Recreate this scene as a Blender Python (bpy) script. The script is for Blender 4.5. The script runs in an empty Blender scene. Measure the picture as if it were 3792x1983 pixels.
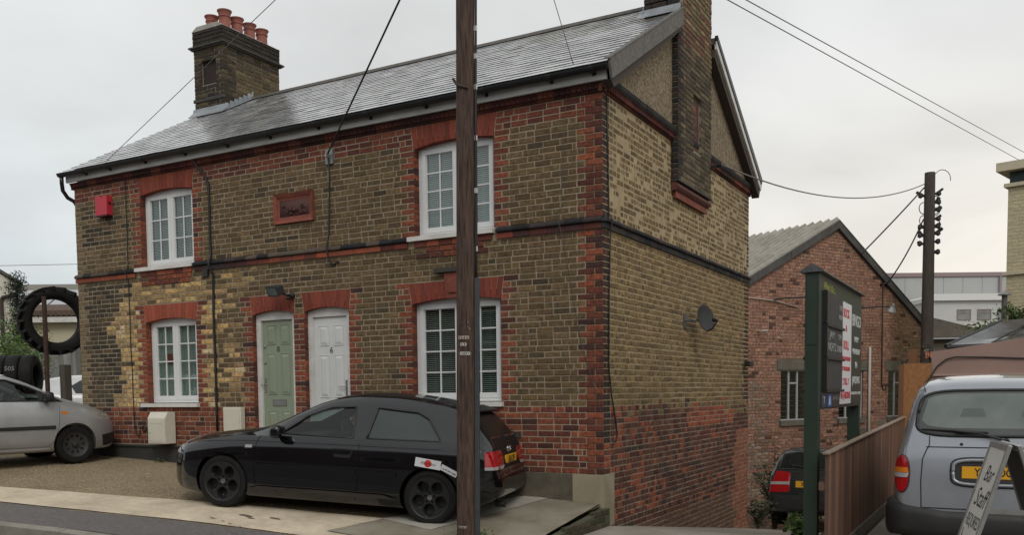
import bpy, bmesh, math, random
from mathutils import Vector, Matrix
from mathutils.bvhtree import BVHTree
from mathutils.interpolate import poly_3d_calc
S = bpy.context.scene
COL = S.collection
R = random.Random(7)
rad = math.radians

# ------------------------------------------------------------------ camera
CAM = Vector((4.2925, -9.9298, 0.9961))
cam = bpy.data.cameras.new('camera')
cam_o = bpy.data.objects.new('camera', cam); COL.objects.link(cam_o)
right = Vector((0.87324, 0.48717, -0.01051)); up = Vector((-0.02069, 0.05862, 0.99807)); fwd = Vector((-0.48685, 0.87134, -0.06127))
m = Matrix((right, up, -fwd)).transposed().to_4x4(); m.translation = CAM
cam_o.matrix_world = m
cam.sensor_width = 36.0
cam.lens = 3335.12 / 3792 * 36
cam.shift_x = 0.0
cam.shift_y = (1659.98 - 991.5) / 3792
cam.clip_start = 0.1; cam.clip_end = 2000
S.camera = cam_o

# ------------------------------------------------------------------ overcast daylight
SUN = Vector((0.50, -0.62, 0.78)).normalized()
w = bpy.data.worlds.new('World'); S.world = w; w.use_nodes = True
nt = w.node_tree; nt.nodes.clear()
def N(t, typ, **kw):
    n = t.nodes.new(typ)
    for k, v in kw.items(): setattr(n, k, v)
    return n
sky = N(nt, 'ShaderNodeTexSky', sky_type='NISHITA', sun_disc=False)
sky.sun_elevation = math.asin(SUN.z); sky.sun_rotation = math.atan2(SUN.x, SUN.y)
tc = N(nt, 'ShaderNodeTexCoord')
sep = N(nt, 'ShaderNodeSeparateXYZ'); nt.links.new(tc.outputs['Generated'], sep.inputs[0])
def wm(op, a, b=None, c=None):
    n = N(nt, 'ShaderNodeMath', operation=op)
    for i, v in enumerate((a, b, c)):
        if v is None: continue
        if isinstance(v, (int, float)): n.inputs[i].default_value = v
        else: nt.links.new(v, n.inputs[i])
    return n.outputs[0]
zz = wm('ADD', wm('MAXIMUM', sep.outputs[2], 0.0), 0.22)
cv = N(nt, 'ShaderNodeCombineXYZ')
nt.links.new(wm('DIVIDE', sep.outputs[0], zz), cv.inputs[0]); nt.links.new(wm('DIVIDE', sep.outputs[1], zz), cv.inputs[1])
cl = N(nt, 'ShaderNodeTexNoise'); cl.inputs['Scale'].default_value = 1.1; cl.inputs['Detail'].default_value = 5; cl.inputs['Roughness'].default_value = 0.5; cl.inputs['Distortion'].default_value = 0.4
nt.links.new(cv.outputs[0], cl.inputs['Vector'])
side = wm('ADD', wm('MULTIPLY', sep.outputs[0], 0.87), wm('MULTIPLY', sep.outputs[1], 0.49))
sf = N(nt, 'ShaderNodeMapRange', interpolation_type='SMOOTHSTEP'); sf.inputs[1].default_value = -0.75; sf.inputs[2].default_value = 0.75
nt.links.new(side, sf.inputs[0])
low = N(nt, 'ShaderNodeMapRange', interpolation_type='SMOOTHSTEP'); low.inputs[1].default_value = 0.0; low.inputs[2].default_value = 0.42
nt.links.new(sep.outputs[2], low.inputs[0])
def wmix(f, a, b):
    n = N(nt, 'ShaderNodeMix', data_type='RGBA')
    for s, v in ((n.inputs[0], f), (n.inputs[6], a), (n.inputs[7], b)):
        if isinstance(v, tuple): s.default_value = (*v, 1)
        elif isinstance(v, (int, float)): s.default_value = v
        else: nt.links.new(v, s)
    return n.outputs[2]
horizon = wmix(sf.outputs[0], (5.3, 5.95, 6.25), (10.0, 9.15, 7.9))
cloud = wmix(low.outputs[0], horizon, (7.9, 8.0, 7.95))
cr = N(nt, 'ShaderNodeMapRange'); cr.inputs[1].default_value = 0.3; cr.inputs[2].default_value = 0.7; cr.inputs[3].default_value = 0.80; cr.inputs[4].default_value = 1.12
nt.links.new(cl.outputs[0], cr.inputs[0])
vm = N(nt, 'ShaderNodeVectorMath', operation='SCALE'); nt.links.new(cloud, vm.inputs[0]); nt.links.new(cr.outputs[0], vm.inputs['Scale'])
bg = N(nt, 'ShaderNodeBackground'); bg.inputs[1].default_value = 0.1
nt.links.new(wmix(0.95, sky.outputs[0], vm.outputs[0]), bg.inputs[0])
wo = N(nt, 'ShaderNodeOutputWorld'); nt.links.new(bg.outputs[0], wo.inputs[0])
sun = bpy.data.lights.new('sun', 'SUN'); sun.energy = 1.0; sun.angle = rad(25); sun.color = (1, 0.96, 0.9)
sun_o = bpy.data.objects.new('sun', sun); COL.objects.link(sun_o)
sun_o.rotation_euler = (-SUN).to_track_quat('-Z', 'Y').to_euler(); sun_o.location = (0, 0, 30)
S.view_settings.view_transform = 'Standard'; S.view_settings.look = 'None'
S.view_settings.exposure = 0.08; S.view_settings.gamma = 1; S.view_settings.use_curve_mapping = False
S.render.engine = 'CYCLES'
S.cycles.max_bounces = 6; S.cycles.transparent_max_bounces = 12

# ------------------------------------------------------------------ materials
MATS = {}
def mat(name, c1, c2=None, rough=0.7, scale=8.0, detail=4.0, src='rgb', bump=0.0, bscale=60.0, metal=0.0, spec=0.5,
        grime=0.0, gscale=0.6, gcol=(0.02, 0.018, 0.015), coat=0.0, vary=0.35, coord='pos', stretch=(1, 1, 1), emit=None, rvar=0.0, fine=0.0, croug=0.04):
    """c1..c2 mixed by noise; src 'attr' / 'obj' multiplies the piece's own colour by a noise grain"""
    if name in MATS: return MATS[name]
    mt = bpy.data.materials.new(name); mt.use_nodes = True; t = mt.node_tree
    b = t.nodes['Principled BSDF']
    L = t.links.new
    if coord == 'pos': vec = N(t, 'ShaderNodeNewGeometry').outputs['Position']
    else: vec = N(t, 'ShaderNodeTexCoord').outputs['Object']
    mp = N(t, 'ShaderNodeMapping'); mp.inputs['Scale'].default_value = stretch; L(vec, mp.inputs[0]); vec = mp.outputs[0]
    def noise(s, d=4.0, r=0.6):
        n = N(t, 'ShaderNodeTexNoise'); n.inputs['Scale'].default_value = s; n.inputs['Detail'].default_value = d; n.inputs['Roughness'].default_value = r
        L(vec, n.inputs['Vector']); return n.outputs[0]
    def mix(f, a, c, bt='MIX'):
        n = N(t, 'ShaderNodeMix', data_type='RGBA', blend_type=bt)
        for s, v in ((n.inputs[0], f), (n.inputs[6], a), (n.inputs[7], c)):
            if isinstance(v, (tuple, list)): s.default_value = (v[0], v[1], v[2], 1)
            elif isinstance(v, (int, float)): s.default_value = v
            else: L(v, s)
        return n.outputs[2]
    def rng(v, a, c, lo=0.0, hi=1.0):
        n = N(t, 'ShaderNodeMapRange'); L(v, n.inputs[0])
        for i, x in enumerate((a, c, lo, hi)): n.inputs[i + 1].default_value = x
        return n.outputs[0]
    nz = noise(scale, detail)
    f = rng(nz, 0.32, 0.68)
    if src == 'rgb': col = mix(f, c1, c2 or c1)
    else:
        if src == 'attr': base = N(t, 'ShaderNodeAttribute', attribute_name='Col').outputs['Color']
        else: base = N(t, 'ShaderNodeObjectInfo').outputs['Color']
        g = N(t, 'ShaderNodeCombineColor'); v = rng(nz, 0.3, 0.7, 1 - vary, 1 + vary)
        for i in range(3): L(v, g.inputs[i])
        col = mix(1.0, base, g.outputs[0], 'MULTIPLY')
        if c1: col = mix(rng(noise(scale * 0.55 + 4, 6, 0.68), 0.46, 0.66, 0, 0.72), col, c1)
    if fine:
        g = N(t, 'ShaderNodeCombineColor'); v = rng(noise(140, 2, 0.7), 0.3, 0.7, 1 - fine, 1 + fine)
        for i in range(3): L(v, g.inputs[i])
        col = mix(1.0, col, g.outputs[0], 'MULTIPLY')
    if grime: col = mix(rng(noise(gscale, 6, 0.65), 0.45, 0.72, 0, grime), col, gcol)
    if isinstance(col, tuple): b.inputs['Base Color'].default_value = (*col, 1)
    else: L(col, b.inputs['Base Color'])
    b.inputs['Roughness'].default_value = rough; b.inputs['Metallic'].default_value = metal
    if rvar: L(rng(noise(scale * 0.7 + 0.5, 4), 0.35, 0.65, max(0.02, rough - rvar), min(1, rough + rvar)), b.inputs['Roughness'])
    b.inputs['Specular IOR Level'].default_value = spec; b.inputs['Coat Weight'].default_value = coat; b.inputs['Coat Roughness'].default_value = croug
    if bump:
        bn = N(t, 'ShaderNodeBump'); bn.inputs['Strength'].default_value = bump; bn.inputs['Distance'].default_value = 0.01
        L(noise(bscale, 5), bn.inputs['Height']); L(bn.outputs[0], b.inputs['Normal'])
    if emit: b.inputs['Emission Color'].default_value = (*emit, 1); b.inputs['Emission Strength'].default_value = 1
    MATS[name] = mt
    return mt
def glass(name, tint, refl=0.1, rough=0.02, fr=1.45):
    mt = bpy.data.materials.new(name); mt.use_nodes = True; t = mt.node_tree; t.nodes.clear()
    tr = N(t, 'ShaderNodeBsdfTransparent'); tr.inputs[0].default_value = (*tint, 1)
    gl = N(t, 'ShaderNodeBsdfGlossy'); gl.inputs[0].default_value = (1, 1, 1, 1); gl.inputs[1].default_value = rough
    f = N(t, 'ShaderNodeLayerWeight'); f.inputs[0].default_value = 0.5
    p5 = N(t, 'ShaderNodeMath', operation='POWER'); t.links.new(f.outputs['Facing'], p5.inputs[0]); p5.inputs[1].default_value = 5
    a = N(t, 'ShaderNodeMath', operation='MULTIPLY_ADD'); t.links.new(p5.outputs[0], a.inputs[0]); a.inputs[1].default_value = 0.9; a.inputs[2].default_value = refl + 0.045
    mx = N(t, 'ShaderNodeMixShader'); t.links.new(a.outputs[0], mx.inputs[0]); t.links.new(tr.outputs[0], mx.inputs[1]); t.links.new(gl.outputs[0], mx.inputs[2])
    o = N(t, 'ShaderNodeOutputMaterial'); t.links.new(mx.outputs[0], o.inputs[0])
    MATS[name] = mt
    return mt

BRK = mat('brick_stuff', (0.05, 0.04, 0.028), src='attr', rough=0.9, scale=24, detail=6, bump=0.6, bscale=90, vary=0.40, spec=0.25, fine=0.25)
BRO = mat('brick_piece', (0.05, 0.04, 0.028), src='obj', rough=0.9, scale=24, detail=6, bump=0.6, bscale=90, vary=0.40, spec=0.25, fine=0.25)
RDO = mat('plain_piece', None, src='obj', rough=0.85, scale=30, detail=5, bump=0.4, bscale=90, vary=0.22, spec=0.25, fine=0.15)
ATT = mat('plain_stuff', None, src='attr', rough=0.85, scale=30, detail=5, bump=0.4, bscale=90, vary=0.22, spec=0.25, fine=0.15)
MORTAR = mat('mortar', (0.385, 0.315, 0.225), (0.275, 0.22, 0.155), rough=0.95, scale=7, detail=6, bump=0.7, bscale=120, grime=0.4, gscale=0.9, gcol=(0.15, 0.125, 0.09))
MORTAR_M = mat('mid_side_mortar', (0.42, 0.33, 0.19), (0.31, 0.24, 0.14), rough=0.95, scale=5, detail=6, bump=0.7, bscale=120, grime=0.45, gscale=0.8, gcol=(0.15, 0.125, 0.08))
MORTAR_L = mat('low_side_mortar', (0.37, 0.30, 0.21), (0.26, 0.205, 0.145), rough=0.95, scale=5, detail=6, bump=0.7, bscale=120, grime=0.5, gscale=0.8, gcol=(0.11, 0.085, 0.06))
MORTAR_S = mat('side_mortar', (0.45, 0.355, 0.21), (0.32, 0.25, 0.145), rough=0.95, scale=5, detail=6, bump=0.7, bscale=120, grime=0.4, gscale=0.8, gcol=(0.19, 0.155, 0.10))
UPVC = mat('white_upvc', (0.72, 0.73, 0.73), (0.66, 0.67, 0.67), rough=0.32, scale=3)
WHITE = mat('white_paint', (0.70, 0.69, 0.67), (0.56, 0.55, 0.52), rough=0.55, scale=5, grime=0.25, gscale=3, gcol=(0.25, 0.23, 0.2))
BLACKP = mat('black_plastic', (0.012, 0.013, 0.014), (0.02, 0.02, 0.021), rough=0.45, scale=6)
RUBBER = mat('tyre_rubber', (0.007, 0.007, 0.007), (0.014, 0.013, 0.0125), rough=0.75, scale=12, bump=0.3, spec=.25)
GLASS = glass('window_glass', (0.74, 0.80, 0.78), 0.035)
CHROME = mat('bright_metal', (0.6, 0.6, 0.6), rough=0.25, metal=1.0)
STEEL = mat('grey_metal', (0.25, 0.26, 0.26), (0.32, 0.32, 0.31), rough=0.5, metal=0.6, scale=9)

# ------------------------------------------------------------------ mesh helpers
class MB:
    def __init__(s): s.v = []; s.f = []; s.c = []; s.m = []
    def add(s, vs, fs, col=(1, 1, 1), mi=0):
        o = len(s.v); s.v += [tuple(p) for p in vs]; s.f += [tuple(i + o for i in f) for f in fs]
        s.c += [col] * len(vs); s.m += [mi] * len(fs); return s
    def box(s, x0, x1, y0, y1, z0, z1, col=(1, 1, 1), mi=0, M=None, bev=0.0):
        if bev:
            b = bev; vs = []; 
            bm = bmesh.new(); bmesh.ops.create_cube(bm, size=1)
            for v in bm.verts: v.co = Vector(((x0 + x1) / 2 + v.co.x * (x1 - x0), (y0 + y1) / 2 + v.co.y * (y1 - y0), (z0 + z1) / 2 + v.co.z * (z1 - z0)))
            bmesh.ops.bevel(bm, geom=bm.edges[:], offset=b, segments=2, profile=0.5, affect='EDGES')
            bm.verts.ensure_lookup_table()
            vs = [v.co.copy() for v in bm.verts]; fs = [[v.index for v in f.verts] for f in bm.faces]; bm.free()
        else:
            vs = [Vector((x, y, z)) for z in (z0, z1) for y in (y0, y1) for x in (x0, x1)]
            fs = [(0, 2, 3, 1), (4, 5, 7, 6), (0, 1, 5, 4), (2, 6, 7, 3), (0, 4, 6, 2), (1, 3, 7, 5)]
        if M: vs = [M @ v for v in vs]
        return s.add(vs, fs, col, mi)
    def prism(s, poly, d0, d1, fr=None, col=(1, 1, 1), mi=0):
        """poly of (a, b) extruded d0..d1; fr(a, b, d) -> point"""
        n = len(poly); fr = fr or (lambda a, b, d: (a, d, b))
        vs = [fr(a, b, d0) for a, b in poly] + [fr(a, b, d1) for a, b in poly]
        fs = [tuple(range(n)), tuple(range(2 * n - 1, n - 1, -1))] + [(i, n + i, n + (i + 1) % n, (i + 1) % n) for i in range(n)]
        return s.add(vs, fs, col, mi)
    def tube(s, pts, r, n=8, col=(1, 1, 1), mi=0, cap=True):
        pts = [Vector(p) for p in pts]; vs = []; fs = []; prev = None
        for i, p in enumerate(pts):
            d = (pts[min(i + 1, len(pts) - 1)] - pts[max(i - 1, 0)]).normalized()
            a = prev - d * prev.dot(d) if prev else d.orthogonal()
            a.normalize(); prev = a; b = d.cross(a); rr = r[i] if isinstance(r, (list, tuple)) else r
            vs += [p + (a * math.cos(2 * math.pi * k / n) + b * math.sin(2 * math.pi * k / n)) * rr for k in range(n)]
        for i in range(len(pts) - 1):
            fs += [(i * n + k, i * n + (k + 1) % n, (i + 1) * n + (k + 1) % n, (i + 1) * n + k) for k in range(n)]
        if cap: fs += [tuple(range(n - 1, -1, -1)), tuple(range((len(pts) - 1) * n, len(pts) * n))]
        return s.add(vs, fs, col, mi)
    def lathe(s, prof, n=24, M=None, col=(1, 1, 1), mi=0, close=False):
        """prof of (r, h) round local z"""
        vs = [Vector((r * math.cos(2 * math.pi * k / n), r * math.sin(2 * math.pi * k / n), h)) for r, h in prof for k in range(n)]
        fs = []; L = len(prof)
        for i in range(L if close else L - 1):
            j = (i + 1) % L
            fs += [(i * n + k, i * n + (k + 1) % n, j * n + (k + 1) % n, j * n + k) for k in range(n)]
        if not close:
            if prof[0][0] > 1e-4: fs.append(tuple(range(n - 1, -1, -1)))
            if prof[-1][0] > 1e-4: fs.append(tuple(range((L - 1) * n, L * n)))
        if M: vs = [M @ v for v in vs]
        return s.add(vs, fs, col, mi)
    def mesh(s, name, mats, smooth=False):
        me = bpy.data.meshes.new(name); me.from_pydata(s.v, [], s.f)
        a = me.attributes.new('Col', 'FLOAT_COLOR', 'POINT'); a.data.foreach_set('color', [x for c in s.c for x in (*c, 1.0)])
        mats = mats if isinstance(mats, (list, tuple)) else [mats]
        for q in mats: me.materials.append(q)
        if any(s.m): me.polygons.foreach_set('material_index', s.m)
        if smooth: me.polygons.foreach_set('use_smooth', [True] * len(me.polygons))
        me.update(); return me
def wpos(o):
    p = Vector((0, 0, 0))
    while o: p = p + o.location; o = o.parent
    return p
def link(name, data, parent=None, world=True, loc=None, label=None, kind=None, cat=None, group=None):
    o = bpy.data.objects.new(name, data); COL.objects.link(o)
    if parent:
        o.parent = parent
    if loc is not None: o.location = Vector(loc) - (wpos(parent) if parent and world else Vector())
    elif parent and world: o.location = -wpos(parent)
    for k, v in (('label', label), ('category', cat), ('kind', kind), ('group', group)):
        if v: o[k] = v
    return o
def part(name, mb, mats, parent, smooth=False, world=True, **kw):
    return link(name, mb.mesh(name, mats, smooth), parent, world, **kw)
def thing(name, label, cat, loc=(0, 0, 0), rotz=0.0, group=None):
    o = bpy.data.objects.new(name, None); COL.objects.link(o); o.empty_display_size = 0.2
    o.location = loc; o.rotation_euler = (0, 0, rotz); o['label'] = label; o['category'] = cat
    if group: o['group'] = group
    return o
def smooth_by_angle(o, deg=35):
    me = o.data; bm = bmesh.new(); bm.from_mesh(me)
    for e in bm.edges:
        if len(e.link_faces) == 2 and e.calc_face_angle(0) > rad(deg): e.smooth = False
    for f in bm.faces: f.smooth = True
    bm.to_mesh(me); bm.free(); return o
def text(name, body, size, mt, parent, M, sx=1.0, ext=0.001, world=False, align='CENTER', shear=0.0, bold=0.0, label=None, spacing=1.0):
    c = bpy.data.curves.new(name, 'FONT'); c.body = body; c.size = size; c.extrude = ext; c.align_x = align; c.align_y = 'CENTER'
    c.shear = shear; c.offset = bold; c.space_line = spacing; c.materials.append(mt); c.resolution_u = 3
    tmp = bpy.data.objects.new(name, c); me = bpy.data.meshes.new_from_object(tmp); me.name = name
    bpy.data.objects.remove(tmp); bpy.data.curves.remove(c)
    o = bpy.data.objects.new(name, me); COL.objects.link(o); o.parent = parent
    MM = M.copy()
    if world: MM.translation = MM.translation - wpos(parent)
    o.matrix_local = MM @ Matrix.Diagonal((sx, 1, 1, 1))
    if label: o['label'] = label
    return o
def frame(O, U, V):
    U = Vector(U); V = Vector(V); W = U.cross(V)
    M = Matrix((U, V, W)).transposed().to_4x4(); M.translation = Vector(O); return M
def jit(c, a=0.12, r=R):
    k = 1 + r.uniform(-a, a); return tuple(max(0.003, x * k * (1 + r.uniform(-a * 0.3, a * 0.3))) for x in c)
def lerp(a, b, t): return a + (b - a) * t
def curve(pts, x):
    """smooth monotone-ish interpolation through (x, y) points"""
    if x <= pts[0][0]: return pts[0][1]
    if x >= pts[-1][0]: return pts[-1][1]
    for i in range(len(pts) - 1):
        if pts[i][0] <= x <= pts[i + 1][0]: break
    x0, y0 = pts[i]; x1, y1 = pts[i + 1]; h = x1 - x0; d = (y1 - y0) / h
    def tan(j):
        if j == 0 or j == len(pts) - 1: return None
        a = (pts[j][1] - pts[j - 1][1]) / (pts[j][0] - pts[j - 1][0]); b = (pts[j + 1][1] - pts[j][1]) / (pts[j + 1][0] - pts[j][0])
        return 0 if a * b <= 0 else 2 * a * b / (a + b)
    m0 = tan(i); m1 = tan(i + 1); m0 = d if m0 is None else m0; m1 = d if m1 is None else m1
    t = (x - x0) / h
    return y0 * (2 * t**3 - 3 * t**2 + 1) + h * m0 * (t**3 - 2 * t**2 + t) + y1 * (3 * t**2 - 2 * t**3) + h * m1 * (t**3 - t**2)
# ------------------------------------------------------------------ ground
def cc(x): return curve([(-9, .03), (-4, .055), (-1.4, .105), (0, .12)], x)
def GL(x, y): return -.37 - .041 * max(min(x, 1), -14) + cc(x) * min(0, max(y, -3.2))
def GR(x, y):
    z = -.62 - .143 * min(max(y, 0), 9.5)
    if y < 0: z = -.62 + 0.004 * y
    return z
def sheet(name, q, n, m_, G, dz, mt, kind='structure', parent=None, amp=0.0):
    """quad q (4 xy corners) sampled on the ground function"""
    a, b, c, d = [Vector(p) for p in q]; mb = MB(); rr = random.Random(3)
    vs = []
    for j in range(m_ + 1):
        for i in range(n + 1):
            p = a.lerp(b, i / n).lerp(d.lerp(c, i / n), j / m_)
            vs.append((p.x, p.y, G(p.x, p.y) + dz + rr.uniform(-amp, amp)))
    mb.add(vs, [(j * (n + 1) + i, j * (n + 1) + i + 1, (j + 1) * (n + 1) + i + 1, (j + 1) * (n + 1) + i) for j in range(m_) for i in range(n)])
    return part(name, mb, mt, parent, smooth=True, kind=kind)
EARTH = mat('earth', (0.11, 0.095, 0.07), (0.16, 0.14, 0.11), rough=0.95, scale=2, bump=0.5)
GRAVEL = mat('gravel', (0.15, 0.11, 0.06), (0.36, 0.285, 0.18), rough=0.95, scale=26, detail=9, bump=1.0, bscale=60, grime=0.6, gscale=0.9, gcol=(0.14, 0.105, 0.06), fine=0.4)
CONC = mat('concrete_apron', (0.66, 0.56, 0.42), (0.54, 0.455, 0.335), rough=0.9, scale=9, detail=9, bump=0.8, bscale=50, grime=0.7, gscale=1.6, gcol=(0.33, 0.275, 0.20), fine=0.25)
OLDC = mat('old_concrete', (0.27, 0.245, 0.19), (0.19, 0.165, 0.12), rough=0.9, scale=2.2, detail=9, bump=0.5, bscale=60, grime=0.7, gscale=1.1, gcol=(0.12, 0.10, 0.06), fine=0.2)
NEWC = mat('pale_concrete', (0.40, 0.38, 0.33), (0.32, 0.30, 0.26), rough=0.9, scale=3, bump=0.4, grime=0.3, gscale=2, gcol=(.2, .17, .12), fine=0.15)
LANE = mat('lane_surface', (0.30, 0.275, 0.23), (0.22, 0.20, 0.165), rough=0.9, scale=1.6, detail=9, bump=0.4, bscale=70, grime=0.5, gscale=0.9, gcol=(0.15, 0.13, 0.10), fine=0.2)
ASPH = mat('asphalt', (0.16, 0.146, 0.14), (0.09, 0.082, 0.078), rough=0.85, scale=22, detail=9, bump=0.8, bscale=150, fine=0.35, grime=0.25, gscale=1.5, gcol=(0.17, 0.155, 0.145))
ROADM = mat('road_tar', (0.10, 0.092, 0.09), (0.075, 0.07, 0.068), rough=0.85, scale=4, detail=8, bump=0.9, bscale=130, fine=0.4)
KERB = mat('kerb_stone', (0.27, 0.25, 0.21), (0.20, 0.185, 0.155), rough=0.85, scale=6, detail=8, bump=0.5, grime=0.4, gscale=4, gcol=(0.12, 0.11, 0.09), fine=0.2)
# base ground out to the horizon, below every paved sheet
mb = MB(); xs = [-400, -120, -40, -14, -9.8, -6, -3, 0, 3, 8, 20, 60, 150, 400]; ys = [-200, -60, -20, -8, -3, 0, 3, 6, 9, 12, 20, 40, 90, 200, 500]
vs = [(x, y, (GL(x, y) if x <= -9 else GR(x, y) - (0.35 if x < 3.5 else 0)) - .12) for y in ys for x in xs]
nx = len(xs); mb.add(vs, [(j * nx + i, j * nx + i + 1, (j + 1) * nx + i + 1, (j + 1) * nx + i) for j in range(len(ys) - 1) for i in range(nx - 1)])
part('ground', mb, EARTH, None, smooth=True, kind='structure')
# street direction
sd = Vector((4.09, 0.92)).normalized()
def sl(t, off=0.0, sd=sd):
    p = Vector((-6.22, -3.60)) + sd * t; n_ = Vector((-sd.y, sd.x)); return tuple(p + n_ * off)
sheet('forecourt', [sl(-9, -.1), sl(6.1, -.1), (-0.02, 0.05), (-14, 0.6)], 60, 16, GL, 0.0, GRAVEL, amp=0.004)
sheet('side_yard', [(-40, -3), (-9.75, -.2), (-9.75, 14), (-40, 14)], 8, 8, GL, 0.0, ASPH)
sheet('apron', [sl(-9, 0), sl(6.3, 0), sl(6.4, .98), sl(-9, .80)], 60, 6, GL, 0.012, CONC, amp=0.002)
sheet('old_apron', [(-2.2, -2.45), (-0.04, -2.3), (-0.04, 0.03), (-1.5, 0.03)], 20, 14, GL, 0.022, OLDC, amp=0.003)
sheet('concrete_patch', [(-2.0, -1.75), (-1.25, -1.85), (-0.72, 0.02), (-1.05, 0.02)], 6, 10, GL, 0.027, NEWC, amp=0.002)
sheet('pavement', [sl(-9, -.92), sl(16, -.92), sl(16, -.02), sl(-9, -.02)], 50, 4, lambda x, y: max(GL(x, y), -.66) if x < .3 else -.66, 0.004, ASPH, amp=0.002)
sheet('road', [sl(-30, -9.5), sl(40, -9.5), sl(40, -1.12), sl(-30, -1.12)], 30, 6, lambda x, y: max(GL(x, y), -.66) - .11 if x < .3 else -.77, 0.004, ROADM)
sheet('lane', [(-0.03, -4.0), (2.72, -4.0), (2.72, 26), (-0.03, 26)], 10, 60, GR, 0.004, LANE, amp=0.003)
def GY(x, y): return -.69
sheet('car_park', [(2.83, -5), (14, -5), (14, 7.5), (2.83, 7.5)], 8, 8, GY, 0.0, LANE)
k = thing('kerb', 'weathered pale granite kerb along the road edge at the bottom left', 'kerb', (*sl(1.5, -1.0), -.35))
for i in range(-6, 12):
    mb = MB(); a = sl(i * .915 + .004, -1.05); b_ = sl(i * .915 + .911, -1.05); c = sl(i * .915 + .911, -.935); d = sl(i * .915 + .004, -.935)
    g = max(GL(*a), -.66) if a[0] < .3 else -.66
    g2 = max(GL(*b_), -.66) if b_[0] < .3 else -.66
    vs = [(*a, g - .25), (*b_, g2 - .25), (*c, g2 - .25), (*d, g - .25), (*a, g - .012), (*b_, g2 - .012), (*c, g2 + .008), (*d, g + .008)]
    mb.add(vs, [(0, 3, 2, 1), (4, 5, 6, 7), (0, 1, 5, 4), (1, 2, 6, 5), (2, 3, 7, 6), (3, 0, 4, 7)])
    part('kerb_stone', mb, KERB, k)

# ------------------------------------------------------------------ the brick cottage pair
H = thing('brick_cottage', 'two storey yellow and red brick cottage pair with slate roof behind the black hatchback', 'house', (0, 0, 0))
W_ = 9.70; DP = 6.68; C = 0.075
FO, FU, FN = Vector((0, 0, 0)), Vector((1, 0, 0)), Vector((0, -1, 0))
SO, SU, SN = Vector((0, 0, 0)), Vector((0, 1, 0)), Vector((1, 0, 0))
ZV = Vector((0, 0, 1))
# openings on the front: x0, x1, z0 (bottom), zs (spring), arch half-extra
OPEN = {'UL': (-8.06, -6.87, 3.01, 4.2), 'UR': (-2.69, -1.48, 3.01, 4.2), 'LL': (-8.02, -6.87, 0.825, 2.175), 'LR': (-2.76, -1.40, 0.825, 2.175),
        'D8': (-5.665, -4.86, 0.0, 2.175), 'D6': (-4.65, -3.845, -.1, 2.175)}
RED = [(0.255, 0.076, 0.043), (0.22, 0.065, 0.04), (0.18, 0.054, 0.037), (0.285, 0.087, 0.047), (0.145, 0.047, 0.035)]
ORANGE = [(0.30, 0.082, 0.042), (0.28, 0.078, 0.044)]
STOCK = [(0.155, 0.104, 0.052), (0.136, 0.091, 0.047), (0.174, 0.118, 0.059), (0.118, 0.080, 0.043), (0.15, 0.103, 0.055)]
MIDP = [(0.33, 0.225, 0.105), (0.28, 0.19, 0.09), (0.37, 0.255, 0.125)]
PALE = [(0.60, 0.42, 0.19), (0.52, 0.355, 0.16), (0.64, 0.49, 0.28), (0.46, 0.305, 0.135), (0.62, 0.405, 0.16)]
SOOT = [(0.052, 0.041, 0.028), (0.066, 0.052, 0.034), (0.042, 0.034, 0.026), (0.085, 0.066, 0.04)]
BLUE = [(0.022, 0.022, 0.026), (0.030, 0.028, 0.030), (0.045, 0.035, 0.034)]
DRED = [(0.085, 0.032, 0.028), (0.11, 0.035, 0.028), (0.065, 0.03, 0.03)]
def front_stock(x, z):
    if z < 2.92:
        # cleaned pale patch round the lower left window, soot at the far left
        e = 0.25 * math.sin(z * 5.1) + R.uniform(-.18, .18)
        if -8.72 + e * .5 < x < -6.0 + e * 0.9 and z < 2.62 + e * .6:
            if x > -6.55 and R.random() < .45: return jit(R.choice(STOCK))
            ed = min(x + 8.72, -6.0 - x, (2.62 - z) * 1.2)
            if R.random() < .18 + (.4 if ed < .18 else 0): return jit(R.choice(MIDP))
            if R.random() < .92: return jit(R.choice(PALE))
        if x < -9.52: return jit((0.22, 0.165, 0.095))
        if x < -8.45 + e * .4: return jit(R.choice(SOOT[1:] + SOOT[1::2] + STOCK[3:4]))
        if -6.4 < x < -5.6 and R.random() < .3: return jit(R.choice(MIDP))
    else:
        if x < -9.5: return jit((0.20, 0.15, 0.085))
        if x < -8.7 and 3.5 < z < 4.2 and R.random() < .5: return jit(R.choice(SOOT))
    q = R.random()
    if q < .008: return jit((0.30, 0.21, 0.10))
    if q < .035: return jit(R.choice(SOOT[1::2]))
    return jit(R.choice(STOCK), .13)
def front_col(x, z, k, red):
    if k <= 10 or red:
        if x < -9.0 and red is None: return jit(R.choice(DRED))
        q = R.random()
        if k >= 57: return jit(R.choice(RED[1:3] + DRED[1:2]), .12)
        if q < .16: return jit(R.choice(ORANGE))
        if q < .30: return jit(R.choice(DRED))
        return jit(R.choice(RED), .14)
    return front_stock(x, z)
bricks = []   # (P0 local u, v, n0, n1, wu, wv, frame id, colour)
def put(fr, u0, u1, v0, v1, col, n1=0.0, n0=-0.03): bricks.append((fr, u0, u1, v0, v1, n0, n1, col))
def fill(fr, a, b, k, colf, off, hdr=0.0, g=0.010, L=0.225, mn=.05):
    u = a; z = (k + .5) * C
    first = True
    while b - u > .03:
        if first:
            ph = (off - a) % L; wd = ph if ph > mn else ph + L; first = False
        else: wd = L if R.random() > hdr else L / 2
        if b - (u + wd) < mn: wd = b - u
        yield u, min(u + wd, b), z; u += wd
GJ = 0.0105
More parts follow.
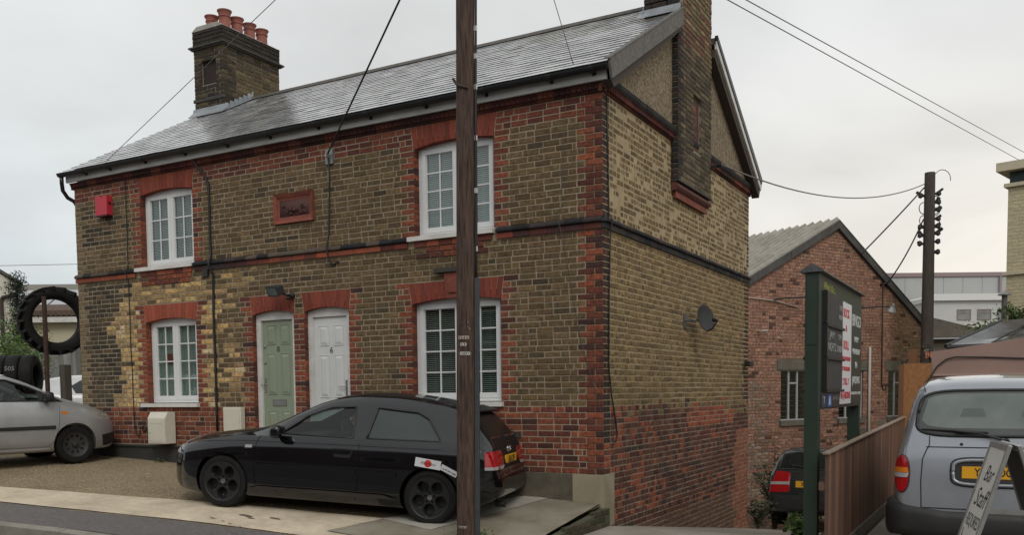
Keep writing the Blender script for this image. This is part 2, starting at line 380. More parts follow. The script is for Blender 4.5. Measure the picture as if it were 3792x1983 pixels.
for k in range(0, 60):
    z0 = k * C; zc = z0 + C / 2
    if k in (39, 40): continue
    iv = [(-W_, 0.0, 'L', 'C')]
    for nm, (x0, x1, oz0, zs) in OPEN.items():
        top = zs + .30
        if oz0 - .005 <= zc <= top:
            a = zc > zs
            e = .012 + (zc - zs) * .12 if a else 0
            new = []
            for (p, q, s, t) in iv:
                if x1 <= p or x0 >= q: new.append((p, q, s, t)); continue
                if x0 - e > p + .02: new.append((p, x0 - e, s, 'A' if a else 'O'))
                if x1 + e < q - .02: new.append((x1 + e, q, 'A' if a else 'O', t))
            iv = new
    for (p, q, s, t) in iv:
        if q < -4.8 and k < 3: continue
        if p < -4.8 and k < 3: p = -4.8
        par = k % 2
        wide = q - p > .5
        if s in 'OA':
            if wide:
                wd = .215 if (par ^ (s == 'A')) else .105
                put('F', p + (.002 if s == 'O' else GJ / 2), p + wd, z0, z0 + C - GJ, front_col(p, zc, k, True), n0=-.105); p += wd + GJ
        if t in 'OA' and wide:
            wd = .215 if (par ^ (t == 'A')) else .105
            put('F', q - wd, q - (.002 if t == 'O' else GJ / 2), z0, z0 + C - GJ, front_col(q, zc, k, True), n0=-.105); q -= wd + GJ
        if t == 'C':
            if par: put('F', -.215, 0, z0, z0 + C - GJ, front_col(0, zc, k, True), n0=-.012); q = -.225
            else:
                put('F', -.1025, 0, z0, z0 + C - GJ, jit(R.choice(DRED + RED[2:3])), n0=-.012)
                put('F', -.3275, -.1125, z0, z0 + C - GJ, front_col(0, zc, k, True)); q = -.3375
        if not wide and s == 'O':   # pier between the doors
            if par: put('F', p + .002, q - .002, z0, z0 + C - GJ, front_col(p, zc, k, True), n0=-.105)
            else:
                mid = (p + q) / 2
                put('F', p + .002, mid - .005, z0, z0 + C - GJ, front_col(p, zc, k, True), n0=-.105); put('F', mid + .005, q - .002, z0, z0 + C - GJ, front_col(p, zc, k, True), n0=-.105)
            continue
        offk = (k * 7919 % 5) * .004 + (.1125 if par else 0) + (.05 if k % 7 == 3 else 0)
        for u0, u1, z in fill('F', p, q, k, None, offk, hdr=.24 if k < 39 else .14):
            red = None
            if 37 <= k <= 38 and (-8.1 < u0 and u1 < -6.86 or -2.72 < u0 and u1 < -1.47): red = True
            if k >= 57: red = True
            if k == 56 and R.random() < .0: red = True
            j = R.uniform(-.0025, .0025)
            put('F', u0 + GJ / 2, u1 - GJ / 2, z0 + R.uniform(-.001, .001), z0 + C - GJ, front_col((u0 + u1) / 2, zc, k, red), n1=(.012 if red and k < 50 and k > 20 else 0) + j)
# side wall, facing the lane
def side_col(y, z, k):
    q = R.random()
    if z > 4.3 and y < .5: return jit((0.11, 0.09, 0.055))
    if z < .45 - .02 * y and y > 5.75 + .12 * math.sin(z * 9) : return jit(R.choice([(0.33, 0.125, 0.075), (0.29, 0.11, 0.07), (0.36, 0.15, 0.09)]), .1)
    lim = (.83 if y < 5.2 else .76) + (R.choice((0, 0, -.075, -.15, .075)) if .35 < y else 0) - (.12 * max(0, math.sin(y * 1.9)) if 1 < y < 3.4 else 0)
    if z < lim:
        if y < .55 - .0 * z and z > -.55:
            if q < .45: return jit((.36, .10, .05))
        if y < 2.0 - z * .6 and z > -.6 and q < .24: return jit((.33, .092, .048))
        if 3.2 < y < 5.7 and z > .42: return jit((0.34, 0.092, 0.048) if q < .72 else (0.20, .06, .04))
        if z < -.75: return jit(R.choice([(0.16, 0.085, 0.055), (0.13, 0.075, 0.055)]))
        if q < .07: return jit(R.choice(ORANGE))
        if q < .45: return jit(R.choice(DRED + [(.06, .042, .036)]))
        return jit(R.choice([(0.155, 0.06, 0.042), (0.13, 0.052, 0.038), (0.12, 0.056, 0.044)]))
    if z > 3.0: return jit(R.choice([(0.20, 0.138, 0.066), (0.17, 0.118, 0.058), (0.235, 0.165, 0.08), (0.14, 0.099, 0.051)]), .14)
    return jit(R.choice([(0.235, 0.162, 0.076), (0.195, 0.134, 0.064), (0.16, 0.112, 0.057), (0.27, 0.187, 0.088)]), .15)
for k in range(-24, 60):
    z0 = k * C; zc = z0 + C / 2
    if k in (39, 40): continue
    par = k % 2
    up_ = z0 > 3.0
    st = 0.0
    if k >= 0:
        wd = .1025 if par else .2025
        put('S', .013, wd, z0, z0 + C - GJ, jit(R.choice([(.05, .033, .03), (.038, .03, .028), (.065, .038, .032)])) if z0 > .3 else side_col(0, zc, k)); st = wd + GJ
    else:
        wd = .1025 if par else .215
        put('S', .002, wd, z0, z0 + C - GJ, side_col(0, zc, k), n0=-.1); st = wd + GJ
    if k >= 0 and k < 39 or k > 40:
        q = R.random()
        if k > 0:
            wd = .105 if par else .0
            if wd: put('S', st, st + wd, z0, z0 + C - GJ, jit(R.choice(DRED + BLUE)) if z0 > .3 else side_col(0, zc, k)); st += wd + GJ
    L = .225 if R.random() < .5 else .1125
    for u0, u1, z in fill('S', st, DP - .002, k, None, (.1125 if par else 0) + R.uniform(-.01, .01), hdr=.38, L=L):
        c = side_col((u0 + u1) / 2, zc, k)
        if zc > .83 and u1 > DP - .25: c = jit(R.choice(SOOT + DRED))
        g = GJ
        a0, a1, b0, b1 = u0 + g / 2, u1 - g / 2, z0, z0 + C - g
        if up_:   # smeared pointing leaves small irregular faces
            sh = R.uniform(.002, .014); a0 += sh * R.random(); a1 -= sh * R.random(); b0 += R.uniform(.0, .008); b1 -= R.uniform(.0, .008)
            if a1 - a0 > .16 and R.random() < .12: a1 -= .03
        elif zc > .83: b0 += R.uniform(0, .006); b1 -= R.uniform(0, .006)
        if zc < .83 and (u0 > 5.75 and zc < .4): pass
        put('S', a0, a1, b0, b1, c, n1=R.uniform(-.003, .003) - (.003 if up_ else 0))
FR = {'F': (FO, FU, FN), 'S': (SO, SU, SN)}
def brick_verts(u0, u1, v0, v1, n0, n1, r, bev=.006, ragged=.0025):
    e = lambda: r.uniform(-ragged, ragged)
    f = [(u0 + bev + e(), v0 + bev + e(), n1), (u1 - bev + e(), v0 + bev + e(), n1), (u1 - bev + e(), v1 - bev + e(), n1), (u0 + bev + e(), v1 - bev + e(), n1)]
    m_ = [(u0 + e(), v0 + e(), n1 - bev), (u1 + e(), v0 + e(), n1 - bev), (u1 + e(), v1 + e(), n1 - bev), (u0 + e(), v1 + e(), n1 - bev)]
    b = [(u0, v0, n0), (u1, v0, n0), (u1, v1, n0), (u0, v1, n0)]
    return f + m_ + b
BF = [(0, 1, 2, 3), (4, 5, 1, 0), (5, 6, 2, 1), (6, 7, 3, 2), (7, 4, 0, 3), (8, 9, 5, 4), (9, 10, 6, 5), (10, 11, 7, 6), (11, 8, 4, 7)]
SHAPES = {}
def brick_obj(fr, u0, u1, v0, v1, n0, n1, col, parent, r, name='brick'):
    """one brick as an object; the twelve unit shapes are shared"""
    key = ('l' if u1 - u0 > .17 else 's', 'deep' if n0 < -.05 else 'flat', r.randrange(3))
    if key not in SHAPES:
        w0 = .215 if key[0] == 'l' else .105; d0 = .105 if key[1] == 'deep' else .03; mb = MB()
        mb.add(brick_verts(0, w0, 0, .065, -d0, 0, r), BF)
        me = mb.mesh('brick', BRO); SHAPES[key] = (me, w0, d0)
    me, w0, d0 = SHAPES[key]
    O, U, Nn = fr
    o = bpy.data.objects.new(name, me); COL.objects.link(o); o.parent = parent
    o.matrix_local = Matrix.Translation(O + U * u0 + ZV * v0 + Nn * n1 - wpos(parent)) @ Matrix((U, ZV, Nn)).transposed().to_4x4() @ Matrix.Diagonal(((u1 - u0) / w0, (v1 - v0) / .065, (n1 - n0) / d0, 1))
    o.color = (*col, 1); return o
def brick_mass(name, lst, FRM, parent, r, kind='stuff', mt=None):
    mb = MB()
    for (fr, u0, u1, v0, v1, n0, n1, col) in lst:
        O, U, Nn = FRM[fr]
        mb.add([O + U * p[0] + ZV * p[1] + Nn * p[2] for p in brick_verts(u0, u1, v0, v1, n0, n1, r)], BF, col)
    return part(name, mb, mt or BRK, parent, kind=kind)
def show(b):
    O, U, Nn = FR[b[0]]; p = O + U * (b[1] + b[2]) / 2 + ZV * (b[3] + b[4]) / 2
    d = CAM - p; s = (b[2] - b[1]) * (b[4] - b[3]) * abs(d.dot(Nn)) / d.length**3
    if b[0] == 'F' and p.z < .95 and -6.3 < p.x < -.75: s = 0      # behind the black car
    if b[0] == 'F' and p.z < -.02: s = 0
    if b[0] == 'F' and -2.45 < p.x < -1.4: s *= .3                  # behind the pole
    return s
bricks.sort(key=show, reverse=True)
rb = random.Random(11)
for b in bricks[:300]: brick_obj(FR[b[0]], *b[1:5], b[5], b[6], b[7], H, rb)
brick_mass('brickwork', bricks[300:], FR, H, rb)
# mortar-coloured wall cores, split round the openings
mb = MB(); MD = -.005
xs = sorted({-W_ + .004, -.221, *[v for o in OPEN.values() for v in (o[0] - .014, o[1] + .014)]})
for i in range(len(xs) - 1):
    a, b = xs[i], xs[i + 1]; mid = (a + b) / 2
    cuts = sorted([(o[2] - .02, o[3] + .125) for o in OPEN.values() if o[0] - .02 < mid < o[1] + .02])
    z = -1.6
    for c0, c1 in cuts:
        mb.box(a, b, -MD, .22, z, c0); z = c1
    mb.box(a, b, -MD, .22, z, 4.62)
for za, zb_, mm in ((3.05, 4.62, MORTAR_S), (.82, 3.05, MORTAR_M), (-2.4, .82, MORTAR_L)): part('wall_core', MB().box(-.22, MD, .0101, DP - .012, za, zb_), mm, H)
mb.box(-W_ + .004, -.2201, DP - .22, DP - .012, -1.6, 4.62); mb.box(-W_ + .004, -W_ + .22, .2201, DP - .2201, -1.6, 4.62)
part('wall_core', mb, MORTAR, H)
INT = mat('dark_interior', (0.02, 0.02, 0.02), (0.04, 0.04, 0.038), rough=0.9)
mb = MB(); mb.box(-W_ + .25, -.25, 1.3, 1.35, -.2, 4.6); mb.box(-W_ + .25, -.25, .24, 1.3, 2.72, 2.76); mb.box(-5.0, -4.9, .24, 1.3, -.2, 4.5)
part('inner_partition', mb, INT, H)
# plinth: pale cement on the right, black tar on the left
mb = MB(); PLI = mat('cement_plinth', (0.36, 0.315, 0.215), (0.30, 0.26, 0.175), rough=0.9, scale=3, detail=7, bump=0.5, grime=0.35, gscale=2.2, gcol=(0.17, 0.145, 0.095), fine=.12)
PLD = mat('stained_plinth', (0.155, 0.135, 0.095), (0.085, 0.073, 0.055), rough=0.9, scale=2.4, detail=8, bump=0.5, grime=0.75, gscale=1.6, gcol=(0.035, 0.03, 0.026), fine=.15)
PLB = mat('black_tar_plinth', (0.045, 0.043, 0.04), (0.028, 0.027, 0.026), rough=0.7, scale=4, bump=0.5, grime=.5, gscale=2, gcol=(.09, .08, .065))
part('plinth', MB().box(-.40, .012, -.028, .3, -.64, -.006), PLI, H, label='pale cement plinth patch at the corner')
part('plinth', MB().box(-4.75, -.402, -.022, .3, -.64, -.004), PLD, H, label='stained dark cement plinth')
mb = MB(); mb.box(-W_ - .01, -4.752, -.03, .3, -.4, .205); mb.box(-W_ - .01, -4.752, -.05, -.03, .175, .203)
part('plinth', mb, PLB, H, label='black tarred plinth')
# moulded string course and frieze, block by block
def block(name, fr, u, wd, v0, prof, col, mesh_cache={}):
    """prof = (n, v) outline behind which the block is solid"""
    key = (name, round(wd, 3), tuple(prof))
    if key not in mesh_cache:
        pb = MB(); pr = [(-.03, prof[0][1])] + list(prof) + [(-.03, prof[-1][1])]
        pb.prism(pr, 0, wd, fr=lambda a, b, d: (d, b, a)); mesh_cache[key] = pb.mesh(name, RDO)
    O, U, Nn = fr
    o = bpy.data.objects.new(name, mesh_cache[key]); COL.objects.link(o); o.parent = H
    o.matrix_local = Matrix.Translation(O + U * u + ZV * v0 + Nn * R.uniform(-.002, .002)) @ Matrix((U, ZV, Nn)).transposed().to_4x4()
    o.color = (*col, 1); return o
LOWP = [(.022, 0.0), (.022, .066)]
TOPP = [(.034, 0.0), (.05, .012), (.05, .034), (.03, .056), (.004, .072)]
def course(fr, a, b, colf):
    n = round((b - a) / .225); s = (b - a) / n
    for i in range(n):
        u = a + i * s
        block('band_brick', fr, u, s - .006, 2.928, LOWP, colf(u, 0)); block('band_brick', fr, u, s - .005, 3.0, TOPP, colf(u, 1))
def fband(u, top):
    if top: return jit(R.choice(BLUE), .2) if not (-5.9 < u < -3.4 or u < -9.0) else jit((0.095, 0.075, 0.06) if R.random() < .8 else BLUE[0])
    if -3.4 < u: return jit(R.choice(DRED + [(0.19, 0.05, 0.035)]))
    if u < -8.5: return jit(R.choice(ORANGE + RED[:2]))
    if -6.9 < u < -5.6: return jit(R.choice(BLUE + DRED))
    return jit(R.choice(ORANGE + RED))
course((FO, FU, FN), -W_ - .02, -8.2, fband); course((FO, FU, FN), -6.855, -2.80, fband); course((FO, FU, FN), -1.435, .0, fband)
course((SO, SU, SN), -.0, DP, lambda u, t: jit(R.choice(BLUE if t else BLUE + [(0.05, 0.042, 0.036)]), .2))
pc = MB(); pc.box(-.001, .047, -.047, .001, 3.002, 3.046); pc.box(-.001, .02, -.02, .001, 2.93, 2.994); part('band_corner', pc, mat('corner_soot', (0.025, 0.024, 0.027), (0.04, 0.036, 0.036), rough=.8), H)
for a in ((-8.09, -6.90), (-2.70, -1.50)):        # red panel under each upper sill
    for i in range(6):
        s = (a[1] - a[0]) / 6; block('panel_brick', (FO, FU, FN), a[0] + i * s, s - .008, 2.928, [(.018, 0), (.018, .07)], jit(R.choice(RED)))
# frieze of egg-and-dart bricks
FRP = [(.012, 0), (.030, .012), (.012, .022), (.035, .075), (.055, .100)]
def frieze(fr, a, b, z):
    n = round((b - a) / .225); s = (b - a) / n; pm = MB()
    pr = [(-.03, 0)] + FRP + [(-.03, .1)]
    pm.prism(pr, 0, s - .004, fr=lambda p, q, d: (d, q, p))
    for e in range(3):
        x = s * (e + .5) / 3
        sp = [(.0001, -.03), (.018, -.022), (.027, 0), (.018, .022), (.0001, .03)]
        pm.lathe(sp, 8, Matrix.Translation((x, .055, .024)) @ Matrix.Rotation(rad(-28), 4, 'X') @ Matrix.Rotation(rad(90), 4, 'X'))
        pm.box(x + s / 6 - .005, x + s / 6 + .005, .03, .09, .01, .045)
    me = pm.mesh('frieze_brick', RDO)
    for i in range(n):
        O, U, Nn = fr
        o = bpy.data.objects.new('frieze_brick', me); COL.objects.link(o); o.parent = H
        o.matrix_local = Matrix.Translation(O + U * (a + i * s) + ZV * z) @ Matrix((U, ZV, Nn)).transposed().to_4x4()
        o.color = (*jit(R.choice(DRED + [(0.06, 0.034, 0.028), (0.14, 0.05, 0.035)]), .2), 1)
frieze((FO, FU, FN), -W_ - .05, .05, 4.502)
frieze((SO, SU, SN), -.05, DP + .03, 4.502)
# dark cornice course over the side frieze
for i in range(30):
    s = (DP + .12) / 30
    block('cornice_brick', (SO, SU, SN), -.07 + i * s, s - .004, 4.602, [(.06, 0), (.075, .03), (.08, .075), (.05, .10), (.0, .115)], jit((0.03, 0.029, 0.029), .25))
# arches
def arch(nm, fan=.05, n=None, rise=.055, colr=RED):
    x0, x1, z0, zs = OPEN[nm]; wd = x1 - x0; n = n or round(wd / .082); zt = zs + (.30 if zs > 3 else .29)
    top = lambda t: x0 - fan + (wd + 2 * fan) * t
    bot = lambda t: x0 - .006 + (wd + .012) * t
    for i in range(n):
        g = .0035; t0, t1 = i / n, (i + 1) / n
        def bz(t): return zs + .008 + rise * (1 - (2 * t - 1)**2)
        if nm == 'LR' and .40 < (t0 + t1) / 2 < .60: continue
        pm = MB(); a0, a1, c0, c1 = bot(t0) + g, bot(t1) - g, top(t0) + g, top(t1) - g
        n1 = R.uniform(-.003, .002)
        pm.prism([(a0, bz(t0)), (a1, bz(t1)), (c1, zt - .006), (c0, zt - .006)], -n1, .105, col=jit(R.choice(colr), .12))
        part('arch_brick', pm, ATT, H)
AR = [(0.215, 0.052, 0.034), (0.19, 0.048, 0.033), (0.235, 0.06, 0.036)]
for nm in ('UL', 'UR', 'D6', 'D8', 'LR'): arch(nm, colr=AR)
arch('LL', colr=[(0.33, 0.085, 0.05), (0.30, 0.078, 0.048)])
TERRA = mat('terracotta', (0.27, 0.068, 0.034), (0.17, 0.046, 0.03), rough=0.75, scale=9, detail=6, bump=0.5, grime=0.6, gscale=2.5, gcol=(0.05, 0.024, 0.02))
TERRD = mat('dark_terracotta', (0.10, 0.036, 0.026), (0.055, 0.026, 0.022), rough=0.75, scale=9, detail=6, bump=0.5)
km = MB(); km.prism([(-2.19, 2.23), (-1.97, 2.23), (-1.94, 2.56), (-2.22, 2.56)], -.04, .05); km.prism([(-2.15, 2.30), (-2.01, 2.30), (-2.0, 2.50), (-2.16, 2.50)], -.06, -.03)
part('keystone', km, TERRA, H, label='orange terracotta keystone over the lower right window')
part('keystone_cap', MB().box(-2.36, -1.80, -.07, .01, 2.565, 2.62), mat('dark_cap', (.05, .045, .04), rough=.8), H)
# terracotta plaque
pl = MB()
X0, X1, Z0, Z1 = -5.155, -4.413, 3.465, 3.885
def rframe(mb, x0, x1, z0, z1, wd, y0, y1):
    o = [(x0, z0), (x1, z0), (x1, z1), (x0, z1)]; i = [(x0 + wd, z0 + wd), (x1 - wd, z0 + wd), (x1 - wd, z1 - wd), (x0 + wd, z1 - wd)]
    for k in range(4):
        j = (k + 1) % 4
        mb.prism([o[k], o[j], i[j], i[k]], 0, 1, fr=lambda a, b, d: (a, .02 if d else (y0 if (a, b) in o else y1), b))
rframe(pl, X0, X1, Z0, Z1, .055, -.045, -.020); rframe(pl, X0 + .058, X1 - .058, Z0 + .058, Z1 - .058, .035, -.014, -.006)
plaque = part('plaque', pl, TERRA, H, label='square framed red terracotta plaque between the upper windows')
pm = MB(); pm.box(X0 + .05, X1 - .05, -.004, .02, Z0 + .05, Z1 - .05)
rp = random.Random(4); cx, cz = (X0 + X1) / 2, (Z0 + Z1) / 2
for sgn in (-1, 1):                                   # leafy scroll relief
    pts = [(cx + sgn * (.03 + .05 * a * .55 + .02 * math.cos(a * 2.2)), -.014, cz - .05 + .05 * math.sin(a * 1.5) + a * .012) for a in [q * .35 for q in range(14)]]
    pm.tube(pts, [.014 - .0007 * i for i in range(14)], 6)
    for q in range(6):
        x, z = cx + sgn * rp.uniform(.03, .22), cz + rp.uniform(-.09, .07)
        pm.lathe([(.0001, -.01), (rp.uniform(.015, .03), 0), (.0001, .014)], 7, Matrix.Translation((x, -.01, z)) @ Matrix.Rotation(rad(90), 4, 'X'))
pm.lathe([(.0001, -.02), (.04, 0), (.0001, .02)], 9, Matrix.Translation((cx, -.012, cz - .03)) @ Matrix.Rotation(rad(90), 4, 'X'))
part('relief', pm, TERRD, plaque, smooth=True)
# ------------------------------------------------------------------ windows
SASH = UPVC
BLIND = mat('blind_slats', (0.62, 0.63, 0.62), (0.55, 0.56, 0.55), rough=0.6)
NET = mat('net_curtain', (0.42, 0.45, 0.43), (0.55, 0.58, 0.56), rough=0.9, scale=3, stretch=(14, 1, 1))
def bars(mb, x0, x1, z0, z1, wd, y0, y1):
    mb.box(x0, x0 + wd, y0, y1, z0, z1); mb.box(x1 - wd, x1, y0, y1, z0, z1)
    mb.box(x0 + wd, x1 - wd, y0 + .001, y1 - .001, z0, z0 + wd); mb.box(x0 + wd, x1 - wd, y0 + .001, y1 - .001, z1 - wd, z1)
def window(nm, rows, label, blind=True, sill=.07, tilt=35):
    x0, x1, z0, zs = OPEN[nm]; zb = z0 + .065; zt = zs + .055
    y = .105
    fm = MB(); fw_ = .055
    bars(fm, x0 + .004, x1 - .004, zb, zt + .06, fw_, y, y + .07); fm.box(x0 + .05, x1 - .05, y + .002, y + .068, zt - .05, zt + .01)
    fm.box(x0 + .055, x1 - .055, y - .012, y + .05, zb + .0, zb + .035)
    wdw = part('window', fm, SASH, H, label=label)
    xm = (x0 + x1) / 2; top = zt - .05
    for a, b in ((x0 + fw_ + .003, xm - .002), (xm + .002, x1 - fw_ - .003)):
        sm = MB(); bars(sm, a, b, zb + .04, top - .003, .062, y - .012, y + .045)
        bars(sm, a + .058, b - .058, zb + .098, top - .061, .012, y + .004, y + .03)
        part('sash', sm, SASH, wdw)
        ga, gb, g0, g1 = a + .068, b - .068, zb + .108, top - .071
        gm = MB(); xc = (ga + gb) / 2
        gm.box(xc - .009, xc + .009, y + .008, y + .02, g0, g1)
        for r_ in range(1, rows):
            zc = g0 + (g1 - g0) * r_ / rows; gm.box(ga, xc - .0095, y + .009, y + .019, zc - .009, zc + .009); gm.box(xc + .0095, gb, y + .009, y + .019, zc - .009, zc + .009)
        part('glazing_bar', gm, SASH, wdw)
        for c_ in range(2):
            for r_ in range(rows):
                pa = ga + (gb - ga) * c_ / 2; pz = g0 + (g1 - g0) * r_ / rows
                part('pane', MB().box(pa + .004, pa + (gb - ga) / 2 - .004, y + .021, y + .024, pz + .004, pz + (g1 - g0) / rows - .004), GLASS, wdw)
    sm = MB(); sm.box(x0 - (.13 if nm[1] == 'L' else .10), x1 + (.0 if nm[0] == 'U' else .035), -.055, .10, z0 - .004, z0 + .055)
    part('sill', sm, mat('sill_paint', (0.72, 0.70, 0.66), (0.60, 0.58, 0.54), rough=.6, scale=6, grime=.2, gscale=4, gcol=(.3, .27, .22), bump=.2), wdw)
    if blind:
        bm_ = MB(); z = zb + .06; t = rad(tilt)
        while z < top - .02:
            c, s = math.cos(t) * .011, math.sin(t) * .011
            bm_.add([(x0 + .06, .168 - c, z - s), (x1 - .06, .168 - c, z - s), (x1 - .06, .168 + c, z + s), (x0 + .06, .168 + c, z + s)], [(0, 1, 2, 3)])
            z += .0255
        for xx in (x0 + .25, x1 - .25): bm_.box(xx - .001, xx + .001, .167, .169, zb + .05, top)
        part('blind', bm_, BLIND, wdw, kind='stuff')
    else:
        bm_ = MB(); n = 60
        vs = [(lerp(x0 + .05, x1 - .05, i / n), .165 + .008 * math.sin(i * 1.3) + .004 * math.sin(i * 3.1), z) for z in (zb, top) for i in range(n + 1)]
        bm_.add(vs, [(i, i + 1, n + 2 + i, n + 1 + i) for i in range(n)])
        part('net_curtain', bm_, NET, wdw, smooth=True)
    return wdw
window('UL', 3, 'upper left casement window with half open blinds', tilt=46)
window('UR', 4, 'upper right casement window partly behind the pole', tilt=58)
w_ = window('LL', 4, 'lower left casement window with pale net curtains', blind=False)
window('LR', 4, 'lower right casement window with venetian blinds', tilt=32)
# reflection in the lower left window, added as a flat red shape
part('red_reflection', MB().lathe([(.10, 0), (.075, .16)], 14, Matrix.Translation((-7.68, .152, 1.52)) @ Matrix.Diagonal((1, .1, 1, 1))), mat('reflection_red', (0.42, 0.09, 0.06), rough=.8), w_)
# ------------------------------------------------------------------ doors
def door(nm, mt, label, num, lite, z0):
    x0, x1, _, zs = OPEN[nm]
    y = .07; fm = MB(); bars(fm, x0 + .004, x1 - .004, z0, zs + .085, .085, y, y + .09); fm.box(x0 + .085, x1 - .085, y + .004, y + .085, zs - .07, zs + .002)
    fm.box(x0 + .01, x1 - .01, y - .03, y + .1, z0 - .03, z0)
    df = part('door', fm, WHITE, H, label=label)
    a, b, t, y2 = x0 + .089, x1 - .089, zs - .074, y + .035
    lm = MB(); lm.box(a, b, y2, y2 + .044, z0 + .004, t); part('door_leaf', lm, mt, df)
    xm = (a + b) / 2; rail = .075
    for c0, c1 in ((a + .09, xm - .045), (xm + .045, b - .09)):
        for p0, p1 in ((z0 + .19, z0 + .66), (z0 + .90, z0 + 1.51), (z0 + 1.64, z0 + 1.93)):
            p = MB(); e = .03
            vs = [(c0, y2 - .002, p0), (c1, y2 - .002, p0), (c1, y2 - .002, p1), (c0, y2 - .002, p1), (c0 + .006, y2 + .0 - .010, p0 + .006), (c1 - .006, y2 - .010, p0 + .006), (c1 - .006, y2 - .010, p1 - .006), (c0 + .006, y2 - .010, p1 - .006)]
            vs += [(c0 + .012, y2 - .001, p0 + .012), (c1 - .012, y2 - .001, p0 + .012), (c1 - .012, y2 - .001, p1 - .012), (c0 + .012, y2 - .001, p1 - .012)]
            vs += [(c0 + e + .022, y2 - .013, p0 + e + .022), (c1 - e - .022, y2 - .013, p0 + e + .022), (c1 - e - .022, y2 - .013, p1 - e - .022), (c0 + e + .022, y2 - .013, p1 - e - .022)]
            fs = []
            for q in range(3): fs += [(q * 4 + i, q * 4 + (i + 1) % 4, q * 4 + 4 + (i + 1) % 4, q * 4 + 4 + i) for i in range(4)]
            fs.append((12, 13, 14, 15)); p.add(vs, fs); part('door_panel', p, mt, df)
    lb = MB(); bars(lb, xm - .135, xm + .135, z0 + .735, z0 + .835, .018, y2 - .012, y2 - .0005); lb.box(xm - .118, xm + .118, y2 - .008, y2 - .0006, z0 + .755, z0 + .815)
    part('letterbox', lb, STEEL, df)
    hx = a + .05 if nm == 'D8' else b - .05; hd = 1 if nm == 'D8' else -1
    hm = MB(); hm.box(hx - .016, hx + .016, y2 - .008, y2 - .0005, z0 + .93, z0 + 1.15); hm.tube([(hx, y2 - .005, z0 + 1.06), (hx, y2 - .05, z0 + 1.06), (hx - hd * -.11 * (1 if nm == 'D6' else -.5), y2 - .05, z0 + 1.06)], .008, 6)
    part('door_handle', hm, CHROME, df)
    if nm == 'D8':
        for zz_ in (1.62, 1.38): part('door_lock', MB().lathe([(.022, 0), (.022, .012), (.012, .018)], 12, Matrix.Translation((hx, y2, z0 + zz_)) @ Matrix.Rotation(rad(90), 4, 'X')), STEEL, df)
    text('house_number', num, .12, mat('number_metal', (.16, .16, .15), rough=.4, metal=.5), df, frame((xm, y2 - .004, z0 + 1.575), (1, 0, 0), (0, 0, 1)), world=True, ext=.004)
door('D8', mat('sage_paint', (0.265, 0.31, 0.225), (0.245, 0.285, 0.205), rough=0.4, scale=2), 'sage green panelled front door', '8', None, .10)
door('D6', mat('door_white', (0.66, 0.67, 0.66), (0.60, 0.61, 0.60), rough=0.4, scale=2), 'white panelled front door', '6', None, .05)
# ------------------------------------------------------------------ roof
SL = .572; EY, EZ = -.17, 4.775; RY = 3.34
def rz(y): return EZ + (min(y, 2 * RY - y) - EY) * SL
XR = .17; XL = -W_ - .03
SLATE_C = [(0.32, 0.323, 0.328), (0.28, 0.283, 0.288), (0.36, 0.36, 0.36), (0.21, 0.213, 0.218), (0.40, 0.396, 0.385)]
SLT = mat('slate_piece', (0.10, 0.10, 0.095), src='obj', rough=0.36, rvar=.14, scale=4, detail=6, bump=0.15, bscale=30, vary=.3, spec=1.0, coat=1.0, croug=.20)
SLS = mat('slate_stuff', (0.10, 0.10, 0.095), src='attr', rough=0.36, rvar=.14, scale=4, detail=6, bump=0.15, bscale=30, vary=.3, spec=1.0, coat=1.0, croug=.20)
pit = math.atan(SL); cs, sn = math.cos(pit), math.sin(pit)
g = .185; SLEN = (RY - EY) / cs; rows = int(SLEN / g)
sw = .26; slates = []
rs = random.Random(5)
for r_ in range(rows):
    x = XL - (sw / 2 if r_ % 2 else 0)
    while x < XR - .02:
        a, b = max(x, XL), min(x + sw, XR)
        if b - a > .05:
            y = EY + r_ * g * cs
            moss = (-2.6 < a < -.2) and r_ > rows * .62
            col = jit((0.16, 0.15, 0.10) if moss and rs.random() < .6 else rs.choice(SLATE_C), .15, rs)
            slates.append((a + .0015, b - .0015, r_, col, rs.uniform(0, .0015), rs.uniform(-.010, .005)))
        x += sw
tilt = .014 / (g * 1.15)
def slate_verts(w, L=g * 1.12, th=.007):
    # local: x along the eaves, y up the slope, z off the roof; the lower edge stands proud
    return [(0, 0, .0085), (w, 0, .0085), (w, L, .0), (0, L, .0), (0, 0, .0025), (w, 0, .0025), (w, L, -.006), (0, L, -.006)]
SF = [(0, 1, 2, 3), (4, 5, 1, 0), (5, 6, 2, 1), (6, 7, 3, 2), (7, 4, 0, 3)]
def slate_M(a, r_, dz, dy): 
    return Matrix.Translation((a, EY + (r_ * g + dy) * cs, EZ + (r_ * g + dy) * sn)) @ Matrix.Rotation(pit, 4, 'X') @ Matrix.Translation((0, 0, dz)) @ Matrix.Rotation(rad(rs.uniform(-.5, .5)), 4, 'X')
mb = MB(); pm = MB(); pm.add(slate_verts(sw - .003), SF); sme = pm.mesh('slate', SLT)
def sscore(s_):
    p = Vector(((s_[0] + s_[1]) / 2, EY + s_[2] * g * cs, EZ + s_[2] * g * sn)); d = CAM - p
    return (s_[1] - s_[0]) * abs(d.normalized().dot(Vector((0, -sn, cs)))) / (CAM - p).length**2 * (.2 if p.y > 2.3 and p.x > -.5 else 1)
slates.sort(key=sscore, reverse=True)
for i, (a, b, r_, col, dz, dy) in enumerate(slates):
    if a > -.42 and EY + r_ * g * cs > 2.32: continue
    if i < 300:
        o = bpy.data.objects.new('slate', sme); COL.objects.link(o); o.parent = H
        o.matrix_local = slate_M(a, r_, dz, dy) @ Matrix.Diagonal(((b - a) / (sw - .003), 1, 1, 1)); o.color = (*col, 1)
    else:
        M = slate_M(a, r_, dz, dy); mb.add([M @ Vector(v) for v in slate_verts(b - a)], SF, col)
part('slate_roofing', mb, SLS, H, kind='stuff')
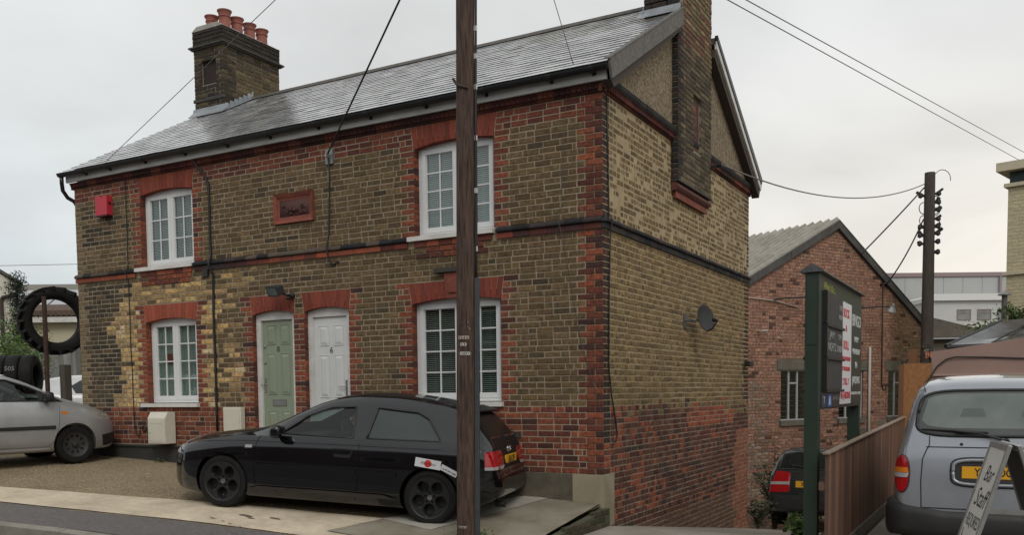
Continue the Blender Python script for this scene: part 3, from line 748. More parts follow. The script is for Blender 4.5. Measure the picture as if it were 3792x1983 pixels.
mb = MB()   # boarded roof under the slates and the plain rear slope
mb.prism([(EY + .02, EZ - .03), (RY, rz(RY) - .03), (RY, rz(RY) - .12), (EY + .12, EZ - .06)], XL + .01, -.401, fr=lambda a, b, d: (d, a, b))
mb.prism([(EY + .02, EZ - .03), (2.415, rz(2.415) - .03), (2.415, rz(2.415) - .12), (EY + .12, EZ - .06)], -.4009, XR - .01, fr=lambda a, b, d: (d, a, b))
mb.prism([(RY + .001, rz(RY) - .0), (2 * RY - EY, EZ), (2 * RY - EY, EZ - .05), (RY + .001, rz(RY) - .1)], XL + .01, -.401, fr=lambda a, b, d: (d, a, b))
mb.prism([(4.0, rz(4.0) - .0), (2 * RY - EY, EZ), (2 * RY - EY, EZ - .05), (4.0, rz(4.0) - .1)], -.4009, XR - .005, fr=lambda a, b, d: (d, a, b))
part('roof_deck', mb, mat('deck', (0.06, 0.062, 0.065), rough=.6), H)
RID = mat('ridge_clay', (0.075, 0.066, 0.058), (0.105, 0.092, 0.08), rough=.8, scale=12, bump=.4)
n = 19
for i in range(n):
    s = (-.44 - (-8.86)) / n; x = -8.86 + i * s; rm = MB()
    zt = rz(RY) + .02
    rm.prism([(-.13, -.075), (-.02, .018), (.02, .018), (.13, -.075), (.11, -.085), (0, -.01), (-.11, -.085)], x + .004, x + s - .004, fr=lambda a, b, d: (d, RY + a, zt + b + rs.uniform(-.001, .001)))
    part('ridge_tile', rm, RID, H)
# fascia, gutter and brackets
GUT = mat('gutter_black', (0.014, 0.015, 0.016), rough=.28)
part('fascia', MB().box(-W_ - .06, .10, -.105, -.07, 4.605, 4.75), mat('fascia_white', (0.56, 0.56, 0.55), (0.40, 0.40, 0.39), rough=.5, scale=3, stretch=(1, 1, 4), grime=.4, gscale=1.2, gcol=(.2, .2, .19)), H)
gm = MB(); pr = []
for i in range(9):
    a = math.pi + math.pi * i / 8; pr.append((-.172 + .058 * math.cos(a), 4.745 + .062 * math.sin(a)))
inn = [(-.172 + .05 * math.cos(math.pi + math.pi * i / 8), 4.746 + .054 * math.sin(math.pi + math.pi * i / 8)) for i in range(8, -1, -1)]
gm.prism(pr + inn, -W_ - .12, .14, fr=lambda a, b, d: (d, a, b))
gm.prism(pr, .141, .147, fr=lambda a, b, d: (d, a, b)); gm.prism(pr, -W_ - .127, -W_ - .121, fr=lambda a, b, d: (d, a, b))
part('gutter', gm, GUT, H)
for x in (-9.2, -8.6, -7.75, -6.85, -5.95, -5.1, -4.2, -3.3, -2.4, -1.5, -.6, -.05):
    bm2 = MB(); q = [(-.172 + .064 * math.cos(math.pi + math.pi * i / 8), 4.743 + .068 * math.sin(math.pi + math.pi * i / 8)) for i in range(9)]
    q2 = [(-.172 + .056 * math.cos(math.pi + math.pi * i / 8), 4.743 + .06 * math.sin(math.pi + math.pi * i / 8)) for i in range(8, -1, -1)]
    bm2.prism(q + q2, x - .035, x + .035, fr=lambda a, b, d: (d, a, b)); bm2.box(x - .02, x + .02, -.125, -.10, 4.66, 4.73)
    part('gutter_bracket', bm2, BLACKP, H)
dp = MB(); dp.tube([(-W_ - .07, -.172, 4.70), (-W_ - .07, -.172, 4.60), (-W_ - .11, -.13, 4.48), (-W_ - .13, -.03, 4.38), (-W_ - .09, .06, 4.33), (-W_ - .07, .10, 4.25), (-W_ - .07, .10, .2)], .034, 10)
part('downpipe', dp, GUT, H, smooth=True)
# gable: pebbledash, bargeboards
PEB = mat('pebbledash', (0.36, 0.285, 0.185), (0.075, 0.057, 0.038), rough=.95, scale=26, detail=3, bump=1.0, bscale=75, grime=.3, gscale=2, gcol=(.12, .1, .07), fine=.3)
gb = MB(); gb.prism([(-.02, 4.60), (DP + .0, 4.60), (RY, rz(RY) - .09)], -.2, .015, fr=lambda a, b, d: (d, a, b)); part('pebbledash_gable', gb, PEB, H)
gb = MB(); gb.prism([(-.02, 4.60), (DP + .0, 4.60), (RY, rz(RY) - .09)], -W_ + .01, -W_ + .2, fr=lambda a, b, d: (d, a, b)); part('rear_gable', gb, MORTAR, H)
WEA = mat('weathered_board', (0.175, 0.165, 0.15), (0.10, 0.095, 0.09), rough=.8, scale=5, stretch=(1, 3, 3), bump=.4, grime=.3, gscale=2)
fb = MB(); off = .25
fb.prism([(EY - .02, EZ + .012), (2.42, rz(2.42) + .022), (2.42, rz(2.42) - .20), (EY + .06, EZ - .18)], XR - .02, XR + .012, fr=lambda a, b, d: (d, a, b))
part('bargeboard', fb, WEA, H, label='weathered grey front bargeboard')
fb = MB(); fb.prism([(EY + .1, EZ - .17), (2.42, rz(2.42) - .202), (2.42, rz(2.42) - .27), (EY + .2, EZ - .235)], .02, XR - .03, fr=lambda a, b, d: (d, a, b)); part('soffit_trim', fb, mat('brown_trim', (.06, .045, .035), rough=.8), H)
for nm, o0, o1, x0, x1, mt in (('verge_trim', .03, -.055, XR - .02, XR + .03, BLACKP), ('bargeboard', -.056, -.17, XR - .02, XR + .015, WHITE), ('soffit_trim', -.171, -.29, .02, XR - .02, MATS['brown_trim'])):
    fb = MB(); fb.prism([(4.0, rz(4.0) + o0), (2 * RY - EY, EZ + o0), (2 * RY - EY - .06, EZ + o1), (4.0, rz(4.0) + o1)], x0, x1, fr=lambda a, b, d: (d, a, b)); part(nm, fb, mt, H, label='white rear bargeboard' if nm == 'bargeboard' else None)
vt = MB(); vt.prism([(EY - .03, EZ + .032), (2.42, rz(2.42) + .042), (2.42, rz(2.42) + .023), (EY - .03, EZ + .013)], XR - .06, XR + .018, fr=lambda a, b, d: (d, a, b)); part('verge_trim', vt, WEA, H)
# ------------------------------------------------------------------ chimneys
LEADM = mat('lead_flashing', (0.34, 0.36, 0.38), (0.24, 0.26, 0.285), rough=.45, scale=6, metal=.3, bump=.4, bscale=14)
def stack(x0, x1, y0, y1, z0, z1, faces, parent, colf, clip=None, zcut=None):
    """bricks on the visible faces; z0.. aligned on courses"""
    FRM = {'F': (Vector((x0, y0, z0)), FU, FN), 'S': (Vector((x1, y0, z0)), SU, SN)}
    lst = []; k = 0
    wx, wy = x1 - x0, y1 - y0
    while z0 + k * C < z1 - .01:
        par = k % 2
        for fr, wd in (('F', wx), ('S', wy)):
            if fr not in faces: continue
            q = wd
            segs = []
            if fr == 'F': lst_end = (.1025 if par else .215); segs.append((q - lst_end, q, True)); q -= lst_end + .01
            st = 0
            if fr == 'S':
                first = .11 if not par else .225; st = first
                if par: segs.append((.115, .218, True)) if False else None
            u = st; first_ = True
            while q - u > .03:
                w1 = (.1125 if (par and first_) else .225); first_ = False
                if q - u - w1 < .06: w1 = q - u
                segs.append((u, u + w1 - .01, False)); u += w1
            if clip and clip[0] == fr and clip[3] < z0 + (k + .5) * C < clip[4]:
                s2 = []
                for a, b, cn in segs:
                    if b <= clip[1] or a >= clip[2]: s2.append((a, b, cn)); continue
                    if clip[1] - a > .04: s2.append((a, clip[1], cn))
                    if b - clip[2] > .04: s2.append((clip[2], b, cn))
                segs = s2
            for a, b, cn in segs:
                zc = z0 + (k + .5) * C
                if zcut and zc < zcut(FRM[fr][0] + FRM[fr][1] * (a + b) / 2): continue
                lst.append((fr, a, b, k * C, (k + 1) * C - .01, (-.215 if par else -.1025) if cn else -.03, R.uniform(-.003, .003), colf(fr, (a + b) / 2, k * C)))
        k += 1
    brick_mass('brickwork', lst, FRM, parent, rb)
# left stack, five pots
cx0, cx1, cy0, cy1 = -9.62, -8.84, 2.6, 4.1
ck = MB(); ck.box(cx0 + .01, cx1 - .01, cy0 + .0701, cy1 - .01, 5.9, 7.92)
for q in ((cx0 + .01, cx1 - .01, 5.9, 6.925), (cx0 + .01, cx1 - .01, 7.40, 7.92), (cx0 + .01, cx0 + .188, 6.9255, 7.3995), (cx0 + .582, cx1 - .01, 6.9255, 7.3995)): ck.box(q[0], q[1], cy0 + .01, cy0 + .07, q[2], q[3])
LC = part('chimney', ck, mat('old_mortar', (0.27, 0.235, 0.175), (0.18, 0.155, 0.115), rough=.95, scale=6, bump=.5), H, label='square brick chimney stack with five red pots')
def cl_col(fr, a, z):
    if fr == 'S' and .28 < a and .35 < z < 1.42: return jit(R.choice([(0.135, 0.10, 0.055), (0.105, 0.08, 0.048), (0.16, 0.12, 0.065), (.09, .07, .045)]), .15)
    return jit(R.choice(SOOT[:3] + [(0.06, 0.048, 0.032), (0.035, 0.03, 0.026), (.11, .085, .05)]), .2)
stack(cx0, cx1, cy0, cy1, 6.02, 7.62, 'FS', LC, cl_col, clip=('F', .19, .58, 6.92, 7.40), zcut=lambda p: rz(p.y) + .03)
nb = MB(); nb.box(-9.435, -9.04, cy0 + .062, cy0 + .069, 6.927, 7.398); rframe2 = nb
part('chimney_niche', nb, mat('niche_brown', (0.036, 0.022, 0.018), (0.022, 0.016, 0.014), rough=.9), LC)
ob = MB(); ob.box(cx0 - .04, cx1 + .04, cy0 - .04, cy1 + .04, 7.60, 7.625); ob.box(cx0 - .07, cx1 + .07, cy0 - .07, cy1 + .07, 7.626, 7.655)
part('oversail', ob, mat('sooty_course', (0.045, 0.042, 0.038), (0.07, 0.064, 0.055), rough=.9, scale=10), LC)
stack(cx0 - .012, cx1 + .012, cy0 - .012, cy1 + .012, 7.665, 7.95, 'FS', LC, lambda f, a, z: jit(R.choice([(0.04, 0.034, 0.03), (0.05, 0.043, 0.035), (0.033, 0.03, 0.027)])))
fl = MB(); fl.prism([(cx0 - .02, 7.945), (cx1 + .02, 7.945), (cx1 - .12, 8.03), (cx0 + .12, 8.03)], cy0 - .02, cy1 + .02); part('flaunching', fl, mat('flaunching_mortar', (.40, .38, .34), (.28, .26, .23), rough=.9, bump=.5), LC)
sc = MB(); sc.box(cx0 - .02, cx1 + .02, cy0 - .02, cy0 + .01, 6.62, 6.68); part('chimney_band', sc, MATS['sooty_course'], LC)
POT = mat('pot_clay', (0.31, 0.105, 0.075), (0.24, 0.078, 0.06), rough=.7, scale=8, grime=.3, gscale=3, gcol=(.08, .04, .03))
pots = [(-9.38, 2.86), (-9.04, 2.86), (-9.04, 3.17), (-9.04, 3.50), (-9.04, 3.83)]
for i, (x, y) in enumerate(pots):
    h = .30 if i != 1 else .34
    pm = MB(); pm.lathe([(.115, 0), (.108, h * .3), (.105, h * .62), (.120, h * .64), (.120, h * .70), (.108, h * .73), (.118, h * .86), (.14, h * .97), (.14, h), (.11, h), (.095, h * .8), (.095, h * .2)], 20)
    part('chimney_pot', pm, POT, LC, smooth=False, loc=(x, y, 7.99), world=True); smooth_by_angle(bpy.context.scene.objects[-1] if False else LC.children[-1], 40)
lf = MB(); zf = rz(cy0)
lf.prism([(cy0 - .16, rz(cy0 - .16) + .03), (cy0 - .012, zf + .05), (cy0 - .012, zf + .13), (cy0 - .03, zf + .13), (cy0 - .035, zf + .07), (cy0 - .16, rz(cy0 - .16) + .045)], cx0 - .02, cx1 + .12, fr=lambda a, b, d: (d, a, b))
y = cy0
while y < RY - .02:     # stepped soakers up the slope
    y2 = min(y + .115, RY)
    lf.prism([(y, rz(y) - .02), (y2, rz(y2) - .02), (y2, rz(y) + .17), (y + .02, rz(y) + .165)], cx1 + .004, cx1 + .016, fr=lambda a, b, d: (d, a, b)); y = y2
lf.prism([(cy0 - .1, rz(cy0 - .1) + .026), (RY, rz(RY) + .026), (RY, rz(RY) + .034), (cy0 - .1, rz(cy0 - .1) + .034)], cx1 + .005, cx1 + .13, fr=lambda a, b, d: (d, a, b))
part('lead_flashing', lf, LEADM, LC)
# end chimney breast on the gable
bx0, bx1, by0, by1 = -.40, .108, 2.42, 3.99
eb = MB(); NY0, NY1, NZ0, NZ1 = 3.10, 3.47, 4.52, 5.32; eb.box(.02, bx1 - .0601, by0 + .01, by1 - .01, 3.98, 8.4)
for q in ((by0 + .01, by1 - .01, 3.98, NZ0), (by0 + .01, by1 - .01, NZ1, 8.4), (by0 + .01, NY0, NZ0 + .0005, NZ1 - .0005), (NY1, by1 - .01, NZ0 + .0005, NZ1 - .0005)): eb.box(bx1 - .06, bx1 - .01, *q); eb.box(bx0 + .01, .0201, by0 + .01, by1 - .01, 6.0, 8.4)
EC = part('chimney', eb, MATS['old_mortar'], H, label='tall end chimney breast corbelled out from the gable')
def ec_col(fr, a, z):
    if fr == 'F': return jit(R.choice(SOOT[:1] + BLUE + [(0.045, 0.03, 0.028), (.05, .036, .03)]))
    if z < 1.9: return jit(R.choice([(0.12, 0.096, 0.06), (0.09, 0.072, 0.047), (0.15, 0.118, 0.072), (.075, .058, .042)]), .2)
    if z < 2.8 and R.random() < .3: return jit((0.17, 0.085, 0.055), .2)
    return jit(R.choice([(0.215, 0.16, 0.088), (0.165, 0.122, 0.07), (0.14, 0.105, 0.062), (0.25, 0.19, 0.11)]), .2)
stack(.0, bx1, by0, by1, 3.97, 8.3, 'S', EC, ec_col, clip=('S', NY0 - by0, NY1 - by0, NZ0, NZ1))
FRE = {'F': (Vector((0, by0, 3.97)), FU, FN)}
lst = []
for k in range(0, 31): lst.append(('F', .012, bx1 - .001, k * C, (k + 1) * C - .012, -.215 if k % 2 else -.105, R.uniform(-.003, .003), ec_col('F', 0, 0)))
for k in range(28, 57):
    u = bx0
    for wd in ((.215, .1025, .17) if k % 2 else (.1025, .215, .17)):
        lst.append(('F', u, min(u + wd, bx1 - .001), k * C, (k + 1) * C - .01, -.06, 0, jit((.17, .06, .04)) if R.random() < .35 and k < 34 else ec_col('F', 0, 0))); u += wd + .01
    if k < 31: lst = [q for q in lst if not (q[3] == k * C and q[1] > .005)]
lst = [q for q in lst if q[1] > 0 or 3.97 + q[3] > rz(by0) + .06]
brick_mass('brickwork', lst, FRE, EC, rb)
nm_ = MB(); nm_.box(bx1 - .0595, bx1 - .048, NY0 + .001, NY1 - .001, NZ0 + .001, NZ1 - .001)
ch = part('terracotta_panel', nm_, TERRD, EC, label='recessed dark terracotta panel')
rm = MB()
for i, (yy, zz_) in enumerate(((3.28, 5.12), (3.22, 4.98), (3.33, 4.9), (3.28, 4.76), (3.22, 4.64))):
    rm.lathe([(.0001, -.01), (.055, 0), (.0001, .02)], 9, Matrix.Translation((bx1 - .048, yy, zz_)) @ Matrix.Rotation(rad(90), 4, 'Y'))
part('relief', rm, TERRD, ch); part('relief', MB().lathe([(.0001, -.01), (.06, 0), (.0001, .02)], 9, Matrix.Translation((bx1 - .044, 3.28, 5.13)) @ Matrix.Rotation(rad(90), 4, 'Y')), TERRA, ch)
for (o0, o1, pr) in ((.0, .0, [(.0, 3.72), (.03, 3.72), (.035, 3.80), (.0, 3.80)]),):
    cm = MB(); cm.box(.005, .05, by0 + .07, by1 - .07, 3.73, 3.815); part('corbel', cm, TERRA, EC)
    cm = MB(); q = [(.005, 3.82)] + [(.055 + .05 * math.sin(math.pi * i / 8 * .98) , 3.82 + .12 * i / 8) for i in range(9)] + [(.005, 3.94)]
    cm.prism(q, by0 - .0, by1, fr=lambda a, b, d: (a, d, b)); part('corbel', cm, mat('corbel_clay', (.15, .048, .034), (.08, .034, .028), rough=.8, scale=14), EC)
    cm = MB(); cm.box(.005, bx1 + .012, by0 - .012, by1 + .012, 3.942, 3.966); part('corbel', cm, MATS['sooty_course'], EC)
ov = MB(); ov.box(bx0 - .03, bx1 + .03, by0 - .03, by1 + .03, 7.02, 7.055); ov.box(bx0 - .05, bx1 + .05, by0 - .05, by1 + .05, 7.056, 7.12); part('oversail', ov, MATS['sooty_course'], EC)
lf = MB(); zf = rz(by0)
lf.prism([(by0 - .12, rz(by0 - .12) + .03), (by0 - .01, zf + .05), (by0 - .01, zf + .10), (by0 - .025, zf + .10), (by0 - .03, zf + .06), (by0 - .12, rz(by0 - .12) + .045)], bx0 - .06, XR - .03, fr=lambda a, b, d: (d, a, b))
lf.prism([(by0 - .12, rz(by0 - .12) + .03), (RY, rz(RY) + .03), (RY, rz(RY) + .16), (by0 + .02, rz(by0) + .17)], bx0 - .014, bx0 - .003, fr=lambda a, b, d: (d, a, b))
part('lead_flashing', lf, LEADM, EC)

# ------------------------------------------------------------------ fittings fixed to the cottage
def thing1(name, mb, mats, label, cat, base, smooth=False, group=None):
    """a thing that is a single mesh; base moves its origin"""
    mb.v = [tuple(Vector(p) - Vector(base)) for p in mb.v]
    return link(name, mb.mesh(name, mats, smooth), None, loc=base, label=label, cat=cat, group=group)
CREAM = mat('cream_grp', (0.66, 0.63, 0.53), (0.60, 0.57, 0.48), rough=.45, scale=3)
def meter(name, label, x0, x1, z0, z1, dep, slope):
    t = thing(name, label, 'meter box', ((x0 + x1) / 2, -dep, z0))
    b = MB()
    if slope: b.prism([(-dep, z0), (-.031, z0), (-.031, z1), (-dep + .06, z1), (-dep, z1 - .10)], x0, x1, fr=lambda a, c, d: (d, a, c))
    else: b.box(x0, x1, -dep, -.031, z0, z1, bev=.008)
    part('case', b, CREAM, t)
    d = MB(); d.box(x0 + .02, x1 - .03, -dep - .006, -dep - .0005, z0 + .02, z1 - (.13 if slope else .02), bev=.002)
    if slope: bars(d, x0 + .05, x1 - .06, z0 + .05, z1 - .17, .012, -dep - .010, -dep - .0062)
    dd = part('door', d, CREAM, t)
    part('lock', MB().lathe([(.010, 0), (.010, .006)], 10, Matrix.Translation((x0 + .05, -dep - .005, z0 + .17)) @ Matrix.Rotation(rad(90), 4, 'X')), STEEL, dd)
    part('hinge', MB().box(x1 - .034, x1 - .022, -dep - .010, -dep - .0002, z1 - .22, z1 - .17), CREAM, dd)
    return t
meter('gas_meter_box', 'cream gas meter box with sloped top below the lower left window', -7.77, -7.37, .245, .745, .23, True)
meter('electric_meter_box', 'flat cream electricity meter cabinet beside the green front door', -6.21, -5.84, .14, .82, .12, False)
t = thing('alarm_box', 'red burglar alarm box high on the cottage left end', 'alarm', (-9.02, 0, 3.95))
ab = MB(); x0, x1, z0, z1 = -9.015, -8.725, 3.96, 4.285
ab.prism([(x0, z0 + .02), (x1, z0 + .02), (x1, z1), (x0 + .20, z1), (x0 + .165, z1 - .03), (x0 + .13, z1), (x0, z1)], -.11, .0); part('cover', ab, mat('alarm_red', (0.52, 0.028, 0.05), (.46, .03, .05), rough=.45), t)
ab = MB(); ab.box(x0 + .01, x1 - .01, -.105, -.002, z0, z0 + .019); part('cable_slot', MB().box(x1 + .0005, x1 + .004, -.08, -.03, z1 - .14, z1 - .10), BLACKP, t); part('cover_base', ab, mat('alarm_dark', (.06, .01, .014), rough=.5), t)
# floodlight over the doors
t = thing('floodlight', 'dark security floodlight on the wall above the front doors', 'floodlight', (-4.93, -.02, 2.45))
M = Matrix.Translation((-4.98, -.20, 2.50)) @ Matrix.Rotation(rad(24), 4, 'X') @ Matrix.Rotation(rad(-12), 4, 'Z')
fm = MB(); fm.box(-.12, .12, -.07, .05, -.065, .065, M=M, bev=.014); fm.box(-.13, .13, -.082, -.071, -.075, .075, M=M)
part('housing', fm, mat('lamp_grey', (.035, .04, .04), rough=.4), t)
part('lens', MB().box(-.105, .105, -.0865, -.0825, -.052, .052, M=M), mat('lamp_glass', (.10, .13, .13), rough=.1), t)
fm = MB(); fm.tube([(-4.86, -.02, 2.43), (-4.88, -.10, 2.43), (-4.95, -.17, 2.47)], .018, 8); fm.lathe([(.045, 0), (.045, .03), (.02, .045)], 12, Matrix.Translation((-4.86, -.0, 2.43)) @ Matrix.Rotation(rad(90), 4, 'X')); part('bracket', fm, BLACKP, t)
fm = MB(); fm.lathe([(.0001, -.03), (.03, -.015), (.03, .015), (.0001, .03)], 12, Matrix.Translation((-4.87, -.09, 2.385))); part('motion_sensor', fm, BLACKP, t, smooth=True)
# cables and small pipes
CAB = mat('black_cable', (.014, .013, .013), rough=.6)
def cable(name, pts, r, label, cat='cable', mt=None, group=None, sm=True):
    mb = MB(); mb.tube(pts, r, 6); return thing1(name, mb, mt or CAB, label, cat, pts[0], smooth=sm, group=group)
def wob(x, z0, z1, n, amp, y=-.014, seed=1):
    r = random.Random(seed); return [(x + r.uniform(-amp, amp), y, lerp(z0, z1, i / n)) for i in range(n + 1)]
cable('supply_cable', [(-6.72, -.045, 4.60), (-6.70, -.045, 4.5), (-6.58, -.03, 4.40), (-6.52, -.016, 4.28)] + wob(-6.48, 4.2, 3.1, 5, .006, -.02) + [(-6.47, -.07, 3.05), (-6.47, -.07, 2.96)] + wob(-6.45, 2.86, .45, 8, .006, -.02, 2), .019, 'thick black supply cable running down the wall beside the left windows')
cable('telephone_cable', wob(-8.38, 4.5, 3.1, 6, .008, -.012, 3) + [(-8.40, -.06, 3.03), (-8.39, -.03, 2.92)] + wob(-8.38, 2.85, .9, 8, .01, -.012, 4) + [(-8.36, -.012, .55), (-8.33, -.014, .40), (-8.28, -.014, .34), (-8.23, -.014, .38), (-8.23, -.014, .5)], .0075, 'thin dark cable looping at its end left of the gas meter box')
cable('drop_cable', [(-4.10, -.05, 4.30), (-4.11, -.02, 4.0), (-4.13, -.02, 3.5), (-4.155, -.016, 3.2), (-4.15, -.07, 3.06), (-4.14, -.06, 2.95), (-4.10, -.016, 2.80), (-4.02, -.016, 2.84), (-3.98, -.012, 2.85)], .011, 'thin cable hanging from the bracket between the upper windows')
cable('corner_cable', [(.014, .10, 4.5), (.014, .13, 3.9), (.014, .16, 3.12), (.06, .16, 3.04), (.03, .16, 2.9), (.014, .16, 2.2), (.014, .14, 1.3), (.014, .22, .95), (.014, .34, .65), (.014, .40, .48), (.014, .36, .40), (.014, .30, .38)], .0085, 'thin black cable down the lane wall just round the corner')
cable('slack_wire', [(-.45, -.016, 4.62), (-.50, -.012, 3.9), (-.54, -.012, 3.2), (-.55, -.06, 3.04), (-.50, -.013, 2.8), (-.28, -.012, 1.6), (-.04, -.012, .8), (.014, .1, .45), (.014, .45, .05), (.014, .8, -.25)], .0035, 'thin grey wire slanting across the brick corner', mt=mat('thin_wire', (.10, .095, .085), rough=.7))
t = thing1('cable_bracket', MB().box(-4.17, -4.04, -.03, .0, 4.20, 4.40).box(-4.12, -4.09, -.10, -.03, 4.28, 4.33), STEEL, 'grey cable bracket under the eaves between the upper windows', 'bracket', (-4.1, 0, 4.2))
thing1('vent_cap', MB().box(-6.66, -6.55, -.03, .02, 2.82, 2.93, bev=.006), BLACKP, 'small square black vent beside the string course on the left', 'vent', (-6.6, 0, 2.8))
thing1('round_vent', MB().lathe([(.055, 0), (.055, .022), (.042, .03), (.042, .012)], 18, Matrix.Translation((-8.13, .004, .47)) @ Matrix.Rotation(rad(90), 4, 'X')), mat('brown_plastic', (.07, .035, .025), rough=.5), 'round brown wall vent left of the gas meter box', 'vent', (-8.15, 0, .47))
ab = MB(); bars(ab, -1.33, -1.12, .43, .50, .012, -.016, .0); 
for i in range(3): ab.box(-1.30 + i * .06, -1.275 + i * .06, -.014, .0, .442, .488)
ab.box(-1.32, -1.13, -.004, .0, .442, .488); thing1('air_brick', ab, mat('airbrick', (.09, .085, .07), (.05, .045, .04), rough=.8), 'small square air brick in the red plinth behind the black hatchback', 'vent', (-1.2, 0, .43))
# satellite dish on the lane wall
t = thing('satellite_dish', 'dark mesh satellite dish on the lane side wall', 'satellite dish', (0, 3.4, 2.05))
dm = MB(); dm.box(.0, .012, 2.97, 3.09, 1.92, 2.14); dm.tube([(.01, 3.03, 2.03), (.12, 3.04, 2.03), (.16, 3.27, 2.05), (.19, 3.31, 2.07)], .018, 8); part('wall_bracket', dm, mat('zinc', (.11, .115, .12), rough=.5, metal=.5), t)
nrm = Vector((.90, -.38, .22)).normalized(); q = nrm.to_track_quat('Z', 'Y').to_matrix().to_4x4()
M = Matrix.Translation((.20, 3.32, 2.07)) @ q
dm = MB(); dm.lathe([(.0001, .0), (.08, .004), (.16, .016), (.20, .030), (.232, .042), (.232, .050), (.20, .038), (.16, .024), (.08, .012), (.0001, .008)], 28, M @ Matrix.Diagonal((.80, .90, .85, 1)), close=False); part('dish', dm, mat('dish_grey', (.013, .0135, .015), (.017, .0175, .018), rough=.5, scale=20), t, smooth=True)
a = M @ Vector((0, -.20, .03)); b = M @ Vector((0, -.10, .24)); dm = MB(); dm.tube([a, M @ Vector((0, -.19, .13)), b], .011, 6); part('feed_arm', dm, BLACKP, t)
dm = MB(); dm.lathe([(.02, 0), (.028, .02), (.028, .07), (.02, .09)], 12, Matrix.Translation(b) @ (M @ Vector((0, 0, 0)) - b).to_track_quat('Z', 'Y').to_matrix().to_4x4()); part('receiver', dm, BLACKP, t)
# camera box near the far corner of the lane wall
t = thing('security_camera', 'small black security camera near the far end of the lane wall', 'camera', (0, 6.38, 1.45))
dm = MB(); dm.box(.0, .03, 6.42, 6.50, 1.42, 1.54); dm.tube([(.02, 6.46, 1.48), (.09, 6.44, 1.47)], .018, 8); part('mount', dm, BLACKP, t)
dm = MB(); dm.box(.06, .15, 6.22, 6.46, 1.42, 1.51, M=None, bev=.01); part('body', dm, BLACKP, t)
thing1('insulator', MB().tube([(.11, 3.98, 4.47), (.26, 4.0, 4.47)], .02, 8).box(.11, .2, 3.93, 4.02, 4.43, 4.455).tube([(.2, 4.0, 4.47), (.27, 4.0, 4.47)], .035, 10), BLACKP, 'black cable clamp at the rear edge of the end chimney breast', 'cable clamp', (.1, 3.98, 4.4))
# low rendered brick wall between forecourt and lane
lw = thing('low_wall', 'low mossy brick retaining wall at the cottage corner', 'wall', (0, -.7, -.62))
mb = MB(); mb.prism([(.03, -.40), (-2.2, -.625), (-2.2, -.9), (.03, -.9)], -.03, .065, fr=lambda a, b, d: (d, a, b)); part('wall_core', mb, mat('mossy_mortar', (0.10, 0.098, 0.06), (0.065, 0.06, 0.04), rough=.95, bump=.6, scale=7), lw)
for k in range(4):
    z = -.47 - k * .075; y = -.01 - (k % 2) * .1
    while y > -2.1:
        top = -.40 + .1 * y
        if z + .06 < top + .02: brick_obj((Vector((.065, 0, 0)), SU, SN), y - .21, y, z, z + .065, -.05, .008, jit(R.choice([(0.075, 0.066, 0.042), (0.06, 0.055, 0.035), (0.09, 0.07, 0.05), (.055, .06, .035)]), .2), lw, rb)
        y -= .22
# ------------------------------------------------------------------ vehicles (front at x = 0 in the curves, +X forward once built)
def paint(name, c, rough=.25, metal=.0, coat=.6, grime=.25, gcol=(.06, .055, .05)):
    return mat(name, c, tuple(x * .85 for x in c), rough=rough, metal=metal, coat=coat, scale=1.5, grime=grime, gscale=3, gcol=gcol, spec=.5, coord='obj')
CARGLASS = mat('car_glass_dark', (0.010, 0.013, 0.013), (0.018, 0.022, 0.021), rough=.06, spec=.6)
THIN = glass('car_glass', (0.52, 0.62, 0.59), 0.0)
TRIM = mat('car_trim', (0.012, 0.012, 0.013), (0.02, 0.02, 0.02), rough=.5, scale=10)
UNDER = mat('car_underside', (0.012, 0.012, 0.012), rough=.9)
REDL = mat('red_lens', (0.42, 0.008, 0.012), (0.30, 0.006, 0.01), rough=.15, coat=.5, scale=40)
AMBL = mat('amber_lens', (0.62, 0.19, 0.02), rough=.2, coat=.5)
CLRL = mat('clear_lens', (0.42, 0.42, 0.42), (0.3, 0.3, 0.3), rough=.15, coat=.5, scale=60)
PLATE = mat('yellow_plate', (0.72, 0.36, 0.015), rough=.45)
INK = mat('black_ink', (0.012, 0.012, 0.012), rough=.6)
SEATM = mat('seat_cloth', (0.035, 0.036, 0.038), (0.05, 0.05, 0.052), rough=.9)
def apply_bool(obj, cutters, op='DIFFERENCE'):
    for c in cutters:
        m_ = obj.modifiers.new('cut', 'BOOLEAN'); m_.object = c; m_.operation = op; m_.solver = 'EXACT'
    bpy.context.view_layer.update()
    me = bpy.data.meshes.new_from_object(obj.evaluated_get(bpy.context.evaluated_depsgraph_get()))
    obj.modifiers.clear(); old = obj.data; obj.data = me; bpy.data.meshes.remove(old)
    for c in cutters:
        d = c.data; bpy.data.objects.remove(c); bpy.data.meshes.remove(d)
def tmp_obj(mb, mts=(), bm_fix=True):
    me = mb.mesh('cutter', list(mts)); 
    bm = bmesh.new(); bm.from_mesh(me); bmesh.ops.recalc_face_normals(bm, faces=bm.faces); bm.to_mesh(me); bm.free()
    o = bpy.data.objects.new('cutter', me); COL.objects.link(o); return o
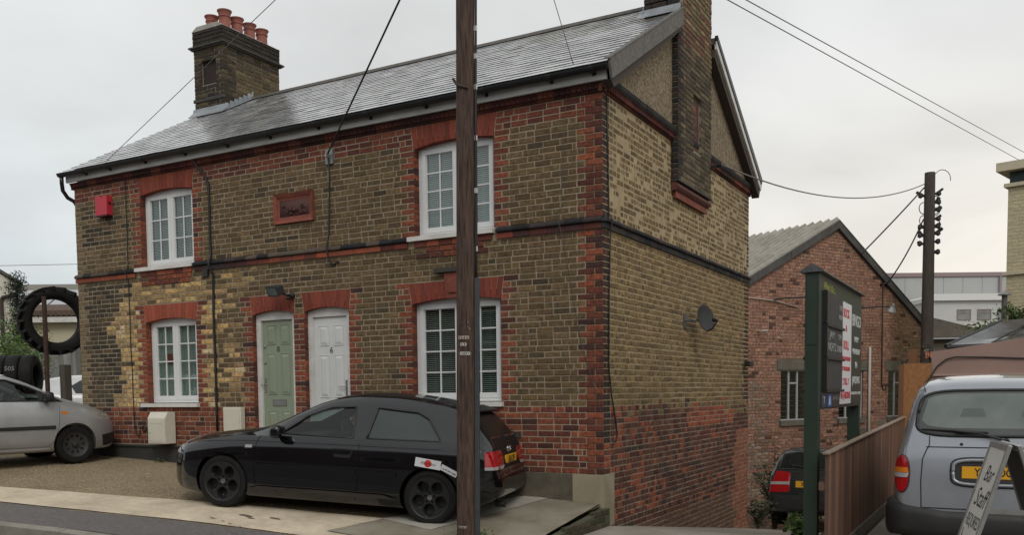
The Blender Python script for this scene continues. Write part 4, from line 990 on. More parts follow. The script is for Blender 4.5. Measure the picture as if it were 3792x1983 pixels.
class Car:
    def __init__(s, name, label, L, xm, cur, mt, cat='car', nst=80, group=None, bulge=.035, ends=(.02, .02)):
        s.root = thing(name, label, cat, group=group); s.L = L; s.xm = xm; s.cur = cur; s.mt = mt; s.bulge = bulge
        # stations: dense at both ends
        st = []
        for i in range(nst + 1):
            t = i / nst; u = .5 - .5 * math.cos(math.pi * t); st.append(lerp(t, u, .62) * L)
        rows_ = [s.section(x) for x in st]; n = len(rows_[0]); mb = MB(); vs = []; fs = []
        ring = 2 * n - 2
        for x, r in zip(st, rows_):
            full = r + [(-y, z) for y, z in reversed(r[1:-1])]
            vs += [(xm - x, y, z) for y, z in full]
        for i in range(len(st) - 1):
            for k in range(ring):
                fs.append((i * ring + k, i * ring + (k + 1) % ring, (i + 1) * ring + (k + 1) % ring, (i + 1) * ring + k))
        fs += [tuple(range(ring - 1, -1, -1)), tuple(range((len(st) - 1) * ring, len(st) * ring))]
        mb.add(vs, fs); s.body = part('body', mb, [mt, TRIM, UNDER], s.root, world=False)
        bm = bmesh.new(); bm.from_mesh(s.body.data); bmesh.ops.recalc_face_normals(bm, faces=bm.faces); bm.to_mesh(s.body.data)
        s.bvh = BVHTree.FromBMesh(bm); bm.normal_update()
        s.src = ([v.co.copy() for v in bm.verts], [v.normal.copy() for v in bm.verts], [[v.index for v in f.verts] for f in bm.faces]); bm.free()
    def section(s, x):
        c = s.cur; zb, zt, bl, w, wr = (curve(c[k], x) for k in ('zb', 'zt', 'belt', 'w', 'wr'))
        bl = min(bl, zt - .02); bl = max(bl, zb + .05); wb = w * (1 - s.bulge); H_ = bl - zb
        key = [(0, zb), (w * .5, zb), (w * .88, zb + .004), (w * .955, zb + .035), (w * .985, zb + H_ * .25), (w, zb + H_ * .55), (w * .992, zb + H_ * .8), (wb, bl)]
        h = zt - bl
        g = [(lerp(wb, wr, .10), bl + h * .06), (lerp(wb, wr, .5), bl + h * .40), (lerp(wb, wr, .9), bl + h * .74), (wr * .955, bl + h * .88), (wr * .84, bl + h * .955), (wr * .6, bl + h * .985), (wr * .3, bl + h * .997), (0, zt)]
        return key + g
    def cast(s, p, d):
        h = s.bvh.ray_cast(Vector(p), Vector(d)); return (h[0], h[1]) if h[0] is not None else (None, None)
    def axis(s, ax, sd=1):
        """returns f(a, b) -> (origin, direction)"""
        if ax == 'side': return lambda a, b: ((s.xm - a, 2 * sd, b), (0, -sd, 0))
        if ax == 'rear': return lambda a, b: ((s.xm - s.L - 1, a, b), (1, 0, 0))
        if ax == 'front': return lambda a, b: ((s.xm + 1, a, b), (-1, 0, 0))
        if ax == 'top': return lambda a, b: ((s.xm - a, b, 3), (0, 0, -1))
        if ax == 'rdiag': return lambda a, b: ((s.xm - s.L - .6 - a * .64, sd * (1.35 - a * .77), b), (.77, -sd * .64, 0))
        if ax == 'fdiag': return lambda a, b: ((s.xm + .6 + a * .64, sd * (1.35 - a * .77), b), (-.77, -sd * .64, 0))
    def patch(s, name, poly, ax, mt, off=.004, sd=1, na=14, nb=5, parent=None, label=None, th=0):
        f = s.axis(ax, sd); A = [p[0] for p in poly]; a0, a1 = min(A) + 1e-4, max(A) - 1e-4; vs = []; fs = []; n = len(poly)
        for i in range(na + 1):
            a = lerp(a0, a1, i / na); hits = []
            for k in range(n):
                p, q = poly[k], poly[(k + 1) % n]
                if (p[0] - a) * (q[0] - a) <= 0 and abs(p[0] - q[0]) > 1e-9: hits.append(p[1] + (q[1] - p[1]) * (a - p[0]) / (q[0] - p[0]))
            lo, hi = min(hits), max(hits)
            for j in range(nb + 1):
                o, d = f(a, lerp(lo, hi, j / nb)); h, nn = s.cast(o, d)
                if h is None: h = Vector(o) + Vector(d) * 2; nn = -Vector(d)
                if nn.dot(Vector(d)) > 0: nn = -nn
                vs.append(h + nn * off)
        m_ = nb + 1
        fs = [(i * m_ + j, i * m_ + j + 1, (i + 1) * m_ + j + 1, (i + 1) * m_ + j) for i in range(na) for j in range(nb)]
        e = (vs[m_] - vs[0]).cross(vs[1] - vs[0]); o, d = f(a0, poly[0][1])
        if e.dot(Vector(d)) > 0: fs = [q[::-1] for q in fs]
        mb = MB(); mb.add(vs, fs); return part(name, mb, mt, parent or s.root, smooth=True, world=False, label=label)
    def line(s, name, pts, ax, r, mt, sd=1, off=.0, n=6, closed=False, parent=None, sub=6, mb=None):
        f = s.axis(ax, sd); P = []; pts = list(pts) + ([pts[0]] if closed else [])
        for i in range(len(pts) - 1):
            for k in range(sub + (1 if i == len(pts) - 2 else 0)):
                t = k / sub; o, d = f(lerp(pts[i][0], pts[i + 1][0], t), lerp(pts[i][1], pts[i + 1][1], t)); h, nn = s.cast(o, d)
                if h is not None:
                    if nn.dot(Vector(d)) > 0: nn = -nn
                    P.append(h + nn * off)
        if len(P) < 2: return None
        own = mb is None; mb = mb or MB(); mb.tube(P, r, n)
        return part(name, mb, mt, parent or s.root, smooth=True, world=False) if own else mb
    def cut(s, arches, cabin=None, wins=(), screens=()):
        cs_ = []
        for x, r, z in arches:
            mb = MB(); n = 28
            mb.prism([(s.xm - x + r * math.cos(2 * math.pi * i / n), z + r * math.sin(2 * math.pi * i / n)) for i in range(n)], .52, 1.3); cs_.append(tmp_obj(mb))
            mb = MB(); mb.prism([(s.xm - x + r * math.cos(2 * math.pi * i / n), z + r * math.sin(2 * math.pi * i / n)) for i in range(n)], -1.3, -.52); cs_.append(tmp_obj(mb))
        if cabin:
            x0, x1, zf = cabin; mb = MB(); vs = []; ns = 16
            for i in range(ns + 1):
                x = lerp(x0, x1, i / ns); sec = [p for p in s.section(x)]; top = []
                for y, z in sec[5:]: top.append((max(0, y - .05), max(zf + .02, z - .045)))
                ring_ = [(0, zf), (top[0][0], zf)] + top
                full = ring_ + [(-y, z) for y, z in reversed(ring_[1:-1])]
                vs += [(s.xm - x, y, z) for y, z in full]
            m_ = len(vs) // (ns + 1)
            mb.add(vs, [(i * m_ + k, i * m_ + (k + 1) % m_, (i + 1) * m_ + (k + 1) % m_, (i + 1) * m_ + k) for i in range(ns) for k in range(m_)] + [tuple(range(m_ - 1, -1, -1)), tuple(range(ns * m_, (ns + 1) * m_))])
            cs_.append(tmp_obj(mb))
        for poly in wins:
            mb = MB(); mb.prism([(s.xm - a, b) for a, b in poly], .2, 1.2); mb2 = MB(); mb2.prism([(s.xm - a, b) for a, b in poly], -1.2, -.2); cs_ += [tmp_obj(mb), tmp_obj(mb2)]
        for poly, x0, x1 in screens:
            mb = MB(); mb.prism(poly, s.xm - x0, s.xm - x1, fr=lambda a, b, d: (d, a, b)); cs_.append(tmp_obj(mb))
        apply_bool(s.body, cs_)
    def finish(s, loc, yaw, pitch=0, roll=0):
        smooth_by_angle(s.body, 32)
        me = s.body.data; co, no, fa = s.src; ln = [tuple(n.vector) for n in me.corner_normals]; hit = False
        for p in me.polygons:                       # keep the shading of the uncut shell round the openings
            h, n_, fi_, dist = s.bvh.find_nearest(p.center)
            if h is None or dist > .002 or abs(n_.dot(p.normal)) < .7: continue
            for li in p.loop_indices:
                v = me.vertices[me.loops[li].vertex_index].co; h2, n2, f2, d2 = s.bvh.find_nearest(v)
                if d2 > .003 or len(fa[f2]) > 4: continue
                w_ = poly_3d_calc([co[i] for i in fa[f2]], h2); q = Vector((0, 0, 0))
                for k_, i in zip(w_, fa[f2]): q += no[i] * k_
                if q.length < .3: continue
                q.normalize(); ln[li] = tuple(q if q.dot(p.normal) > 0 else -q); hit = True
        if hit: me.normals_split_custom_set(ln)
        s.root.location = loc; s.root.rotation_euler = (roll, pitch, yaw)
    def plate(s, txt, y, z, M=None, ax='rear', w_=.52, h_=.111, parent=None, sx=.72, tilt=0):
        o, d = s.axis(ax)(y, z); h, nn = s.cast(o, d)
        sgn = -1 if ax == 'rear' else 1
        U = Vector((0, sgn, 0)); V = Vector((math.sin(tilt), 0, math.cos(tilt)))
        F = frame(h + Vector((sgn * .012, 0, 0)), U, V)
        mb = MB(); mb.box(-w_ / 2, w_ / 2, -h_ / 2, h_ / 2, -.02, 0, M=F)
        pl_ = part('number_plate', mb, PLATE, parent or s.root, world=False)
        text('lettering', txt, h_ * .92, INK, pl_, F @ Matrix.Translation((0, 0, .0012)), sx=sx, ext=.0006, bold=.002)
        return pl_
def wheel(car, x, sd, rad_, wd, style, yo, name='wheel'):
    """tyre with a rim child; the hub axis runs along y, outer face towards sd"""
    M = Matrix.Translation((car.xm - x, sd * yo, rad_)) @ Matrix.Rotation(rad(-90) * sd, 4, 'X')
    mb = MB(); ri = rad_ * (.74 if style == 'five' else .66)
    pr = [(ri, -wd), (rad_ * .93, -wd), (rad_ * .985, -wd + .015), (rad_, -wd + .03), (rad_, -.035), (rad_ * .985, -.014), (rad_ * .94, -.002), (ri + .02, .0), (ri, -.008)]
    mb.lathe(pr, 44, M, close=True)
    t = part(name, mb, RUBBER, car.root, world=False); smooth_by_angle(t, 40)
    mb = MB(); na, nr = (120, 30) if style != 'plain' else (48, 12); vs = []; fs = []; mi = []
    for i in range(nr + 1):
        r = ri * 1.02 * i / nr
        for k in range(na):
            a = 2 * math.pi * k / na; z = -.012 - .012 * math.cos(r / ri * 2.2)
            q = 0
            if style == 'five':
                for h in range(5):
                    b = 2 * math.pi * h / 5 + .31; cx, cy = .60 * ri * math.cos(b), .60 * ri * math.sin(b)
                    dx, dy = r * math.cos(a) - cx, r * math.sin(a) - cy
                    lx = dx * math.cos(b) + dy * math.sin(b); ly = -dx * math.sin(b) + dy * math.cos(b)
                    q = max(q, 1 - math.hypot(lx / (.30 * ri), ly / ((.285 - .08 * lx / ri) * ri)))
                    c5 = 2 * math.pi * h / 5 + .31 + math.pi / 5
                    if math.hypot(r * math.cos(a) - .24 * ri * math.cos(c5), r * math.sin(a) - .24 * ri * math.sin(c5)) < .05 * ri: z -= .02
                if q > 0: z -= min(.09, q * .8)
            elif style == 'steel':
                z -= .02 * math.sin(min(1, r / ri) * math.pi)
                for h in range(10):
                    b = 2 * math.pi * h / 10
                    if math.hypot(r * math.cos(a) - .66 * ri * math.cos(b), r * math.sin(a) - .66 * ri * math.sin(b)) < .10 * ri: z -= .03; q = 1
                if r < ri * .22: z += .03
            if i == nr: z = .0
            if i == nr - 1: z = max(z, -.004)
            vs.append((r * math.cos(a), r * math.sin(a), z)); 
    for i in range(nr):
        for k in range(na): fs.append((i * na + k, i * na + (k + 1) % na, (i + 1) * na + (k + 1) % na, (i + 1) * na + k))
    mb.add([M @ Vector(v) for v in vs], fs)
    r_ = part('rim', mb, RIMS[style], t, world=False); smooth_by_angle(r_, 50)
    if style != 'plain':
        mb = MB(); mb.lathe([(.0001, .004), (.028, .003), (.031, -.002), (.031, -.03)], 16, M @ Matrix.Translation((0, 0, -.016))); part('hub_cap', mb, CHROME if style == 'five' else BLACKP, t, world=False)
    mb = MB(); mb.lathe([(.001, -wd * .6), (ri, -wd * .6), (ri, -wd * .55), (.001, -wd * .55)], 24, M); part('brake', mb, UNDER, t, world=False)
    return t
RIMS = {'five': mat('black_alloy', (.012, .012, .0125), (.017, .017, .0175), rough=.42, scale=20), 'steel': mat('black_steel', (.02, .02, .02), (.035, .032, .03), rough=.6, scale=20), 'plain': mat('plain_rim', (.14, .14, .145), rough=.4, metal=.6)}
def seats(car, xs, z, parent=None):
    for x, w0 in xs:
        for y in (-.36, .36):
            mb = MB(); M = Matrix.Translation((car.xm - x, y, z))
            mb.box(-.24, .24, -.24, .24, 0, .14, M=M, bev=.05)
            B = M @ Matrix.Translation((-.24, 0, .10)) @ Matrix.Rotation(rad(-16), 4, 'Y')
            mb.box(-.07, .07, -.23, .23, 0, .52, M=B, bev=.06); mb.box(-.04, .05, -.12, .12, .56, .74, M=B, bev=.04); mb.tube([B @ Vector((0, y2, .5)) for y2 in (-.05,)] + [B @ Vector((0, -.05, .6))], .008, 6)
            part('seat', mb, SEATM, car.root, world=False)
def steering(car, x, y, z):
    M = Matrix.Translation((car.xm - x, y, z)) @ Matrix.Rotation(rad(-64), 4, 'Y'); mb = MB()
    mb.tube([M @ Vector((.19 * math.cos(a * math.pi / 12), .19 * math.sin(a * math.pi / 12), 0)) for a in range(25)], .016, 8)
    for a in (0, 2.1, 4.2): mb.tube([M @ Vector((0, 0, -.02)), M @ Vector((.18 * math.cos(a), .18 * math.sin(a), 0))], .016, 6)
    mb.lathe([(.0001, .02), (.07, .01), (.07, -.03)], 14, M); part('steering_wheel', mb, TRIM, car.root, world=False, smooth=True)
def mirror(car, x, sd, z, mt):
    o, d = car.axis('side', sd)(x, z); h, n_ = car.cast(o, d); mb = MB()
    M = Matrix.Translation(h + Vector((-.02, sd * .13, .05)))
    mb.box(-.07, .06, -.10, .10, -.07, .075, M=M, bev=.04); p = part('wing_mirror', mb, mt, car.root, world=False); smooth_by_angle(p, 50)
    mb = MB(); mb.tube([h - Vector((0, sd * .02, 0)), h + Vector((-.01, sd * .06, .01))], .03, 8); part('mirror_arm', mb, TRIM, p, world=False)

# black hatchback in front of the doors
BLK = mat('black_paint', (0.0032, 0.0035, 0.005), (0.0042, 0.0044, 0.006), rough=.08, coat=.6, spec=.45, scale=2, coord='obj', grime=.12, gscale=3, gcol=(.010, .0095, .009))
MATTE = mat('matte_black_wrap', (0.009, 0.009, 0.0095), (0.012, 0.012, 0.0125), rough=.5, spec=.25, scale=4, coord='obj')
A3 = dict(zt=[(0, .50), (.03, .60), (.10, .69), (.30, .785), (.65, .875), (1.0, .93), (1.20, .96), (1.36, 1.005), (1.52, 1.085), (1.75, 1.215), (2.0, 1.335), (2.25, 1.405), (2.55, 1.44), (2.85, 1.443), (3.2, 1.42), (3.5, 1.375), (3.72, 1.325), (3.79, 1.285), (3.90, 1.175), (4.0, 1.06), (4.06, .985), (4.10, .92), (4.13, .82), (4.17, .68), (4.20, .58), (4.215, .52)],
          belt=[(0, .46), (.10, .60), (.35, .72), (.7, .80), (1.1, .865), (1.6, .885), (2.4, .90), (3.2, .925), (3.7, .93), (4.0, .90), (4.1, .80), (4.2, .50)],
          zb=[(0, .30), (.06, .23), (.22, .165), (.6, .15), (3.5, .16), (3.85, .20), (4.05, .27), (4.17, .34), (4.215, .42)],
          w=[(0, .42), (.05, .54), (.16, .68), (.35, .80), (.7, .872), (1.4, .882), (2.4, .878), (3.2, .885), (3.6, .875), (3.9, .84), (4.06, .79), (4.15, .73), (4.215, .64)],
          wr=[(0, .36), (.15, .52), (.6, .68), (1.2, .70), (1.5, .67), (1.9, .61), (2.4, .585), (3.0, .575), (3.5, .55), (3.8, .55), (4.0, .63), (4.12, .64), (4.215, .52)])
GAPM = mat('dark_gap', (.0012, .0012, .0013), rough=.8, spec=.1)
def build_a3():
    c = Car('black_hatchback', 'black three door hatchback parked in front of the cottage doors', 4.215, 2.145, A3, BLK)
    W1 = [(1.58, .925), (2.50, .925), (2.44, 1.275), (2.15, 1.255), (1.86, 1.14)]
    W2 = [(2.66, .93), (3.54, .95), (3.50, 1.0), (3.34, 1.185), (3.2, 1.25), (2.71, 1.28)]
    WS = [(-.62, 1.02), (.62, 1.02), (.52, 1.36), (-.52, 1.36)]
    RWp = [(-.56, 1.02), (.56, 1.02), (.47, 1.275), (-.47, 1.275)]
    c.cut([(.865, .345, .315), (3.44, .345, .315)], cabin=(1.42, 3.78, .45), wins=[W1, W2], screens=[(WS, 1.25, 2.15)])
    for sd in (1, -1):
        for nm, p in (('front_side_window', W1), ('rear_side_window', W2)):
            g_ = c.patch(nm, p, 'side', THIN if nm[0] == 'f' or sd < 0 else mat('tinted_side', (.022, .030, .028), (.032, .042, .039), rough=.12, spec=.6, scale=2), off=-.012, sd=sd, na=16)
            c.line('window_seal', p, 'side', .011, TRIM, sd=sd, closed=True, parent=g_)
        mb = MB()
        for pts in ([(1.36, .89), (1.31, .80), (1.29, .60), (1.30, .36), (1.34, .24)], [(2.58, .915), (2.60, .55), (2.55, .22)]): c.line('x', pts, 'side', .0035, TRIM, sd=sd, mb=mb, off=-.001)
        c.line('x', [(.30, .735), (.75, .79), (1.13, .815), (2.4, .84), (3.75, .86), (3.95, .85)], 'side', .003, TRIM, sd=sd, mb=mb, off=-.001)
        part('panel_gap', mb, GAPM, c.root, world=False)
        for a, b in ((1.32, 2.56), (2.61, 3.05)): c.patch('rubbing_strip', [(a, .515), (b, .52), (b, .575), (a, .57)], 'side', BLK, off=.012, sd=sd, na=12, nb=3)
        c.patch('side_skirt', [(1.20, .255), (3.06, .265), (3.02, .315), (1.24, .30)], 'side', BLK, off=.020, sd=sd, na=12, nb=3)
        hnd = c.patch('door_handle', [(2.28, .745), (2.50, .75), (2.51, .79), (2.28, .79)], 'side', BLK, off=.022, sd=sd, na=8, nb=3)
        c.patch('handle_recess', [(2.27, .70), (2.49, .70), (2.52, .80), (2.26, .80)], 'side', TRIM, off=.003, sd=sd, na=8, nb=3, parent=hnd)
        mirror(c, 1.60, sd, .90, BLK)
        c.patch('side_indicator', [(1.17, .735), (1.26, .74), (1.26, .775), (1.17, .77)], 'side', CLRL, off=.004, sd=sd, na=4, nb=2)
        c.patch('headlight', [(-.05, .60), (.32, .615), (.30, .72), (.22, .735), (-.02, .70)], 'fdiag', CLRL, off=.004, sd=sd, na=10, nb=4)
        tl = c.patch('tail_light', [(-.06, .66), (.33, .665), (.34, .80), (.29, .87), (-.06, .86)], 'rdiag', REDL, off=.005, sd=sd, na=10, nb=6)
        c.patch('reversing_lens', [(-.06, .66), (.332, .665), (.335, .70), (-.06, .695)], 'rdiag', CLRL, off=.009, sd=sd, na=8, nb=2, parent=tl)
        c.line('lamp_edge', [(-.06, .66), (.33, .665), (.34, .80), (.29, .87), (-.06, .86)], 'rdiag', .005, TRIM, sd=sd, closed=True, parent=tl)
        for x in (.865, 3.44): wheel(c, x, sd, .312, .22, 'five', .845)
    c.patch('windscreen', WS, 'front', THIN, off=-.012, na=14, nb=8)
    c.patch('rear_window', RWp, 'rear', mat('dark_rear_glass', (.008, .008, .009), rough=.3, spec=.3), off=.003, na=14, nb=6)
    c.patch('bonnet', [(.14, -.52), (.14, .52), (.5, .68), (1.26, .70), (1.31, .4), (1.34, 0), (1.31, -.4), (1.26, -.70), (.5, -.68)], 'top', MATTE, off=.0015, na=30, nb=16)
    c.patch('roof_wrap', [(2.2, -.50), (2.2, .50), (2.5, .535), (3.3, .52), (3.74, .49), (3.74, -.49), (3.3, -.52), (2.5, -.535)], 'top', MATTE, off=.0015, na=24, nb=14)
    c.patch('sunroof_glass', [(3.0, -.40), (3.0, .40), (3.34, .40), (3.34, -.40)], 'top', CARGLASS, off=.003, na=6, nb=6)
    mb = MB(); M = Matrix.Translation((c.xm - 3.74, 0, 1.318)) @ Matrix.Rotation(rad(-13), 4, 'Y'); mb.box(-.12, .10, -.50, .50, -.012, .012, M=M, bev=.010); part('spoiler', mb, MATTE, c.root, world=False)
    c.patch('tailgate_wrap', [(-.60, .66), (.60, .66), (.60, .90), (.56, .995), (-.56, .995), (-.60, .90)], 'rear', MATTE, off=.0018, na=20, nb=6)
    mb = MB(); c.line('x', [(-.64, .62), (-.64, .80), (-.63, .92), (-.57, 1.0)], 'rear', .0035, TRIM, mb=mb); c.line('x', [(.64, .62), (.64, .80), (.63, .92), (.57, 1.0)], 'rear', .0035, TRIM, mb=mb); c.line('x', [(-.70, .62), (.70, .62)], 'rear', .004, TRIM, mb=mb); part('tailgate_gap', mb, TRIM, c.root, world=False)
    c.plate('RJ56 CVF', 0, .745)
    mb = MB(); o, d = c.axis('rear')(0, .865); h, n_ = c.cast(o, d)
    for i in range(4):
        M = Matrix.Translation(h + Vector((-.008, .066 - i * .044, 0))) @ Matrix.Rotation(rad(90), 4, 'Y')
        mb.tube([M @ Vector((.031 * math.cos(a * math.pi / 10), .031 * math.sin(a * math.pi / 10), 0)) for a in range(21)], .0055, 6)
    part('emblem', mb, CHROME, c.root, world=False, smooth=True)
    o, d = c.axis('rear')(.50, .66); h, n_ = c.cast(o, d); F = frame(h + Vector((-.006, 0, 0)), (0, -1, 0), (0, 0, 1))
    text('badge', 'TDI', .045, CHROME, c.root, F); mb = MB(); mb.box(.06, .10, -.02, .025, 0, .002, M=F @ Matrix.Translation((-.20, .02, 0))); part('badge_shield', mb, REDL, c.root, world=False)
    c.patch('rear_bumper', [(-.80, .36), (.80, .36), (.82, .46), (.78, .56), (-.78, .56), (-.82, .46)], 'rear', BLK, off=.018, na=24, nb=6)
    mb = MB(); M = Matrix.Translation((c.xm - 4.12, .44, .255)) @ Matrix.Rotation(rad(-90), 4, 'Y'); mb.lathe([(.036, -.02), (.036, .10), (.030, .10), (.028, -.02)], 14, M); part('exhaust_pipe', mb, mat('exhaust', (.03, .028, .026), rough=.5, metal=.5), c.root, world=False)
    # stickers over the rear wheel
    ST = mat('white_sticker', (.62, .62, .63), rough=.5); RS = mat('red_sticker', (.55, .03, .03), rough=.5)
    def sticker(x, z, a, w_, h_, body, dot):
        o, d = c.axis('side', 1)(x, z); h, n_ = c.cast(o, d); U = Vector((-math.cos(a), 0, math.sin(a)))
        Vv = n_.cross(U).normalized(); U = Vv.cross(n_); F = frame(h + n_ * .005, U, Vv)
        mb = MB(); mb.box(-w_ / 2, w_ / 2, -h_ / 2, h_ / 2, -.002, 0, M=F); p = part('sticker', mb, ST, c.root, world=False)
        if dot: part('sticker_dot', MB().lathe([(.0001, .0006), (h_ * .42, .0006), (h_ * .42, -.001)], 20, F), RS, p, world=False)
        if body: text('lettering', body, h_ * .5, INK, p, F @ Matrix.Translation((0, 0, .0012)), sx=.8, ext=.0003, shear=.2)
        else:
            mk = MB(); r9 = random.Random(3)
            for i in range(15): x9 = -.085 + i * .0115; z9 = -.008 + r9.uniform(-.006, .006); mk.box(x9, x9 + r9.uniform(.003, .008), z9 - r9.uniform(.004, .014), z9 + r9.uniform(.004, .012), .0002, .0008, M=F)
            part('print', mk, INK, p, world=False)
    sticker(3.42, .70, rad(-6), .30, .10, 'Abourdary', True); sticker(3.665, .635, rad(-24), .20, .065, '', False)
    mb = MB(); mb.box(c.xm - 1.80, c.xm - 1.44, -.70, .70, .62, .90, bev=.05); part('dashboard', mb, TRIM, c.root, world=False)
    seats(c, [(2.40, 0), (3.1, 0)], .44); steering(c, 1.95, -.36, .88)
    mb = MB(); M = Matrix.Translation((c.xm - 2.06, -.02, 1.25)); mb.box(-.02, .02, -.10, .10, -.03, .03, M=M, bev=.01); mb.tube([M @ Vector((0, 0, -.02)), M @ Vector((0, 0, -.10))], .004, 5); mb.box(-.015, .015, -.02, .02, -.20, -.10, M=M); part('rear_view_mirror', mb, TRIM, c.root, world=False)
    return c
car = build_a3()
hd = Vector((-2.48, -.70)).normalized(); lf_ = Vector((-hd.y, hd.x))
mid = Vector((-2.66, -2.01)) - lf_ * .845
car.finish((mid.x, mid.y, -.405), math.atan2(hd.y, hd.x), rad(-3.5))

# silver hatchback nosed in at the left end
SIL = paint('silver_paint', (0.47, 0.48, 0.49), rough=.38, metal=.55, coat=.6, grime=.2, gcol=(.22, .21, .19))
FI = dict(zt=[(0, .52), (.03, .64), (.10, .73), (.3, .83), (.6, .93), (.85, 1.0), (1.0, 1.065), (1.25, 1.21), (1.5, 1.335), (1.75, 1.415), (2.1, 1.46), (2.6, 1.465), (3.1, 1.43), (3.45, 1.36), (3.62, 1.22), (3.75, 1.02), (3.83, .9), (3.89, .7), (3.917, .5)],
          belt=[(0, .48), (.1, .64), (.4, .78), (.9, .90), (1.5, .93), (2.5, .97), (3.4, 1.0), (3.7, .96), (3.85, .7), (3.917, .48)],
          zb=[(0, .34), (.06, .26), (.2, .20), (.6, .19), (3.3, .20), (3.7, .26), (3.917, .38)],
          w=[(0, .34), (.05, .46), (.16, .60), (.38, .74), (.75, .832), (1.4, .84), (2.6, .84), (3.3, .83), (3.7, .77), (3.85, .7), (3.917, .6)],
          wr=[(0, .30), (.2, .48), (.7, .66), (1.0, .66), (1.4, .61), (2.0, .58), (3.0, .57), (3.5, .56), (3.75, .6), (3.917, .5)])
c = Car('silver_hatchback', 'silver five door hatchback nosed in beside the tyre display', 3.917, 2.04, FI, SIL)
W1 = [(.98, .975), (1.62, .985), (1.98, .99), (1.96, 1.32), (1.70, 1.30), (1.42, 1.20), (1.18, 1.085)]
W2 = [(2.06, .99), (2.75, 1.01), (2.95, 1.2), (2.85, 1.32), (2.06, 1.325)]
WS = [(-.62, 1.03), (.62, 1.03), (.54, 1.37), (-.54, 1.37)]
c.cut([(.80, .335, .295), (3.286, .335, .295)], cabin=(.98, 3.45, .45), wins=[W1, W2], screens=[(WS, .9, 1.75)])
for sd in (1, -1):
    for nm, p in (('front_side_window', W1), ('rear_side_window', W2)):
        g_ = c.patch(nm, p, 'side', THIN, off=-.012, sd=sd, na=16); c.line('window_seal', p, 'side', .014, TRIM, sd=sd, closed=True, parent=g_)
    c.patch('quarter_trim', [(.93, .955), (1.30, .965), (1.30, 1.13), (1.18, 1.07)], 'side', TRIM, off=.005, sd=sd, na=8)
    mb = MB()
    for pts in ([(1.02, .90), (1.04, .62), (1.12, .36), (1.22, .28)], [(2.02, .98), (2.04, .5), (2.02, .27)], [(.05, .60), (.2, .70), (.42, .73), (.30, .80)]): c.line('x', pts, 'side', .003, TRIM, sd=sd, mb=mb)
    part('panel_gap', mb, TRIM, c.root, world=False)
    for a, b in ((1.10, 1.98), (2.06, 2.9)): c.patch('rubbing_strip', [(a, .545), (b, .545), (b, .60), (a, .60)], 'side', TRIM, off=.012, sd=sd, nb=3)
    c.patch('side_indicator', [(.905, .77), (1.0, .77), (1.0, .815), (.905, .81)], 'side', AMBL, off=.006, sd=sd, na=4, nb=2)
    c.patch('headlight', [(0.0, .66), (.40, .70), (.46, .80), (.30, .81), (.02, .74)], 'fdiag', CLRL, off=.005, sd=sd, nb=4)
    c.patch('bumper_trim', [(.02, .30), (.34, .24), (.36, .42), (.02, .46)], 'side', TRIM, off=.006, sd=sd)
    c.patch('sill_line', [(1.2, .235), (2.9, .24), (2.9, .275), (1.2, .27)], 'side', SIL, off=.012, sd=sd, nb=2)
    mirror(c, 1.18, sd, .99, TRIM)
    for x in (.80, 3.286): wheel(c, x, sd, .292, .19, 'steel', .795)
c.patch('windscreen', WS, 'front', THIN, off=-.012, nb=8)
c.patch('grille', [(-.4, .40), (.4, .40), (.4, .50), (-.4, .50)], 'front', TRIM, off=.006)
mb = MB(); mb.box(c.xm - 1.38, c.xm - 1.0, -.68, .68, .65, .98, bev=.05); part('dashboard', mb, TRIM, c.root, world=False)
seats(c, [(2.05, 0)], .46); steering(c, 1.52, -.34, .97)
a_ = rad(13); hd = Vector((math.sin(a_), math.cos(a_))); rt = Vector((hd.y, -hd.x))
q = Vector((-8.50, -.99)) - rt * .795 - hd * (2.04 - .80)
c.finish((q.x, q.y, -.045), math.atan2(hd.y, hd.x), rad(-.6))

# white car behind the cottage corner
WHP = paint('white_car_paint', (0.62, 0.63, 0.64), rough=.3, coat=.6, grime=.1)
c = Car('white_car', 'white car half hidden behind the wooden post at the left', 3.917, 2.04, FI, WHP, nst=48)
for sd in (1, -1):
    c.patch('side_window', [(1.15, 1.0), (2.85, 1.03), (2.9, 1.2), (2.7, 1.33), (1.75, 1.33), (1.4, 1.2)], 'side', CARGLASS, off=.004, sd=sd, na=18)
    c.patch('window_pillar', [(2.0, 1.0), (2.08, 1.0), (2.08, 1.34), (2.0, 1.34)], 'side', WHP, off=.008, sd=sd, na=3)
    c.patch('door_handle', [(1.80, .86), (1.98, .86), (1.98, .91), (1.80, .91)], 'side', CHROME, off=.02, sd=sd, na=4, nb=2)
    c.line('panel_gap', [(2.04, .98), (2.04, .3)], 'side', .004, TRIM, sd=sd)
    for x in (.80, 3.286): wheel(c, x, sd, .292, .19, 'plain', .80)
c.patch('windscreen', [(-.6, 1.05), (.6, 1.05), (.52, 1.36), (-.52, 1.36)], 'front', CARGLASS, off=.004)
c.finish((-14.6, 4.3, .05), rad(52))

